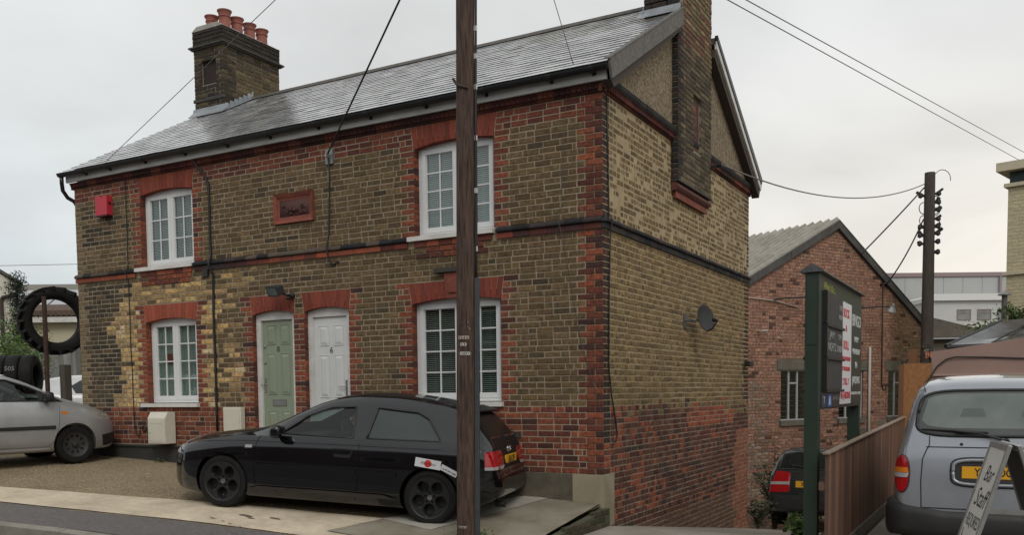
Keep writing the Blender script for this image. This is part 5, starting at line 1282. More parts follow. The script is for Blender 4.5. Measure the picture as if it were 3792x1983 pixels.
# dark estate car down the lane
DKB = paint('dark_green_paint', (0.012, 0.020, 0.021), rough=.22, coat=.8, grime=.2)
FA = dict(zt=[(0, .55), (.1, .72), (.6, .92), (.95, 1.0), (1.3, 1.2), (1.7, 1.38), (2.2, 1.45), (3.0, 1.45), (3.5, 1.42), (3.68, 1.37), (3.80, 1.18), (3.90, 1.0), (3.94, .95), (3.955, .80), (3.97, .62), (3.985, .5)],
          belt=[(0, .5), (.4, .78), (1.0, .9), (2.5, .95), (3.6, .97), (3.85, .93), (3.94, .7), (3.985, .45)],
          zb=[(0, .34), (.2, .2), (3.4, .2), (3.8, .25), (3.985, .32)],
          w=[(0, .5), (.15, .7), (.7, .82), (2.5, .825), (3.4, .82), (3.75, .79), (3.92, .76), (3.985, .72)],
          wr=[(0, .42), (.6, .66), (1.0, .66), (2.0, .60), (3.2, .585), (3.6, .57), (3.85, .66), (3.985, .6)])
c = Car('dark_hatchback', 'dark green hatchback parked at the bottom of the lane', 3.985, 2.05, FA, DKB, nst=56)
for sd in (1, -1):
    c.patch('side_window', [(1.3, 1.0), (3.3, 1.02), (3.2, 1.3), (1.9, 1.32)], 'side', CARGLASS, off=.004, sd=sd)
    tl = c.patch('tail_light', [(.02, .60), (.36, .62), (.34, .96), (.12, .99)], 'rdiag', REDL, off=.006, sd=sd, nb=6)
    c.patch('indicator_lens', [(.04, .74), (.35, .75), (.35, .80), (.05, .79)], 'rdiag', CLRL, off=.010, sd=sd, nb=2, parent=tl)
    for x in (.8, 3.2): wheel(c, x, sd, .295, .19, 'plain', .79)
rw = c.patch('rear_window', [(-.60, 1.02), (.60, 1.02), (.52, 1.36), (-.52, 1.36)], 'rear', CARGLASS, off=.004, nb=8)
c.line('window_seal', [(-.60, 1.02), (.60, 1.02), (.52, 1.36), (-.52, 1.36)], 'rear', .012, TRIM, closed=True, parent=rw)
c.patch('rear_bumper', [(-.76, .33), (.76, .33), (.78, .45), (.74, .56), (-.74, .56), (-.78, .45)], 'rear', TRIM, off=.03, na=20)
c.plate('X415 KKR', 0, .76); c.line('tailgate_gap', [(-.66, .58), (.66, .58), (.66, .95), (-.66, .95)], 'rear', .004, TRIM, closed=True)
mb = MB(); c.line('x', [(.0, 1.04), (.35, 1.08)], 'rear', .01, TRIM, off=.015, mb=mb); part('wiper', mb, TRIM, c.root, world=False)
c.finish((.98, 9.22, -1.76), rad(90), rad(5)); c.root.scale = (1, 1, 1.07)

# silver-blue taxi on the right, seen from behind
TXP = paint('taxi_paint', (0.34, 0.36, 0.395), rough=.25, metal=.4, coat=.9, grime=.12, gcol=(.14, .14, .15))
TX = dict(zt=[(0, .62), (.05, .78), (.3, .92), (.8, 1.03), (1.25, 1.10), (1.5, 1.25), (1.8, 1.55), (2.05, 1.73), (2.4, 1.81), (2.9, 1.835), (3.5, 1.83), (3.95, 1.80), (4.15, 1.765), (4.25, 1.72), (4.32, 1.62), (4.40, 1.38), (4.455, 1.20), (4.48, 1.12), (4.50, 1.02), (4.52, .86), (4.54, .68), (4.56, .52)],
          belt=[(0, .56), (.3, .75), (1.2, .95), (2.0, 1.02), (3.5, 1.06), (4.1, 1.08), (4.4, 1.05), (4.48, .92), (4.56, .48)],
          zb=[(0, .38), (.1, .30), (.4, .24), (4.1, .25), (4.4, .29), (4.56, .34)],
          w=[(0, .55), (.08, .68), (.3, .80), (.8, .87), (2.0, .885), (3.6, .888), (4.1, .885), (4.35, .865), (4.48, .825), (4.56, .77)],
          wr=[(0, .45), (.4, .62), (1.2, .70), (1.6, .70), (2.1, .69), (2.8, .70), (3.8, .705), (4.15, .70), (4.3, .69), (4.40, .72), (4.48, .76), (4.56, .7)])
c = Car('silver_taxi', 'silver blue taxi cab seen from behind beside the wooden fence', 4.56, 2.28, TX, TXP, cat='taxi', nst=96)
c.cut([(.82, .36, .33), (3.70, .36, .33)])
RW = []
for i in range(28):
    a = 2 * math.pi * i / 28; cx = math.copysign(abs(math.cos(a))**.42, math.cos(a)); cy = math.copysign(abs(math.sin(a))**.42, math.sin(a))
    RW.append((cx * (.655 - .028 * cy), 1.455 + cy * .215))
TXG = mat('taxi_glass', (0.055, 0.062, 0.06), (0.085, 0.095, 0.09), rough=.10, spec=.6, scale=1.6, detail=3)
rw = c.patch('rear_window', RW, 'rear', TXG, off=.004, na=30, nb=10)
c.line('window_seal', RW, 'rear', .017, TRIM, closed=True, parent=rw, sub=3)
hz = [(cx * .92 + .01, 1.475 + (z - 1.455) * .76) for cx, z in RW]
c.patch('haze_reflection', hz, 'rear', mat('haze_reflection', (0.115, 0.138, 0.126), (0.18, 0.205, 0.19), rough=.14, spec=.6, scale=2.6, detail=5), off=.0055, na=26, nb=8, parent=rw)  # paler inner zone on the pane, a hazy reflection painted as colour
for y9 in (-.32, .18): c.patch('headrest', [(y9 - .11, 1.42), (y9 + .11, 1.42), (y9 + .085, 1.50), (y9 - .085, 1.50)], 'rear', mat('headrest_dim', (.10, .12, .11), rough=.2), off=.0065, na=8, nb=3, parent=rw)
for sd in (1, -1):
    c.patch('side_window', [(1.75, 1.12), (3.9, 1.16), (3.95, 1.5), (3.85, 1.62), (2.15, 1.62)], 'side', CARGLASS, off=.004, sd=sd, na=20)
    oval = [(sd * (.775 + .062 * math.cos(i * math.pi / 10)), .875 + .175 * math.copysign(abs(math.sin(i * math.pi / 10))**.8, math.sin(i * math.pi / 10))) for i in range(20)]
    tl = c.patch('tail_light', oval, 'rear', REDL, off=.018, na=16, nb=10)
    def seg(z0, z1): return [(sd * (.775 + sg * .062 * math.sqrt(max(.02, 1 - ((z - .875) / .176)**2)) * .98), z) for sg, z in ((-1, z0), (1, z0), (1, z1), (-1, z1))]
    c.patch('amber_lens', seg(.885, .935), 'rear', AMBL, off=.024, na=10, nb=3, parent=tl); c.patch('clear_lens', seg(.84, .882), 'rear', CLRL, off=.024, na=10, nb=3, parent=tl)
    c.line('lamp_edge', oval, 'rear', .009, TRIM, closed=True, parent=tl, sub=2, off=.006)
    for x in (.82, 3.70): wheel(c, x, sd, .32, .19, 'plain', .83)
BMP = mat('taxi_bumper', (0.016, 0.016, 0.017), (0.028, 0.027, 0.026), rough=.55, scale=5)
bp_ = [(-.875, .30), (.875, .30), (.885, .42), (.88, .60), (.80, .635), (.66, .60), (.58, .53), (-.58, .53), (-.66, .60), (-.80, .635), (-.88, .60), (-.885, .42)]
mb = MB(); vs = []; prof = [(-.02, .28), (.055, .29), (.075, .36), (.075, .47), (.055, .525), (.0, .545)]
pts = [(-.885, -.55), (-.895, -.30), (-.89, -.12), (-.85, .0), (-.74, .035), (-.4, .05), (0, .055), (.4, .05), (.74, .035), (.85, .0), (.89, -.12), (.895, -.30), (.885, -.55)]
for y, x in pts:
    ed = max(0, (abs(y) - .58) / .3); d = Vector((-1, 0, 0)) if abs(y) < .8 else Vector((-.3, math.copysign(1, y), 0)).normalized()
    for o_, z in prof:
        z2 = z + (.085 * min(1, ed) if z > .5 else (.06 * min(1, ed) if z > .45 else 0)); p = Vector((c.xm - c.L - x + .05, y, z2)) + d * (o_ - .03); vs.append(p)
m_ = len(prof); mb.add(vs, [(i * m_ + j, (i + 1) * m_ + j, (i + 1) * m_ + j + 1, i * m_ + j + 1) for i in range(len(pts) - 1) for j in range(m_ - 1)])
part('rear_bumper', mb, BMP, c.root, world=False, smooth=True)
mb = MB()
for sd in (1, -1):
    c.line('x', [(sd * .60, .56), (sd * .61, .80), (sd * .60, 1.02), (sd * .57, 1.10), (sd * .545, 1.15), (sd * .545, 1.235)], 'rear', .006, TRIM, mb=mb, off=-.001)
    c.line('x', [(sd * .60, 1.655), (sd * .62, 1.72), (sd * .58, 1.78)], 'rear', .005, TRIM, mb=mb)
c.line('x', [(-.60, .56), (.60, .56)], 'rear', .006, TRIM, mb=mb); c.line('x', [(-.57, 1.135), (.57, 1.135)], 'rear', .006, TRIM, mb=mb, off=-.001)
part('panel_gap', mb, TRIM, c.root, world=False)
rec = []
for i in range(24):
    a = 2 * math.pi * i / 24; rec.append((math.copysign(abs(math.cos(a))**.45, math.cos(a)) * .335, .905 + math.copysign(abs(math.sin(a))**.45, math.sin(a)) * .115))
nr = c.patch('plate_recess', rec, 'rear', BMP, off=.003, na=26, nb=6)
c.line('recess_lip', rec, 'rear', .016, TXP, closed=True, parent=nr, sub=3, off=.01); c.line('recess_lip', [(a * 1.07, .905 + (b - .905) * 1.2) for a, b in rec], 'rear', .007, TRIM, closed=True, parent=nr, sub=3, off=.0)
c.plate('Y114 JOC', 0, .905)
o, d = c.axis('rear')(-.10, 1.20); h, n_ = c.cast(o, d)
mb = MB(); pv = h + Vector((-.04, 0, 0)); p1 = c.cast(*c.axis('rear')(.62, 1.30))[0] + Vector((-.03, 0, 0)); p0 = c.cast(*c.axis('rear')(.12, 1.27))[0] + Vector((-.05, 0, 0))
mb.lathe([(.028, -.02), (.028, .02), (.018, .03)], 12, Matrix.Translation(pv) @ Matrix.Rotation(rad(-90), 4, 'Y')); mb.tube([pv, p0, c.cast(*c.axis('rear')(.33, 1.29))[0] + Vector((-.045, 0, 0))], [.014, .011, .008], 6)
part('wiper_arm', mb, TRIM, c.root, world=False)
mb = MB(); mb.tube([c.cast(*c.axis('rear')(.05, 1.275))[0] + Vector((-.012, 0, 0)), c.cast(*c.axis('rear')(.33, 1.29))[0] + Vector((-.022, 0, 0)), p1 + Vector((.012, 0, .005))], [.009, .014, .006], 6); part('wiper_blade', mb, TRIM, c.root, world=False)
h, n_ = c.cast(*c.axis('rear')(.27, 1.165)); part('key_lock', MB().lathe([(.014, 0), (.014, .008)], 10, Matrix.Translation(h) @ Matrix.Rotation(rad(-90), 4, 'Y')), TRIM, c.root, world=False)
c.finish((4.13, 1.70, -.70), rad(90))
# ------------------------------------------------------------------ telegraph pole and its wires
PX, PY, PZ = -.625, -2.115, -.62
POLEM = mat('pole_timber', (0.016, 0.008, 0.006), (0.125, 0.074, 0.054), rough=.85, scale=9, detail=8, stretch=(5, 5, .45), bump=.9, bscale=14, grime=.5, gscale=4, gcol=(.03, .016, .012))
tp = thing('telegraph_pole', 'dark brown wooden telegraph pole standing in front of the black hatchback', 'pole', (PX, PY, PZ))
mb = MB(); n = 28; rp = random.Random(8); ph = [rp.uniform(-.004, .004) for _ in range(n)]
zs_ = [i * .25 for i in range(35)]; vs = []
for i, z in enumerate(zs_):
    r0 = .1005 - .0016 * z
    vs += [((r0 + ph[k] + rp.uniform(-.0012, .0012)) * math.cos(2 * math.pi * k / n), (r0 + ph[k] + rp.uniform(-.0012, .0012)) * math.sin(2 * math.pi * k / n), z) for k in range(n)]
mb.add(vs, [(i * n + k, i * n + (k + 1) % n, (i + 1) * n + (k + 1) % n, (i + 1) * n + k) for i in range(len(zs_) - 1) for k in range(n)] + [tuple(range((len(zs_) - 1) * n, len(zs_) * n))])
part('pole_shaft', mb, POLEM, tp, smooth=True, world=False)
toc = Vector((CAM.x - PX, CAM.y - PY, 0)).normalized(); rt_ = Vector((-toc.y, toc.x, 0))     # towards the road, and to the right along it
def on_pole(z, a, off=.0):
    d = (toc * math.cos(a) + rt_ * math.sin(a)); return d * (.1005 + off - .0016 * (z - PZ)) + Vector((0, 0, z - PZ)), d
CHAN = mat('channel_grey', (0.045, 0.055, 0.062), (0.03, 0.036, 0.042), rough=.6, scale=12, bump=.3, grime=.3, gscale=6, gcol=(.08, .07, .06))
p, d = on_pole(0, rad(78), .018); t_ = Vector((-d.y, d.x, 0)); mb = MB()
for a0, a1, b0, b1 in ((-.036, .036, -.02, .022),): mb.prism([(a0, b0), (a1, b0), (a1, b1 - .012), (a1 - .012, b1), (a0 + .012, b1), (a0, b1 - .012)], .0, 2.78, fr=lambda a, b, q: tuple(Vector((p.x, p.y, 0)) + t_ * a + d * b + Vector((0, 0, q))))
part('cable_channel', mb, CHAN, tp, world=False)
mb = MB(); mb.tube([tuple(Vector((p.x, p.y, 0)) - d * .008 + t_ * .01 * math.sin(i) + Vector((0, 0, 2.7 + i * .42))) for i in range(14)], .012, 6); mb.tube([tuple(Vector((p.x, p.y, 0)) - d * .010 - t_ * (.02 + .008 * math.sin(i * 2)) + Vector((0, 0, 2.7 + i * .42))) for i in range(14)], .008, 6)
part('riser_cable', mb, CAB, tp, world=False, smooth=True)
for z in (2.45, 3.03, 3.55, 4.05, 4.35, 4.62):
    q, dd = on_pole(z, rad(72), .016); part('cable_clip', MB().box(q.x - .012, q.x + .012, q.y - .012, q.y + .012, q.z - .025, q.z + .025), mat('clip_white', (.5, .5, .5), rough=.5), tp, world=False)
ALU = mat('alu_disc', (.52, .50, .46), (.40, .38, .35), rough=.5, scale=30)
def discs(s, z, a0, step=.235):
    for i, ch_ in enumerate(s):
        q, dd = on_pole(z, a0 + (i - (len(s) - 1) / 2) * step, .003); F = frame(q, Vector((-dd.y, dd.x, 0)), (0, 0, 1))
        o = part('number_disc', MB().lathe([(.0001, .0), (.0185, .0), (.0185, -.006)], 20, F), ALU, tp, world=False)
        text('lettering', ch_, .027, INK, o, F @ Matrix.Translation((0, 0, .0008)), ext=.0003, bold=.0006)
discs('DP', 1.487, rad(-16), .33); discs('1684', 1.395, rad(-6), .25)
def tag_plate(z, a, w_, h_, mt):
    mb = MB(); n = 6
    vs = []
    for i in range(n + 1):
        aa = a + (i / n - .5) * w_ / .096; q, dd = on_pole(z, aa, .004); vs += [q + Vector((0, 0, -h_ / 2)), q + Vector((0, 0, h_ / 2))]
    mb.add(vs, [(2 * i, 2 * i + 2, 2 * i + 3, 2 * i + 1) for i in range(n)]); o = part('tag_plate', mb, mt, tp, world=False)
    for i in range(4):
        q, dd = on_pole(z, a + (i - 1.5) * .28 * (1 if i != 2 else 1.1), .0045); F = frame(q, Vector((-dd.y, dd.x, 0)), (0, 0, 1)); part('tag_mark', MB().box(-.008, .005, -.009, .006 - .004 * (i % 2), -.001, .0006, M=F), mat('tag_ink', (.08, .06, .05), rough=.7), o, world=False)
WT = mat('worn_tag', (.46, .38, .33), (.26, .17, .13), rough=.6, scale=60)
tag_plate(1.556, rad(-16), .115, .034, WT); tag_plate(-.375, rad(-24), .09, .026, mat('worn_tag_white', (.42, .40, .38), (.12, .09, .08), rough=.6, scale=70))
mb = MB()
for z, a in ((1.70, -.35), (1.72, -.1), (1.71, .18), (1.655, -.5), (1.65, -.2), (1.66, .15), (1.645, .4)):
    q, dd = on_pole(z, a, .002); mb.lathe([(.0045, -.004), (.0045, .003)], 6, Matrix.Translation(q) @ dd.to_track_quat('Z', 'Y').to_matrix().to_4x4())
part('nail_heads', mb, CHROME, tp, world=False)
q, dd = on_pole(4.08, rad(-60), .0); q2, d2 = on_pole(4.02, rad(10), .012); mb = MB(); mb.tube([q + dd * .05 + Vector((0, 0, .04)), q + dd * .02, on_pole(4.04, rad(-30), .014)[0], q2, q2 + Vector((0, 0, -.005))], .013, 6); part('step_bolt', mb, mat('rusty_iron', (.05, .035, .028), rough=.8), tp, world=False)
def span(name, a, b, sag, r, label, mt=None, group=None, n=22, cat='wire'):
    a, b = Vector(a), Vector(b); pts = [a.lerp(b, i / n) - Vector((0, 0, 4 * sag * (i / n) * (1 - i / n))) for i in range(n + 1)]
    return cable(name, pts, r, label, cat, mt, group)
tp.rotation_euler = Matrix.Rotation(rad(.62), 3, fwd).to_euler()
WG = mat('wire_grey', (.16, .16, .16), rough=.6)
span('overhead_wire', (PX - .05, PY, 6.02), (-4.10, -.06, 4.33), .0, .012, 'thick black overhead wire from the pole down to the cottage eaves bracket')
span('overhead_wire', (PX - .06, PY, 6.54), (-8.62, -.17, 4.80), .0, .0055, 'thin overhead wire passing in front of the left chimney pots', WG)
span('overhead_wire', (PX, PY + .05, 8.0), (-.28, -.18, 4.80), .0, .005, 'thin wire dropping to the gutter near the right roof corner', WG)
span('overhead_wire', (-4.25, -22.4, 4.69), (7.2, 32.8, 8.05), .02, .0075, 'lower of the two long wires crossing the right sky', WG)
span('overhead_wire', (-3.75, -22.4, 4.23), (7.0, 32.8, 8.6), .02, .0075, 'upper of the two long wires crossing the right sky', WG)
BPX, BPY = 2.38, 14.35
span('overhead_wire', (.27, 4.0, 4.47), (BPX - .1, BPY, 5.95), .42, .012, 'wire from the end chimney breast to the back pole', WG)
span('overhead_wire', (BPX - .12, BPY - .05, 5.85), (1.1, 12.6, 4.15), .02, .018, 'short wire from the back pole to the warehouse ridge side')
span('overhead_wire', (BPX - .12, BPY - .05, 5.1), (1.42, 14.55, 3.62), .12, .018, 'twisted wire drooping from the back pole to the warehouse eaves')
span('overhead_wire', (-40, 12.9, 7.0), (-9.0, 26.0, 7.0), .1, .012, 'faint wire low in the left sky', WG)
bp = thing('telegraph_pole', 'dark telegraph pole with cable clutter behind the brick warehouse', 'pole', (BPX, BPY, -2.0))
part('pole_shaft', MB().lathe([(.165, 0), (.12, 8.2)], 16), mat('back_pole_timber', (.045, .035, .03), (.085, .068, .058), rough=.85, stretch=(4, 4, .5), scale=8, bump=.4), bp, world=False, smooth=False); smooth_by_angle(bp.children[-1], 40)
mb = MB(); rr = random.Random(2)
for z, sx in ((7.7, 1), (7.5, 1), (7.32, 1), (7.1, 1), (6.92, 1), (6.75, 1), (6.55, 1), (6.9, -1), (6.7, -1), (6.5, -1), (6.3, 1), (7.65, -1)):
    q = Vector((.16 * sx * right.x, .16 * sx * right.y, z)); mb.tube([(0, 0, z), q, q + Vector((right.x, right.y, 0)) * sx * rr.uniform(.06, .16) + Vector((0, 0, rr.uniform(.02, .12)))], rr.uniform(.03, .055), 6); q += Vector((right.x, right.y, 0)) * sx * .06; mb.lathe([(.0001, -.07), (.06, -.03), (.05, .05), (.0001, .08)], 7, Matrix.Translation(q))
part('cable_fittings', mb, CAB, bp, world=False)
mb = MB(); 
for k in range(7):
    sx = 1 if k < 5 else -1; z = rr.uniform(6.6, 7.6); r0 = rr.uniform(.06, .14); P_ = []
    for i in range(13):
        a = math.pi * i / 12; P_.append(Vector((right.x, right.y, 0)) * sx * (.13 + r0 * math.sin(a)) + Vector((0, 0, z + r0 * 1.2 * math.cos(a))))
    part('cable_loop', MB().tube(P_, .012, 5), WG, bp, world=False, smooth=True)
mb = MB(); mb.tube([(.05, .0, 8.2)] + [tuple(Vector((right.x, right.y, 0)) * (.3 + .2 * math.cos(a)) + Vector((0, 0, 8.05 + .22 * math.sin(a)))) for a in [2.6 - i * .35 for i in range(9)]], .010, 5)
part('cable_loop', mb, WG, bp, world=False, smooth=True)
mb = MB(); mb.box(-.20, .05, -.28, .0, 6.62, 6.82, M=Matrix.Rotation(rad(-20), 4, 'Y'), bev=.03); mb.lathe([(.12, 3.9), (.13, 4.0)], 12); part('junction_box', mb, CAB, bp, world=False)
mb = MB(); mb.box(-.02, .16, -.16, -.14, 3.72, 3.88); part('warning_tag', mb, mat('orange_tag', (.6, .2, .12), rough=.6), bp, world=False)

# ------------------------------------------------------------------ pub sign
GRN = mat('sign_green', (0.014, 0.028, 0.017), (0.019, 0.035, 0.022), rough=.45, scale=3, grime=.25, gscale=2, gcol=(.04, .045, .04))
GRD = mat('poster_green', (0.022, 0.036, 0.027), rough=.4)
CHB = mat('chalkboard', (0.040, 0.037, 0.036), (0.055, 0.051, 0.049), rough=.75, scale=6)
CHALK = mat('chalk', (.34, .34, .33), rough=.9); PAPER = mat('poster_white', (.66, .65, .66), rough=.5); REDI = mat('poster_red', (.55, .035, .05), rough=.6)
WHI = mat('sign_white', (.60, .62, .60), rough=.6); YEL = mat('sign_yellow', (.40, .40, .07), rough=.6)
SX0, SX1, SY0, SY1, SZ0, SZ1 = 2.535, 2.655, -.93, 1.66, .80, 2.10
sg = thing('pub_sign', 'tall dark green pub notice board with chalkboards and posters', 'sign', (2.6, -.93, -.66))
for y0, y1 in ((-1.045, -.931), (1.50, 1.615)): part('post', MB().box(2.53, 2.66, y0, y1, -1.0, 2.10 if y0 < 0 else .80, bev=.004), GRN, sg)
part('board', MB().box(SX0, SX1, SY0, SY1, SZ0, SZ1), GRN, sg)
part('end_panel', MB().box(2.55, 2.64, -1.052, -1.046, 1.42, 2.02), GRN, sg)
mb = MB(); mb.prism([(2.485, 2.102), (2.705, 2.102), (2.705, 2.115), (2.595, 2.185), (2.485, 2.115)], -1.075, SY1 + .03, fr=lambda a, b, d: (a, d, b)); part('roof_cap', mb, mat('sign_cap', (.05, .055, .055), (.11, .115, .115), rough=.3, scale=8), sg)
def sface(y, z, x): return frame((x, y, z), (0, 1, 0), (0, 0, 1))
def swrite(s, y, z, size, mt, par, w_, x=SX1, **kw):
    o = text('lettering', s, size, mt, par, sface(y, z, x + .0012), ext=.0008, world=True, **kw)
    return o
def fit(s, y, z, h, wd, mt, par, x=SX1, **kw):
    """one line of text h high squeezed to wd wide"""
    c = text('lettering', s, h / .72, mt, par, sface(y, z, x + .0012), ext=.0008, world=True, **kw)
    w0 = max(v.co.x for v in c.data.vertices) - min(v.co.x for v in c.data.vertices)
    c.scale.x = wd / w0; return c
fit("What's On....", -.47, 2.0, .075, .64, YEL, sg, shear=.25)
cbs = []
for i, (z0, z1) in enumerate(((1.635, 1.93), (1.315, 1.605), (.995, 1.285))):
    cb = part('chalkboard', MB().box(SX1 + .001, SX1 + .03, -.80, .14, z0, z1), CHB, sg); cbs.append(cb)
    mb = MB(); mb.box(SX1 + .001, SX1 + .05, -.83, .17, z0 - .028, z0 - .002); mb.box(SX1 + .001, SX1 + .045, -.835, -.802, z0, z1 + .02); part('chalk_ledge', mb, BLACKP, cb)
    part('chalkboard', MB().box(SX0 - .03, SX0 - .001, -.80, .14, z0, z1), CHB, sg); mb = MB(); mb.box(SX0 - .055, SX0 - .001, -.86, .17, z0 - .03, z0); part('chalk_ledge', mb, BLACKP, sg)
XC = SX1 + .031
for s, y, z, h, wd, b in (('LIVE', .0, 1.83, .06, .17, 0), ('FRIDAY', .0, 1.735, .05, .22, 0), ('*', -.73, 1.56, .05, .06, 1), ('JAM', -.50, 1.535, .075, .28, 1), ('LIVE', -.04, 1.53, .06, .2, 1), ('NIGHTS', -.50, 1.41, .085, .44, 1), ('SATURDAY', -.05, 1.405, .07, .34, 1)):
    fit(s, y, z, h, wd, CHALK, cbs[b], x=XC, shear=.15)
pw = part('poster', MB().box(SX1 + .001, SX1 + .009, .155, .86, .835, 1.935), PAPER, sg, label='white poster with red lettering')
for s, z, h, wd in (('ROCK', 1.815, .095, .40), ('&', 1.655, .065, .10), ('ROLL', 1.47, .095, .36), ('EVERY LAST SUNDAY', 1.325, .042, .60), ('OF THE MONTH', 1.215, .042, .52), ('2 TILL 7', 1.075, .07, .40), ('IN JARDINS', .925, .075, .60)):
    fit(s, .505, z, h, wd, REDI, pw, x=SX1 + .0095, bold=.003)
pg = part('poster', MB().box(SX1 + .001, SX1 + .005, .865, 1.64, .835, 1.90), GRD, sg, label='dark green bingo poster')
for s, z, h, wd in (('BINGO', 1.775, .135, .62), ('EVERY', 1.565, .06, .32), ('WEDNESDAY', 1.425, .06, .58), ('IN', 1.27, .075, .14), ('JARDINS', 1.095, .085, .56), ('DOORS OPEN AT 7.00PM', .945, .03, .70)):
    fit(s, 1.245, z, h, wd, WHI, pg, x=SX1 + .0055, bold=.002)
ps = part('poster', MB().box(SX1 + .001, SX1 + .006, -.90, .12, .815, .955), mat('small_poster', (.03, .032, .036), rough=.4), sg, label='small dark strip of sports logos')
BLU = mat('logo_blue', (.03, .13, .42), rough=.4); NAV = mat('logo_navy', (.03, .05, .10), rough=.4)
part('logo_panel', MB().box(SX1 + .0065, SX1 + .008, -.86, -.66, .825, .945), NAV, ps); part('logo_panel', MB().box(SX1 + .0065, SX1 + .008, -.56, -.34, .825, .945), BLU, ps)
fit('T', -.76, .885, .07, .10, WHI, ps, x=SX1 + .0085); part('logo_figure', MB().box(SX1 + .0082, SX1 + .009, -.48, -.42, .84, .93), WHI, ps); fit('SPORTS', -.10, .905, .045, .34, CHALK, ps, x=SX1 + .0065)

# ------------------------------------------------------------------ wooden fence between lane and car park
FEN = mat('fence_board', None, src='obj', rough=.85, scale=6, detail=7, stretch=(1, 1, .12), bump=.6, bscale=24, vary=.35, fine=.15, grime=.3, gscale=1.5, gcol=(.03, .02, .015))
fn = thing('wooden_fence', 'reddish brown close boarded fence beside the silver taxi', 'fence', (2.76, 2, -.7))
bmh = MB(); bmh.add([(0, 0, 0), (0, .108, 0), (.018, .108, 0), (.008, 0, 0), (0, 0, 1), (0, .108, 1.0), (.018, .108, 1.0), (.008, 0, 1.0)], [(0, 1, 5, 4), (1, 2, 6, 5), (2, 3, 7, 6), (3, 0, 4, 7), (4, 5, 6, 7), (3, 2, 1, 0)])
fme = bmh.mesh('fence_board', FEN); i = 0; y = -1.20; rf = random.Random(6)
def ftop(y): return lerp(.385, .535, (y + 1.2) / 6.8)
while y < 5.55:
    o = bpy.data.objects.new('fence_board', fme); COL.objects.link(o); o.parent = fn
    o.matrix_local = Matrix.Translation(Vector((2.755 + rf.uniform(-.002, .002), y, -.56)) - wpos(fn)) @ Matrix.Diagonal((1, 1, ftop(y) + .56 + rf.uniform(-.004, .004), 1))
    o.color = (*jit(rf.choice([(.16, .080, .048), (.135, .067, .04), (.185, .098, .06), (.115, .057, .037)]), .15, rf), 1); y += .0965
for a in range(4):
    y0 = -1.22 + a * 1.7; part('gravel_board', MB().box(2.735, 2.79, y0, y0 + 1.69, -.98, -.562), mat('gravel_board_concrete', (.17, .15, .12), (.11, .10, .08), rough=.9, scale=6, bump=.4), fn)
mb = MB(); mb.box(2.70, 2.754, -1.2, 5.5, .05, .12); mb.box(2.70, 2.754, -1.2, 5.5, -.45, -.38); part('rail', mb, mat('rail_wood', (.12, .07, .045), rough=.85, stretch=(1, .2, 1), scale=8), fn)
for a in range(4):
    y0 = -1.22 + a * 1.70; mb = MB(); mb.add([(2.735, y0, ftop(y0) + .004), (2.795, y0, ftop(y0) + .004), (2.795, y0 + 1.69, ftop(y0 + 1.69) + .004), (2.735, y0 + 1.69, ftop(y0 + 1.69) + .004), (2.735, y0, ftop(y0) + .022), (2.795, y0, ftop(y0) + .018), (2.795, y0 + 1.69, ftop(y0 + 1.69) + .018), (2.735, y0 + 1.69, ftop(y0 + 1.69) + .022)], [(0, 3, 2, 1), (4, 5, 6, 7), (0, 1, 5, 4), (1, 2, 6, 5), (2, 3, 7, 6), (3, 0, 4, 7)])
    part('capping_rail', mb, mat('pale_capping', (.26, .20, .15), (.20, .145, .105), rough=.8, stretch=(1, .3, 1), scale=10), fn)
for y0 in (1.80, 3.6): part('fence_post', MB().box(2.62, 2.70, y0, y0 + .08, -.9, ftop(y0) + .07), mat('old_post', (.16, .13, .10), rough=.9), fn)

# ------------------------------------------------------------------ A-board
ab = thing('pavement_sign', 'aluminium framed white A-board standing behind the taxi', 'sign', (4.2, -2.3, -.68))
ALF = mat('alu_frame', (.42, .42, .41), (.34, .34, .33), rough=.4, metal=.7, scale=10); WBD = mat('white_board', (.62, .60, .56), (.56, .54, .50), rough=.5, scale=3)
U_ = Vector((.20, -.98, 0)).normalized(); Nh = Vector((-U_.y, U_.x, 0)); T_ = Vector((4.195, -2.31, .585)); s17, c17 = math.sin(rad(16.5)), math.cos(rad(16.5))
for sgn, offx in ((1, 0), (-1, .085)):
    V_ = (Nh * s17 * sgn + Vector((0, 0, c17))); Ut = U_ * sgn
    F = frame(T_ + Nh * offx * 1.0, Ut, V_); Lb = 1.31
    mb = MB(); 
    for a0, a1, b0, b1 in ((-.315, -.275, -Lb, 0), (.275, .315, -Lb, 0), (-.2745, .2745, -.045, 0), (-.2745, .2745, -Lb + .12, -Lb + .16)): mb.box(a0, a1, b0, b1, -.028, 0, M=F, bev=.004)
    fr_ = part('board_frame', mb, ALF, ab)
    bd = part('board', MB().box(-.276, .276, -Lb + .155, -.04, -.016, -.008, M=F), WBD if sgn > 0 else mat('dark_back_board', (.05, .048, .045), rough=.6), ab)
    if sgn > 0:
        def line_(pts, r): 
            m2 = MB(); m2.tube([F @ Vector((a, b, -.0075)) for a, b in pts], r, 4); return part('swirl', m2, INK, bd)
        for s, v, h, wd, sh in (('Bar', -.25, .13, .30, .35), ('Staff', -.44, .15, .44, .35), ('REQUIRED', -.625, .10, .46, .1)):
            c_ = text('lettering', s, h / .72, INK, bd, F @ Matrix.Translation((.0, v, -.0075)), ext=.0006, world=True, shear=sh)
            w0 = max(q.co.x for q in c_.data.vertices) - min(q.co.x for q in c_.data.vertices); c_.scale.x = wd / w0
        line_([(-.22, -.70), (-.21, -.76), (-.10, -.77), (.0, -.735), (.10, -.74), (.17, -.79), (.14, -.86)], .005)
        line_([(.06 + (.03 + .010 * i) * math.cos(i * .6), -.90 + (.02 + .0045 * i) * math.sin(i * .6)) for i in range(16)], .005)
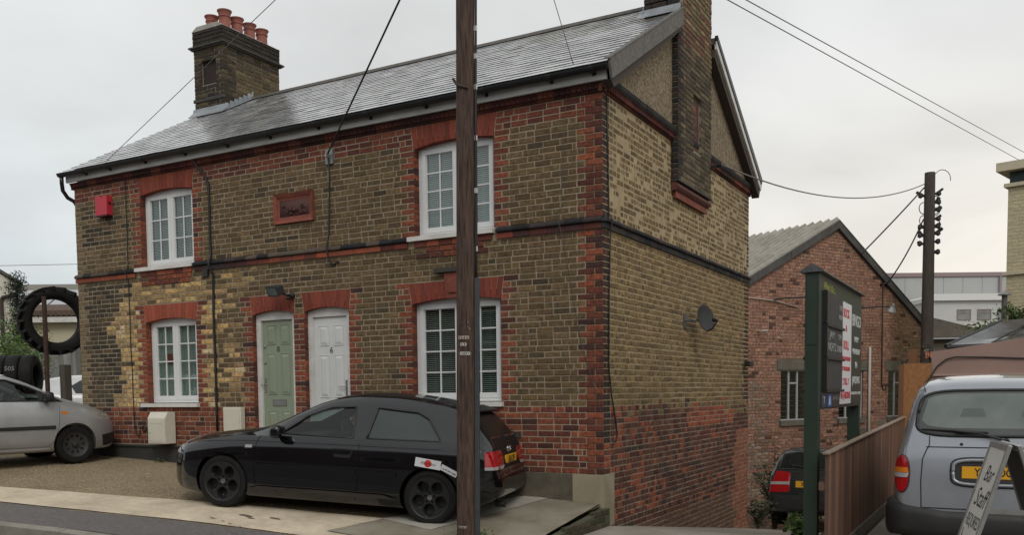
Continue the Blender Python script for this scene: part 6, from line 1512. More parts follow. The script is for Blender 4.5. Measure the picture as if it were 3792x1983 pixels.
mb = MB(); mb.tube([T_ + Nh * .04 + U_ * -.25 + Vector((0, 0, -.02)), T_ + Nh * .04 + U_ * .25 + Vector((0, 0, -.02))], .02, 8); part('hinge', mb, BLACKP, ab)
b0 = T_ + U_ * .30 - Nh * s17 * .48 - Vector((0, 0, .48)); b1 = T_ + U_ * .30 + Nh * (.085 + s17 * .48) - Vector((0, 0, .48)); mb = MB(); mb.box(b0.x, b1.x, b0.y - .008, b0.y + .008, b0.z - .018, b0.z + .018); part('tie_bar', mb, ALF, ab)
# ------------------------------------------------------------------ foliage helper
def leaves(mb, pts, n, r, size, cols, rnd, flat=.7):
    """small folded leaf faces scattered round the given points"""
    for i in range(n):
        c = Vector(rnd.choice(pts)); q = Vector((rnd.gauss(0, 1), rnd.gauss(0, 1), rnd.gauss(0, flat))); q = c + q.normalized() * r * rnd.random()**.45
        a = Vector((rnd.uniform(-1, 1), rnd.uniform(-1, 1), rnd.uniform(-.6, .6))).normalized(); b = a.orthogonal().normalized(); b = (Matrix.Rotation(rnd.uniform(0, 6.28), 3, a) @ b)
        s = size * rnd.uniform(.6, 1.3); k = a.cross(b) * s * .12
        mb.add([q - a * s, q + b * s * .42 + k, q + a * s, q - b * s * .42 + k], [(0, 1, 2), (0, 2, 3)], jit(rnd.choice(cols), .2, rnd))
LEAF = mat('leaf', None, src='attr', rough=.6, scale=20, vary=.2, spec=.3)
STEM = mat('stem', (.06, .045, .03), (.09, .075, .05), rough=.9)
def shrub(name, label, cat, base, h, r, n, size, cols, seed, stems=6, spread=.6, group=None):
    rnd = random.Random(seed); t = thing(name, label, cat, base, group=group); pts = []; sm = MB()
    for i in range(stems):
        a = rnd.uniform(0, 6.28); e = Vector((math.cos(a) * r * spread * rnd.uniform(.3, 1), math.sin(a) * r * spread * rnd.uniform(.3, 1), h * rnd.uniform(.65, 1)))
        m1 = Vector((e.x * .3, e.y * .3, e.z * .55)); sm.tube([(0, 0, -.05), m1, e], [.018 * h**.5, .012 * h**.5, .004], 5); pts += [m1.lerp(e, k / 5) for k in range(6)] + [m1 * .6]
    part('stems', sm, STEM, t, world=False)
    lm = MB(); leaves(lm, pts, n, r * .42, size, cols, rnd); part('foliage', lm, LEAF, t, world=False); return t
GREENS = [(.045, .075, .022), (.06, .095, .03), (.035, .06, .02)]
LIME = [(.10, .165, .035), (.075, .13, .028), (.13, .19, .05), (.05, .095, .022)]
DULL = [(.055, .075, .035), (.075, .095, .05), (.04, .055, .028), (.11, .12, .075)]
# weeds along the joints
for i, (x, y, z, h, r, n) in enumerate(((-.62, -1.95, -.60, .10, .26, 260), (-.25, -2.06, -.63, .07, .22, 180), (-1.0, -2.15, -.60, .05, .16, 80), (-7.6, -.12, -.05, .05, .12, 60))):
    shrub('weed', ('low green weeds at the foot of the corner retaining wall', 'small weeds where the retaining wall meets the apron', 'tiny weeds beside the telegraph pole foot', 'tuft of grass by the black plinth')[i], 'weed', (x, y, z), h, r, n, .022, LIME[:2] + GREENS, 30 + i, stems=7, spread=1.2)
shrub('weed', 'leafy green weed at the foot of the pub sign post', 'weed', (2.25, .25, -.68), .28, .26, 150, .06, LIME, 41)
for i, (x, y, h, r, n, lb) in enumerate(((.16, 6.85, .55, .28, 700, 'low dark shrub at the far corner of the cottage lane wall'), (.20, 7.9, 1.25, .34, 1100, 'tall straggly buddleia between the cottage and the dark car'), (.08, 8.6, 1.8, .30, 800, 'tallest wall shrub growing against the warehouse bricks'), (.45, 9.8, 1.5, .45, 1200, 'bushy dull green shrub behind the dark car'))):
    shrub('wall_shrub', lb, 'shrub', (x, y, GR(x, y)), h, r, n, .034, DULL, 50 + i, stems=9, spread=1.1)

# ------------------------------------------------------------------ brick warehouse
WA = Vector((-.94, 10.74, 0)); WU = Vector((.4848, .8746, 0)); WN = Vector((.8746, -.4848, 0))
WHS = thing('brick_warehouse', 'red brick warehouse with corrugated roof beyond the lane', 'warehouse', tuple(WA + WU * 3 + Vector((0, 0, -2.4))))
def WP(t, z, d=0): return WA + WU * t + WN * d + Vector((0, 0, z))
def wtop(t): return 4.90 - .505 * (2.83 - t) if t < 2.83 else 4.90 - .655 * (t - 2.83)
WIN = [(.92, 1.86, .27, 1.46), (2.98, 3.92, .27, 1.46), (4.90, 5.84, .27, 1.46)]
core = MB(); ts = [-.95, .91, 1.87, 2.83, 2.97, 3.93, 4.89, 5.85, 6.24]
for a, b in zip(ts[:-1], ts[1:]):
    mid = (a + b) / 2; win = any(w_[0] < mid < w_[1] for w_ in WIN)
    fr_ = lambda t, z, d: tuple(WP(t, z, d))
    if win: core.prism([(a, -2.6), (b, -2.6), (b, .14), (a, .14)], -.2, -.008, fr=fr_); core.prism([(a, 1.70), (b, 1.70), (b, wtop(b) + .02), (a, wtop(a) + .02)], -.2, -.008, fr=fr_)
    else: core.prism([(a, -2.6), (b, -2.6), (b, wtop(b) + .02), (a, wtop(a) + .02)], -.2, -.008, fr=fr_)
part('wall_core', core, mat('warehouse_mortar', (.23, .17, .13), (.18, .13, .10), rough=.95, scale=5, grime=.3, gscale=.6), WHS)
core = MB(); core.prism([(-.95, -2.6), (6.24, -2.6), (6.24, wtop(6.24)), (2.83, 4.9), (-.95, wtop(-.95))], -9.0, -8.9, fr=lambda t, z, d: tuple(WP(t, z, d))); core.prism([(6.05, -2.6), (6.24, -2.6), (6.24, wtop(6.24)), (6.05, wtop(6.05))], -8.9, -.2001, fr=lambda t, z, d: tuple(WP(t, z, d))); part('rear_walls', core, MATS['warehouse_mortar'], WHS)
wl = []; rw_ = random.Random(21)
WC = [(.39, .212, .146), (.37, .20, .138), (.35, .186, .13), (.41, .23, .16), (.325, .17, .12)]
for k in range(-34, 66):
    z0 = k * C; zc = z0 + C / 2; par = k % 2
    a = -.94
    t = a + (.11 if par else 0)
    while t < 6.24:
        L_ = .225 if (k % 4 or rw_.random() < .2) else .1125
        u0, u1 = t, min(t + L_ - .009, 6.24); t += L_
        if u1 - u0 < .04: continue
        if max(zc - wtop(u0), zc - wtop(u1)) > -.02: continue
        if any(w_[0] - .13 < (u0 + u1) / 2 < w_[1] + .13 and w_[2] - .14 < zc < w_[3] + .26 and (zc > 1.46 or zc < .27) for w_ in WIN): continue
        hit = [w_ for w_ in WIN if u1 > w_[0] and u0 < w_[1] and w_[2] < zc < w_[3]]
        if hit:
            w_ = hit[0]
            if u0 < w_[0]: u1 = w_[0]
            elif u1 > w_[1]: u0 = w_[1]
            else: continue
            if u1 - u0 < .04: continue
        q = rw_.random(); c_ = rw_.choice(WC)
        if q < .06: c_ = (.36, .22, .15)
        elif q < .10: c_ = (.12, .06, .045)
        if u0 < .45 and zc < 1.2 and rw_.random() < .55: c_ = rw_.choice([(.34, .25, .19), (.28, .19, .14)])
        if zc < .0 and u0 > 0 and rw_.random() < .4: c_ = tuple(x * .7 for x in c_)
        if t > 5.2 and zc > -.5: c_ = (c_[0] * .8, c_[1] * .95, c_[2] * .85)
        wl.append(('W', u0, u1, z0, z0 + C - .010, -.03, rw_.uniform(-.002, .002), jit(c_, .12, rw_)))
FRW = {'W': (WA, WU, WN)}
def wsc(b):
    p = WP((b[1] + b[2]) / 2, b[3]); s = (b[2] - b[1]) / (CAM - p).length**2
    return s * (.05 if (p.z < .2 or b[1] < .0) else 1)
wl.sort(key=wsc, reverse=True)
for b in wl[:300]: brick_obj(FRW['W'], *b[1:5], b[5], b[6], b[7], WHS, rw_)
brick_mass('brickwork', wl[300:], FRW, WHS, rw_)
LIN = mat('lintel_concrete', (.17, .155, .12), (.12, .11, .085), rough=.9, scale=5, bump=.3)
WFR = mat('steel_window', (.44, .45, .45), (.36, .37, .37), rough=.5)
for a, b, z0, z1 in WIN:
    fr_ = lambda t, z, d: tuple(WP(t, z, d))
    part('lintel', MB().prism([(a - .12, z1), (b + .12, z1), (b + .12, z1 + .235), (a - .12, z1 + .235)], -.1, .012, fr=fr_), LIN, WHS)
    part('window_sill', MB().prism([(a - .04, z0 - .125), (b + .04, z0 - .125), (b + .04, z0 - .005), (a - .04, z0 - .005)], -.1, .045, fr=fr_), LIN, WHS)
    fm = MB()
    for p0, p1, q0, q1 in ((a + .005, a + .035, z0, z1), (b - .035, b - .005, z0, z1), (a + .035, b - .035, z0, z0 + .03), (a + .035, b - .035, z1 - .03, z1), (a + .30, a + .345, z0 + .03, z1 - .03), (b - .345, b - .30, z0 + .03, z1 - .03), (a + .345, b - .345, z1 - .33, z1 - .29)):
        fm.prism([(p0, q0), (p1, q0), (p1, q1), (p0, q1)], -.09, -.05, fr=fr_)
    wn = part('window', fm, WFR, WHS)
    for p0, p1, q0, q1 in ((a + .035, a + .30, z0 + .03, z1 - .03), (b - .30, b - .035, z0 + .03, z1 - .03), (a + .345, b - .345, z0 + .03, z1 - .33), (a + .345, b - .345, z1 - .29, z1 - .03)):
        part('pane', MB().prism([(p0, q0), (p1, q0), (p1, q1), (p0, q1)], -.074, -.07, fr=fr_), GLASS, wn)
    bm_ = MB()
    for i in range(9): zz_ = z0 + .08 + i * .125; bm_.prism([(a + .03, zz_), (b - .03, zz_), (b - .03, zz_ + .012), (a + .03, zz_ + .012)], -.15, -.14, fr=fr_)
    part('security_bars', bm_, mat('bar_grey', (.22, .22, .21), rough=.6), wn)
# corrugated roof
COR = mat('corrugated_sheet', (.36, .34, .29), (.25, .235, .20), rough=.85, scale=4, detail=7, bump=.3, grime=.4, gscale=1.6, gcol=(.07, .068, .05), fine=.15)
for t0, t1, sl_, lb in ((-1.25, 2.83, .505, 'left'), (2.83, 6.42, -.655, 'right')):
    nn = 8 * 62; vs = []; L = 9.0
    for j in range(5):
        t = lerp(t0, t1, j / 4)
        for i in range(nn + 1):
            d = .06 - L * i / nn; vs.append(WP(t, wtop(t) + .165 + .10 * math.cos(2 * math.pi * d / .24), d))
    mb = MB(); mb.add(vs, [(j * (nn + 1) + i, j * (nn + 1) + i + 1, (j + 1) * (nn + 1) + i + 1, (j + 1) * (nn + 1) + i) for j in range(4) for i in range(nn)])
    part('corrugated_roof', mb, COR, WHS, smooth=True)
BGB = mat('barge_grey', (.085, .085, .08), (.055, .055, .052), rough=.75, scale=5, grime=.3, gscale=2, gcol=(.16, .15, .13)); BGT = mat('barge_top', (.24, .23, .20), (.16, .155, .135), rough=.85, scale=6)
def barge(ta, tb, mt):
    fr_ = lambda t, z, d: tuple(WP(t, z, d))
    part('bargeboard', MB().prism([(ta, wtop(ta) - .02), (tb, wtop(tb) - .02), (tb, wtop(tb) + .16), (ta, wtop(ta) + .16)], .02, .075, fr=fr_), mt, WHS)
    part('verge_capping', MB().prism([(ta, wtop(ta) + .162), (tb, wtop(tb) + .162), (tb, wtop(tb) + .19), (ta, wtop(ta) + .19)], -.16, .085, fr=fr_), BGT if ta < 2.8 else BGB, WHS)
for ta, tb in ((-1.25, .05), (.06, 1.15), (1.16, 2.18), (2.19, 2.825), (2.83, 3.6), (3.61, 5.0), (5.01, 6.42)): barge(ta, tb, BGB)
for i in range(9):
    d0 = .05 - i; part('ridge_cap', MB().prism([(2.62, wtop(2.62) + .165), (2.83, 5.10), (3.02, wtop(3.02) + .165), (3.02, wtop(3.02) + .14), (2.83, 5.075), (2.62, wtop(2.62) + .14)], d0 - .98, d0, fr=lambda t, z, d: tuple(WP(t, z, d))), COR, WHS)
def wcable(name, pts, r, label, mt=None, cat='pipe'): return cable(name, [WP(*p) for p in pts], r, label, cat, mt)
WPIPE = mat('white_pipe', (.45, .42, .37), rough=.6); BPIPE = mat('brown_pipe', (.07, .035, .025), rough=.7)
wcable('conduit', [(-.8, 3.10, .02), (.65, 3.05, .02), (1.45, 2.93, .03)], .014, 'thin pale conduit running across the upper warehouse wall', WPIPE)
wcable('conduit', [(4.60, 3.58, .03), (4.60, 2.4, .025), (4.60, 1.1, .025), (4.66, .98, .03), (4.78, .98, .03), (4.78, 1.10, .03)], .016, 'brown conduit hooking at its foot on the warehouse wall', BPIPE)
wcable('waste_pipe', [(4.08, 2.05, .05), (4.08, -1.2, .05)], .035, 'pale vertical waste pipe on the warehouse wall', WPIPE)
wcable('overflow_pipe', [(.14, 2.33, -.02), (.14, 2.33, .10), (.24, 2.34, .22)], .02, 'short pale overflow pipe poking from the warehouse wall', WPIPE)
for i, (t, z) in enumerate(((.62, 3.06), (3.35, 2.95))):
    p = WP(t, z, 0); wlp = thing('wall_lamp', ('black swan neck lamp left of the pub sign', 'grey swan neck lamp right of the pub sign')[i], 'lamp', tuple(p))
    e = WP(t + .78, z + .02, .62); mb = MB(); mb.tube([WP(t, z, .0), WP(t + .1, z + .03, .12), WP(t + .7, z + .06, .58), e], .017, 6); part('arm', mb, BLACKP, wlp)
    mb = MB(); dn = (Vector((-.35 if i else -.5, .3, -.8))).normalized(); mb.lathe([(.03, -.10), (.05, -.04), (.12, .06), (.125, .07), (.03, .06)], 14, Matrix.Translation(e) @ dn.to_track_quat('Z', 'Y').to_matrix().to_4x4()); part('lamp_head', mb, BLACKP if i == 0 else STEEL, wlp)
cable('cable_bracket', [WP(4.5, 3.62, .02), WP(4.62, 3.66, .10), WP(4.80, 3.58, .03)], .03, 'black cable bracket under the warehouse bargeboard', 'bracket')

# ------------------------------------------------------------------ right background
OSB = mat('osb', (.36, .17, .065), (.26, .115, .04), rough=.8, scale=22, detail=3, bump=.3, stretch=(1, 1, .6), vary=.4, fine=.25)
op = thing('osb_panel', 'orange OSB board panel at the end of the fence', 'panel', (2.9, 5.66, -.6))
part('sheet', MB().box(2.735, 3.13, 5.64, 5.66, -.6, 1.39), OSB, op); part('timber_post', MB().box(2.665, 2.733, 5.62, 5.70, -.8, 1.37), mat('post_orange', (.20, .09, .045), (.15, .07, .035), rough=.85, stretch=(1, 1, .2), scale=10), op); part('timber_post', MB().box(2.80, 2.92, 5.67, 5.75, -.6, 1.62), MATS['post_orange'], op)
PNK = mat('mauve_paint', (.33, .215, .18), (.30, .195, .165), rough=.6, scale=2, grime=.15, gscale=1, gcol=(.2, .14, .12)); PNT = mat('mauve_trim', (.40, .27, .23), rough=.6)
pk = thing('mauve_store', 'dusty mauve flat sided store building behind the taxi roof', 'building', (5.6, 5.7, -.7))
mb = MB(); mb.prism([(3.13, -.8), (8.5, -.8), (8.5, 2.30), (3.13, 1.565)], 5.70, 9.2); part('wall', mb, PNK, pk)
part('trim_rail', MB().box(3.15, 8.5, 5.655, 5.699, 1.185, 1.215), PNT, pk); part('door_panel', MB().box(3.385, 8.0, 5.67, 5.699, -.7, 1.16), mat('mauve_panel', (.31, .20, .17), rough=.6), pk); part('door_trim', MB().box(3.35, 3.382, 5.66, 5.699, -.7, 1.183), PNT, pk)
cable('black_hose', [(2.98, 5.60, .95), (3.06, 5.60, 1.06), (3.14, 5.63, 1.20), (3.22, 5.66, 1.34), (3.34, 5.67, 1.44), (3.46, 5.67, 1.475), (3.9, 5.68, 1.46), (4.6, 5.68, 1.415), (6.5, 5.68, 1.43)], .012, 'black cable draped along the top of the mauve store')
FLT = mat('black_felt_roof', (.02, .021, .022), (.05, .052, .054), rough=.22, rvar=.15, scale=2.5, spec=.6, bump=.15, bscale=6)
cr_ = thing('felt_canopy', 'glossy black felt canopy roof above the mauve store', 'roof', (4.5, 7.8, 1.7))
mb = MB(); vs = [(3.24, 7.5, 1.74), (9.0, 7.1, 1.80), (9.0, 10.8, 2.62), (4.05, 9.0, 2.22)]; mb.add(vs + [(x, y, z - .07) for x, y, z in vs], [(0, 1, 2, 3), (7, 6, 5, 4), (0, 4, 5, 1), (1, 5, 6, 2), (2, 6, 7, 3), (3, 7, 4, 0)]); part('roof_sheet', mb, FLT, cr_)
for i in range(5):
    mb = MB(); a = Vector(vs[0]).lerp(Vector(vs[1]), .12 + i * .17); b = Vector(vs[3]).lerp(Vector(vs[2]), .12 + i * .17); mb.tube([a + Vector((0, 0, .01)), b + Vector((0, 0, .01))], .018, 6); part('felt_seam', mb, FLT, cr_)
mb = MB(); mb.tube([Vector(vs[0]) + Vector((-.02, 0, -.02)), Vector(vs[3]) + Vector((-.02, 0, -.02))], .04, 6); mb.tube([Vector(vs[0]) + Vector((0, -.02, -.05)), Vector(vs[1]) + Vector((0, -.02, -.05))], .04, 6); part('fascia', mb, BLACKP, cr_)
part('post', MB().box(4.4, 4.5, 8.4, 8.5, -.7, 1.9).box(8.5, 8.6, 7.6, 7.7, -.7, 1.8), BLACKP, cr_)
sh = shrub('ivy', 'green ivy trailing along the back of the felt canopy', 'ivy', (3.75, 9.6, 2.0), .22, .40, 420, .04, LIME[1:] + GREENS, 71, stems=10, spread=1.6)
sh = shrub('ivy', 'ivy climbing over the base of the cream building', 'ivy', (4.3, 9.9, 2.15), .42, .36, 520, .04, GREENS + LIME[:1], 72, stems=10, spread=1.2)
for i, (x, y, z, h) in enumerate(((2.72, 6.1, -.9, 2.6), (3.06, 6.1, -.8, 2.5))): shrub('climber', ('leafy climber left of the orange board', 'leafy climber right of the orange board')[i], 'plant', (x, y, z), h, .3, 300, .045, DULL + GREENS, 80 + i, stems=7)
FELT = mat('brown_felt_roof', (.17, .15, .12), (.12, .105, .085), rough=.9, scale=3, detail=8, bump=.5, grime=.3, gscale=1); 
fr = thing('low_outbuilding', 'low outbuilding with brown felt roof behind the back pole', 'building', (3.5, 25, -1))
mb = MB(); mb.prism([(1.0, 2.62), (7.5, 2.62), (7.5, 2.74), (3.2, 2.95), (1.6, 3.42), (1.0, 3.42)], 0, 7, fr=lambda a, b, d: (a, 23.2 + d + (a - 1) * .3, b)); part('roof', mb, FELT, fr)
mb = MB(); mb.prism([(1.1, -1.5), (7.4, -1.5), (7.4, 2.62), (1.1, 2.62)], .15, 6, fr=lambda a, b, d: (a, 23.2 + d + (a - 1) * .3, b)); part('wall', mb, mat('buff_wall', (.22, .20, .165), rough=.9), fr)
mb = MB(); mb.tube([(.9, 23.05, 2.62), (7.5, 25.0, 2.62)], .07, 8); part('gutter', mb, GUT, fr)
CRM = mat('cream_painted_brick', (.50, .44, .29), (.44, .385, .25), rough=.7, scale=2.5, stretch=(1, 1, 3), bump=.5, bscale=22, grime=.2, gscale=1.2, gcol=(.25, .2, .12))
cb_ = thing('cream_building', 'cream painted building with dark green band at the right edge', 'building', (6.5, 14, -1))
fr_ = lambda a, b, d: tuple(Vector((4.06, 13.16, 0)) + Vector((.966, -.259, 0)) * a + Vector((.259, .966, 0)) * d + Vector((0, 0, b)))
part('wall', MB().prism([(0, -1.5), (7, -1.5), (7, 5.46), (0, 5.46)], 0, 6, fr=fr_), CRM, cb_)
part('green_band', MB().prism([(.02, 5.50), (6.9, 5.50), (6.9, 5.76), (.02, 5.76)], .03, 5.9, fr=fr_), mat('dark_green_board', (.012, .035, .03), rough=.5), cb_)
CR2 = mat('cream_cornice', (.56, .50, .36), (.48, .43, .31), rough=.7)
part('cornice', MB().prism([(-.20, 5.762), (7.1, 5.762), (7.1, 5.95), (-.20, 5.95)], -.2, 6, fr=fr_), CR2, cb_); part('cornice', MB().prism([(-.07, 5.42), (7.1, 5.42), (7.1, 5.499), (-.07, 5.499)], -.08, 6, fr=fr_), CR2, cb_); part('cornice', MB().prism([(-.07, 3.49), (7.1, 3.49), (7.1, 3.56), (-.07, 3.56)], -.06, .0, fr=fr_), CR2, cb_)
wl_ = []
for k in range(22, 73):
    a = .004 + (.11 if k % 2 else 0)
    while a < 1.4:
        wl_.append(('C', a, a + .214, k * C, k * C + .066, -.01, .004, jit((.50, .44, .29), .06))); a += .225
brick_mass('brickwork', wl_, {'C': (Vector((4.06, 13.16, 0)), Vector((.966, -.259, 0)), Vector((-.259, -.966, 0)))}, cb_, rw_, mt=ATT)
fl = thing('flue_pipe', 'thin grey flue pipe with a cap beside the cream building', 'flue', (4.05, 12.0, 1.5)); mb = MB(); mb.lathe([(.055, -2.5), (.055, 1.45)], 10); part('pipe', mb, mat('flue_grey', (.10, .10, .095), rough=.7), fl, world=False); part('cap', MB().lathe([(.13, 1.45), (.13, 1.47), (.02, 1.54)], 12), STEEL, fl, world=False)
# grey industrial shed far behind
IO = Vector((-4.34, 66.22, 0)); IU = Vector((.8732, .4872, 0)); IN_ = Vector((-.4872, .8732, 0))
fi = lambda a, b, d: tuple(IO + IU * a + IN_ * d + Vector((0, 0, b)))
SHD = mat('shed_grey', (.36, .365, .36), (.33, .335, .33), rough=.6, scale=.6); SH2 = mat('shed_white', (.52, .52, .50), (.48, .48, .46), rough=.6, scale=.6); MAU = mat('shed_trim', (.24, .18, .185), rough=.6)
sd_ = thing('industrial_shed', 'long pale grey industrial shed far behind the back pole', 'building', tuple(IO + IU * 8))
part('wall', MB().prism([(-14, -2), (26, -2), (26, 9.62), (-14, 9.62)], 0, 20, fr=fi), SHD, sd_); part('roof_trim', MB().prism([(-14.1, 9.64), (26.1, 9.64), (26.1, 9.95), (-14.1, 9.95)], -.15, 20, fr=fi), MAU, sd_)
for i in range(26): part('wall_panel', MB().prism([(-13.9 + i * 1.5, 7.8), (-12.44 + i * 1.5, 7.8), (-12.44 + i * 1.5, 9.6), (-13.9 + i * 1.5, 9.6)], -.03, -.001, fr=fi), SHD, sd_)
part('downpipe', MB().prism([(8.35, 2), (8.50, 2), (8.50, 9.62), (8.35, 9.62)], -.2, -.05, fr=fi), MAU, sd_)
an = thing('shed_annexe', 'white annexe with square windows in front of the grey shed', 'building', tuple(IO + IU * 6 - IN_ * 3))
part('wall', MB().prism([(1.0, -2), (12, -2), (12, 7.55), (1.0, 7.55)], -5, -.3, fr=fi), SH2, an); part('eaves', MB().prism([(.9, 7.3), (12.1, 7.3), (12.1, 7.62), (11.9, 7.78), (1.1, 7.78), (.9, 7.62)], -5.25, -.3, fr=fi), mat('eaves_white', (.66, .66, .64), rough=.5), an)
k_ = 65.0 / 70
for i in range(6):
    a = 2.72 + i * 1.47; f_ = MB(); z0, z1 = 5.95, 6.62
    for p0, p1, q0, q1 in ((a, a + .05, z0, z1), (a + .95, a + 1.0, z0, z1), (a, a + 1, z0 - .05, z0), (a, a + 1, z1, z1 + .05), (a + .05, a + .95, z1 - .24, z1 - .19), (a + .48, a + .52, z1 - .19, z1)): f_.prism([(p0, q0), (p1, q0), (p1, q1), (p0, q1)], -5.06, -5.001, fr=fi)
    wn = part('window', f_, MAU, an); part('pane', MB().prism([(a + .05, z0), (a + .95, z0), (a + .95, z1), (a + .05, z1)], -5.03, -5.002, fr=fi), mat('far_glass', (.16, .165, .155), (.24, .245, .23), rough=.2, scale=1), wn)

# ------------------------------------------------------------------ tyre yard and houses on the left
def tyre_mesh(R_, Rin, wd, lugs, lugh):
    mb = MB(); h = wd / 2
    pr = [(Rin, -h * .8), (lerp(Rin, R_, .4), -h), (R_ * .93, -h * .95), (R_ - lugh, -h * .75), (R_ - lugh * .6, 0), (R_ - lugh, h * .75), (R_ * .93, h * .95), (lerp(Rin, R_, .4), h), (Rin, h * .8), (Rin - .012, h * .6), (Rin + .03, 0), (Rin - .012, -h * .6)]
    mb.lathe(pr, 48, close=True)
    return mb, h
tt = thing('tractor_tyre', 'large black tractor tyre hung up on a rusty pole', 'tyre', (-11.72, .93, 2.45))
mb, h = tyre_mesh(.615, .425, .34, 0, .035)
ax = Vector((CAM.x + 11.7, CAM.y - .9, -.3)).normalized(); ax = (ax + Vector((.46, .26, 0)) * .55).normalized()
Q = ax.to_track_quat('Z', 'Y').to_matrix().to_4x4()
mb.v = [tuple(Q @ Vector(p)) for p in mb.v]; o = part('carcass', mb, RUBBER, tt, world=False); smooth_by_angle(o, 50)
for i in range(40):
    a = 2 * math.pi * i / 40; sgn = 1 if i % 2 else -1; mb = MB()
    M = Q @ Matrix.Rotation(a, 4, 'Z') @ Matrix.Translation((.602, 0, sgn * h * .48)) @ Matrix.Rotation(sgn * rad(38), 4, 'X')
    mb.box(-.04, .042, -.030, .030, -.115, .115, M=M, bev=.010); part('tread_lug', mb, RUBBER, tt, world=False)
RUS = mat('rusty_pole', (.045, .022, .018), (.07, .035, .026), rough=.8, scale=12)
thing1('steel_pole', MB().tube([(-11.57, .62, -.1), (-11.57, .62, 2.88)], .042, 10), RUS, 'rusty steel pole carrying the tractor tyre', 'pole', (-11.57, .62, 0))
rk = thing('tyre_rack', 'dark steel rack under the row of tyres', 'rack', (-12.6, .3, 0)); mb = MB()
tx = Vector((.76, .65, 0)); o0 = Vector((-11.86, .60, 0))
for s in (0, -2.2):
    for q in (-.25, .25):
        p = o0 + tx * s + Vector((-.487, .873, 0)) * q; mb.tube([p, p + Vector((0, 0, 1.06))], .03, 6)
for q in (-.25, .25): p = o0 + Vector((-.487, .873, 0)) * q; mb.tube([p + Vector((0, 0, 1.045)) + tx * .1, p + Vector((0, 0, 1.045)) - tx * 2.3], .03, 6)
part('frame', mb, RUS, rk)
mb, h = tyre_mesh(.40, .22, .235, 0, .012); tme = mb.mesh('tyre', RUBBER, True)
TL_ = ['end tyre of the row, right beside the rusty pole', 'second tyre in the row with white painted figures', 'middle tyre of the row with three white bars', 'fourth tyre of the row counted from the rusty pole', 'leftmost visible tyre of the row above the silver car']
for i in range(5):
    p = o0 - tx * (.10 + i * .245) + Vector((0, 0, 1.40 + .012 * (i % 2)))
    o = link('tyre', tme, None, loc=p, label=TL_[i], cat='tyre', group='tyres in a row on the rack'); o.rotation_euler = (tx * -1).to_track_quat('Z', 'Y').to_euler()
    if i in (1, 2):
        d = Vector((.40, -.88, .28)).normalized(); d = (d - tx * d.dot(tx)).normalized(); F = frame(p + d * .362, tx, d.cross(tx) * 1.0)
        F = frame(p + d * .408, tx, d.cross(tx)); mark = MB()
        if i == 2:
            for q in range(3): mark.box(-.06, .06, -.05 + q * .045, -.025 + q * .045, -.02, .002, M=F)
            mk = part('paint_mark', mark, mat('white_mark', (.5, .5, .5), rough=.7), o, world=False); mk.matrix_local = (Matrix.Translation(p) @ o.rotation_euler.to_matrix().to_4x4()).inverted()
        else:
            m2 = text('paint_mark', '505', .12, mat('grey_mark', (.2, .2, .2), rough=.7), o, Matrix.Identity(4)); m2.matrix_local = (Matrix.Translation(p) @ o.rotation_euler.to_matrix().to_4x4()).inverted() @ F
wp_ = thing1('wooden_post', MB().box(-11.47, -11.32, .80, .95, -.1, 1.61, bev=.012), mat('grey_post', (.10, .09, .07), (.065, .058, .045), rough=.9, stretch=(1, 1, .2), scale=12, bump=.4), 'short weathered wooden post in front of the white car', 'post', (-11.4, .87, 0))
GF = mat('grey_fence_board', None, src='obj', rough=.9, scale=6, stretch=(1, 1, .15), vary=.3, bump=.3)
tx = Vector((.873, .487, 0)); gf = thing('grey_fence', 'weathered grey board fence behind the tyre yard', 'fence', (-24, 10.5, 0)); fo = Vector((-26.5, 9.2, 0)); rf2 = random.Random(9)
bmh = MB().box(0, .145, -.012, .012, 0, 1); gme = bmh.mesh('fence_board', GF)
for i in range(44):
    o = bpy.data.objects.new('fence_board', gme); COL.objects.link(o); o.parent = gf
    o.matrix_local = Matrix.Translation(fo + tx * i * .155 - wpos(gf)) @ Matrix.Rotation(rad(29.2), 4, 'Z') @ Matrix.Diagonal((1, 1, 2.72 + rf2.uniform(-.02, .02), 1)); o.color = (*jit(rf2.choice([(.17, .17, .155), (.14, .14, .13), (.20, .195, .18)]), .12, rf2), 1)
part('fence_post', MB().box(0, .12, -.05, .0, 0, 2.6, M=Matrix.Translation(fo + tx * 2.62 - Vector((0, .08, 0))) @ Matrix.Rotation(rad(29.2), 4, 'Z')), mat('concrete_post', (.36, .36, .34), rough=.9), gf)
part('top_rail', MB().box(0, 6.8, -.03, .03, 2.74, 2.86, M=Matrix.Translation(fo) @ Matrix.Rotation(rad(29.2), 4, 'Z')), mat('dark_rail', (.06, .06, .055), rough=.9), gf)
shrub('hedge_bush', 'bright green bush behind the row of tyres', 'bush', (-19.1, 4.7, 0), 2.95, 1.5, 11000, .045, LIME, 61, stems=18, spread=1.0)
# cream gable house, conifer, house with solar panels
tx = Vector((.873, .487, 0)); go = Vector((-29.72, 11.55, 0)); fg = lambda a, b, d: tuple(go - tx * a + Vector((-.92, .39, 0)) * d + Vector((0, 0, b)))
RND = mat('cream_render', (.60, .575, .49), (.54, .515, .44), rough=.8, scale=1.5, grime=.15, gscale=1, gcol=(.35, .32, .26)); BRN = mat('brown_rwp', (.05, .033, .026), rough=.6); TIL = mat('brown_tile', (.115, .098, .08), (.075, .065, .055), rough=.85, scale=7, detail=6, stretch=(1, 1, 3), bump=.5)
gh = thing('cream_house', 'cream rendered gable house at the left edge behind the bush', 'house', tuple(go - tx * 3))
part('wall', MB().prism([(0, -.2), (8, -.2), (8, 5.45), (4, 7.9), (0, 5.45)], 0, 9, fr=fg), RND, gh)
part('roof', MB().prism([(-.25, 5.33), (4, 7.93), (8.25, 5.33), (8.25, 5.45), (4, 8.08), (-.25, 5.45)], -.15, 9, fr=fg), TIL, gh)
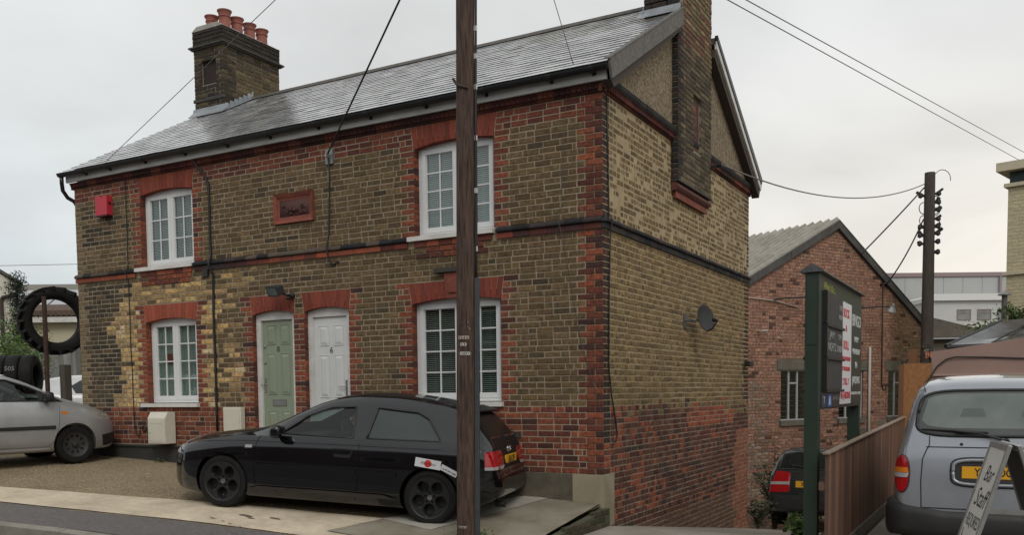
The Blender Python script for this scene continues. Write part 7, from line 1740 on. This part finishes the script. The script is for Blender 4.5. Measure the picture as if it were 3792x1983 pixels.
mb = MB(); mb.prism([(.0, 5.05), (.28, 5.05), (.28, 5.42), (.0, 5.42)], -.28, -.001, fr=fg); part('alarm_box', mb, RND, gh)
mb = MB(); mb.tube([fg(.1, 5.0, -.1), fg(.55, 4.9, -.1), fg(.62, 4.8, -.1), fg(.62, 0, -.1)], .07, 8); part('downpipe', mb, BRN, gh)
cf = thing('conifer', 'dark narrow conifer beside the cream gable house', 'tree', (-28.8, 11.0, 0)); rc = random.Random(14); part('trunk', MB().lathe([(.14, 0), (.04, 5.2)], 8), STEM, cf, world=False)
lm = MB(); leaves(lm, [(rc.gauss(0, .36) * (1 - z / 7), rc.gauss(0, .36) * (1 - z / 7), z) for z in [i * .1 for i in range(2, 56)] for _ in range(2)], 11000, .34, .042, [(.018, .028, .016), (.026, .038, .02), (.012, .02, .012)], rc, flat=1.0); part('crown', lm, LEAF, cf, world=False)
ho = Vector((-37.5, 16.0, 0)); fh = lambda a, b, d: tuple(ho + tx * a + Vector((-.487, .873, 0)) * d + Vector((0, 0, b)))
rh = thing('bungalow', 'house with tiled roof and solar panels seen through the tractor tyre', 'house', tuple(ho + tx * 4))
EB, RB_ = 4.78, 6.78; slp = (RB_ - EB) / 3.9
part('wall', MB().prism([(-5.8, -.2), (29.8, -.2), (29.8, EB - .03), (-5.8, EB - .03)], 0, 7, fr=fh), mat('pale_render', (.50, .46, .34), rough=.85), rh)
mb = MB(); mb.prism([(-.4, EB), (3.5, RB_), (7.4, EB)], -6, 30, fr=lambda a, b, d: fh(d, b, a)); part('roof', mb, mat('roof_grey_tile', (.21, .195, .165), (.15, .14, .12), rough=.9, scale=5, bump=.4, stretch=(1, 1, 4)), rh)
part('fascia', MB().prism([(-5.9, EB - .26), (29.9, EB - .26), (29.9, EB - .01), (-5.9, EB - .01)], -.42, -.36, fr=fh), WHITE, rh)
for i in range(44):
    a = -3.0 + i * .24; part('roof_tile', MB().prism([(a, EB + .03), (a + .12, EB + .11), (a + .23, EB + .03), (a + .23, EB + .32), (a, EB + .32)], -.45, .2, fr=lambda p, q, d: fh(p, q + (d + .4) * slp, d)), mat('pantile', (.13, .085, .06), (.085, .058, .045), rough=.85, scale=9), rh)
for i, (a, b) in enumerate(((-1.2, .1), (.2, 1.5), (1.6, 2.9))):
    part('solar_panel', MB().prism([(.75, EB + 1.15 * slp + .10), (2.5, EB + 2.9 * slp + .10), (2.5, EB + 2.9 * slp + .05), (.75, EB + 1.15 * slp + .05)], a, b, fr=lambda p, q, d: fh(d, q, p)), mat('solar_glass', (.30, .31, .32), rough=.10, spec=.9), rh)  # pale base colour stands in for the sky the panels reflect

# ------------------------------------------------------------------ terrace across the road (mirrored in the cars and panes)
ot = thing('opposite_terrace', 'long brown brick terrace across the road behind the viewer', 'terrace', (-4, -24, -.8))
part('wall', MB().box(-46, 34, -31, -23, -.9, 5.0), mat('terrace_brick', (.16, .105, .075), (.12, .08, .06), rough=.9, scale=6), ot)
mb = MB(); mb.prism([(-22.7, 5.02), (-27, 7.6), (-31.3, 5.02)], -46.3, 34.3, fr=lambda a, b, d: (d, a, b)); part('roof', mb, mat('terrace_slate', (.09, .09, .095), (.07, .07, .072), rough=.6, scale=4), ot)
for i in range(14):
    for z0 in (.6, 3.1):
        x = -43 + i * 5.4; f_ = MB(); bars(f_, x, x + 1.5, z0, z0 + 1.4, .08, -22.999, -22.93); wn = part('window', f_, WHITE, ot); part('pane', MB().box(x + .08, x + 1.42, -22.995, -22.98, z0 + .08, z0 + 1.32), CARGLASS, wn)
    part('door', MB().box(-40.6 + i * 5.4, -39.7 + i * 5.4, -22.999, -22.95, -.8, 1.9), mat('terrace_door', (.08, .05, .05), rough=.5), ot)
# wet drips and leaf litter on the apron by the front wheel, loose stones on the forecourt
rd = random.Random(77); STN = mat('drip_stain', (.13, .108, .078), rough=.7)
for i, (x, y, r0) in enumerate(((-3.35, -2.50, .07), (-3.22, -2.55, .035), (-3.55, -2.80, .03), (-3.36, -2.83, .018), (-3.22, -2.86, .018), (-3.05, -2.88, .014), (-3.0, -2.40, .05))):
    mb = MB(); n = 16; g = [(x + r0 * (1.3 + .5 * rd.random()) * math.cos(2 * math.pi * k / n), y + r0 * .45 * (.6 + .7 * rd.random()) * math.sin(2 * math.pi * k / n)) for k in range(n)]
    mb.add([(a, b, GL(a, b) + .0185) for a, b in g], [tuple(range(n))]); part('oil_stain', mb, STN, None, kind='structure')
mb = MB()
for i in range(7000):
    t = rd.uniform(-3, 6.0); o_ = rd.uniform(0, 1.0)**1.6 * 3.4 - .02 + .82; p = sl(t, o_)
    if p[0] > -.3 or p[1] > -.05: continue
    s_ = rd.uniform(.004, .011); q = Vector((p[0], p[1], GL(*p) + .002)); a = rd.uniform(0, 6.28)
    vs = [q + Vector((math.cos(a + k * 2.1) * s_, math.sin(a + k * 2.1) * s_, 0)) for k in range(3)] + [q + Vector((0, 0, s_ * .9))]
    mb.add(vs, [(0, 1, 3), (1, 2, 3), (2, 0, 3)], jit(rd.choice([(.36, .28, .18), (.22, .165, .10), (.44, .37, .27), (.15, .115, .075)]), .2, rd))
part('loose_gravel', mb, ATT, None, kind='stuff')
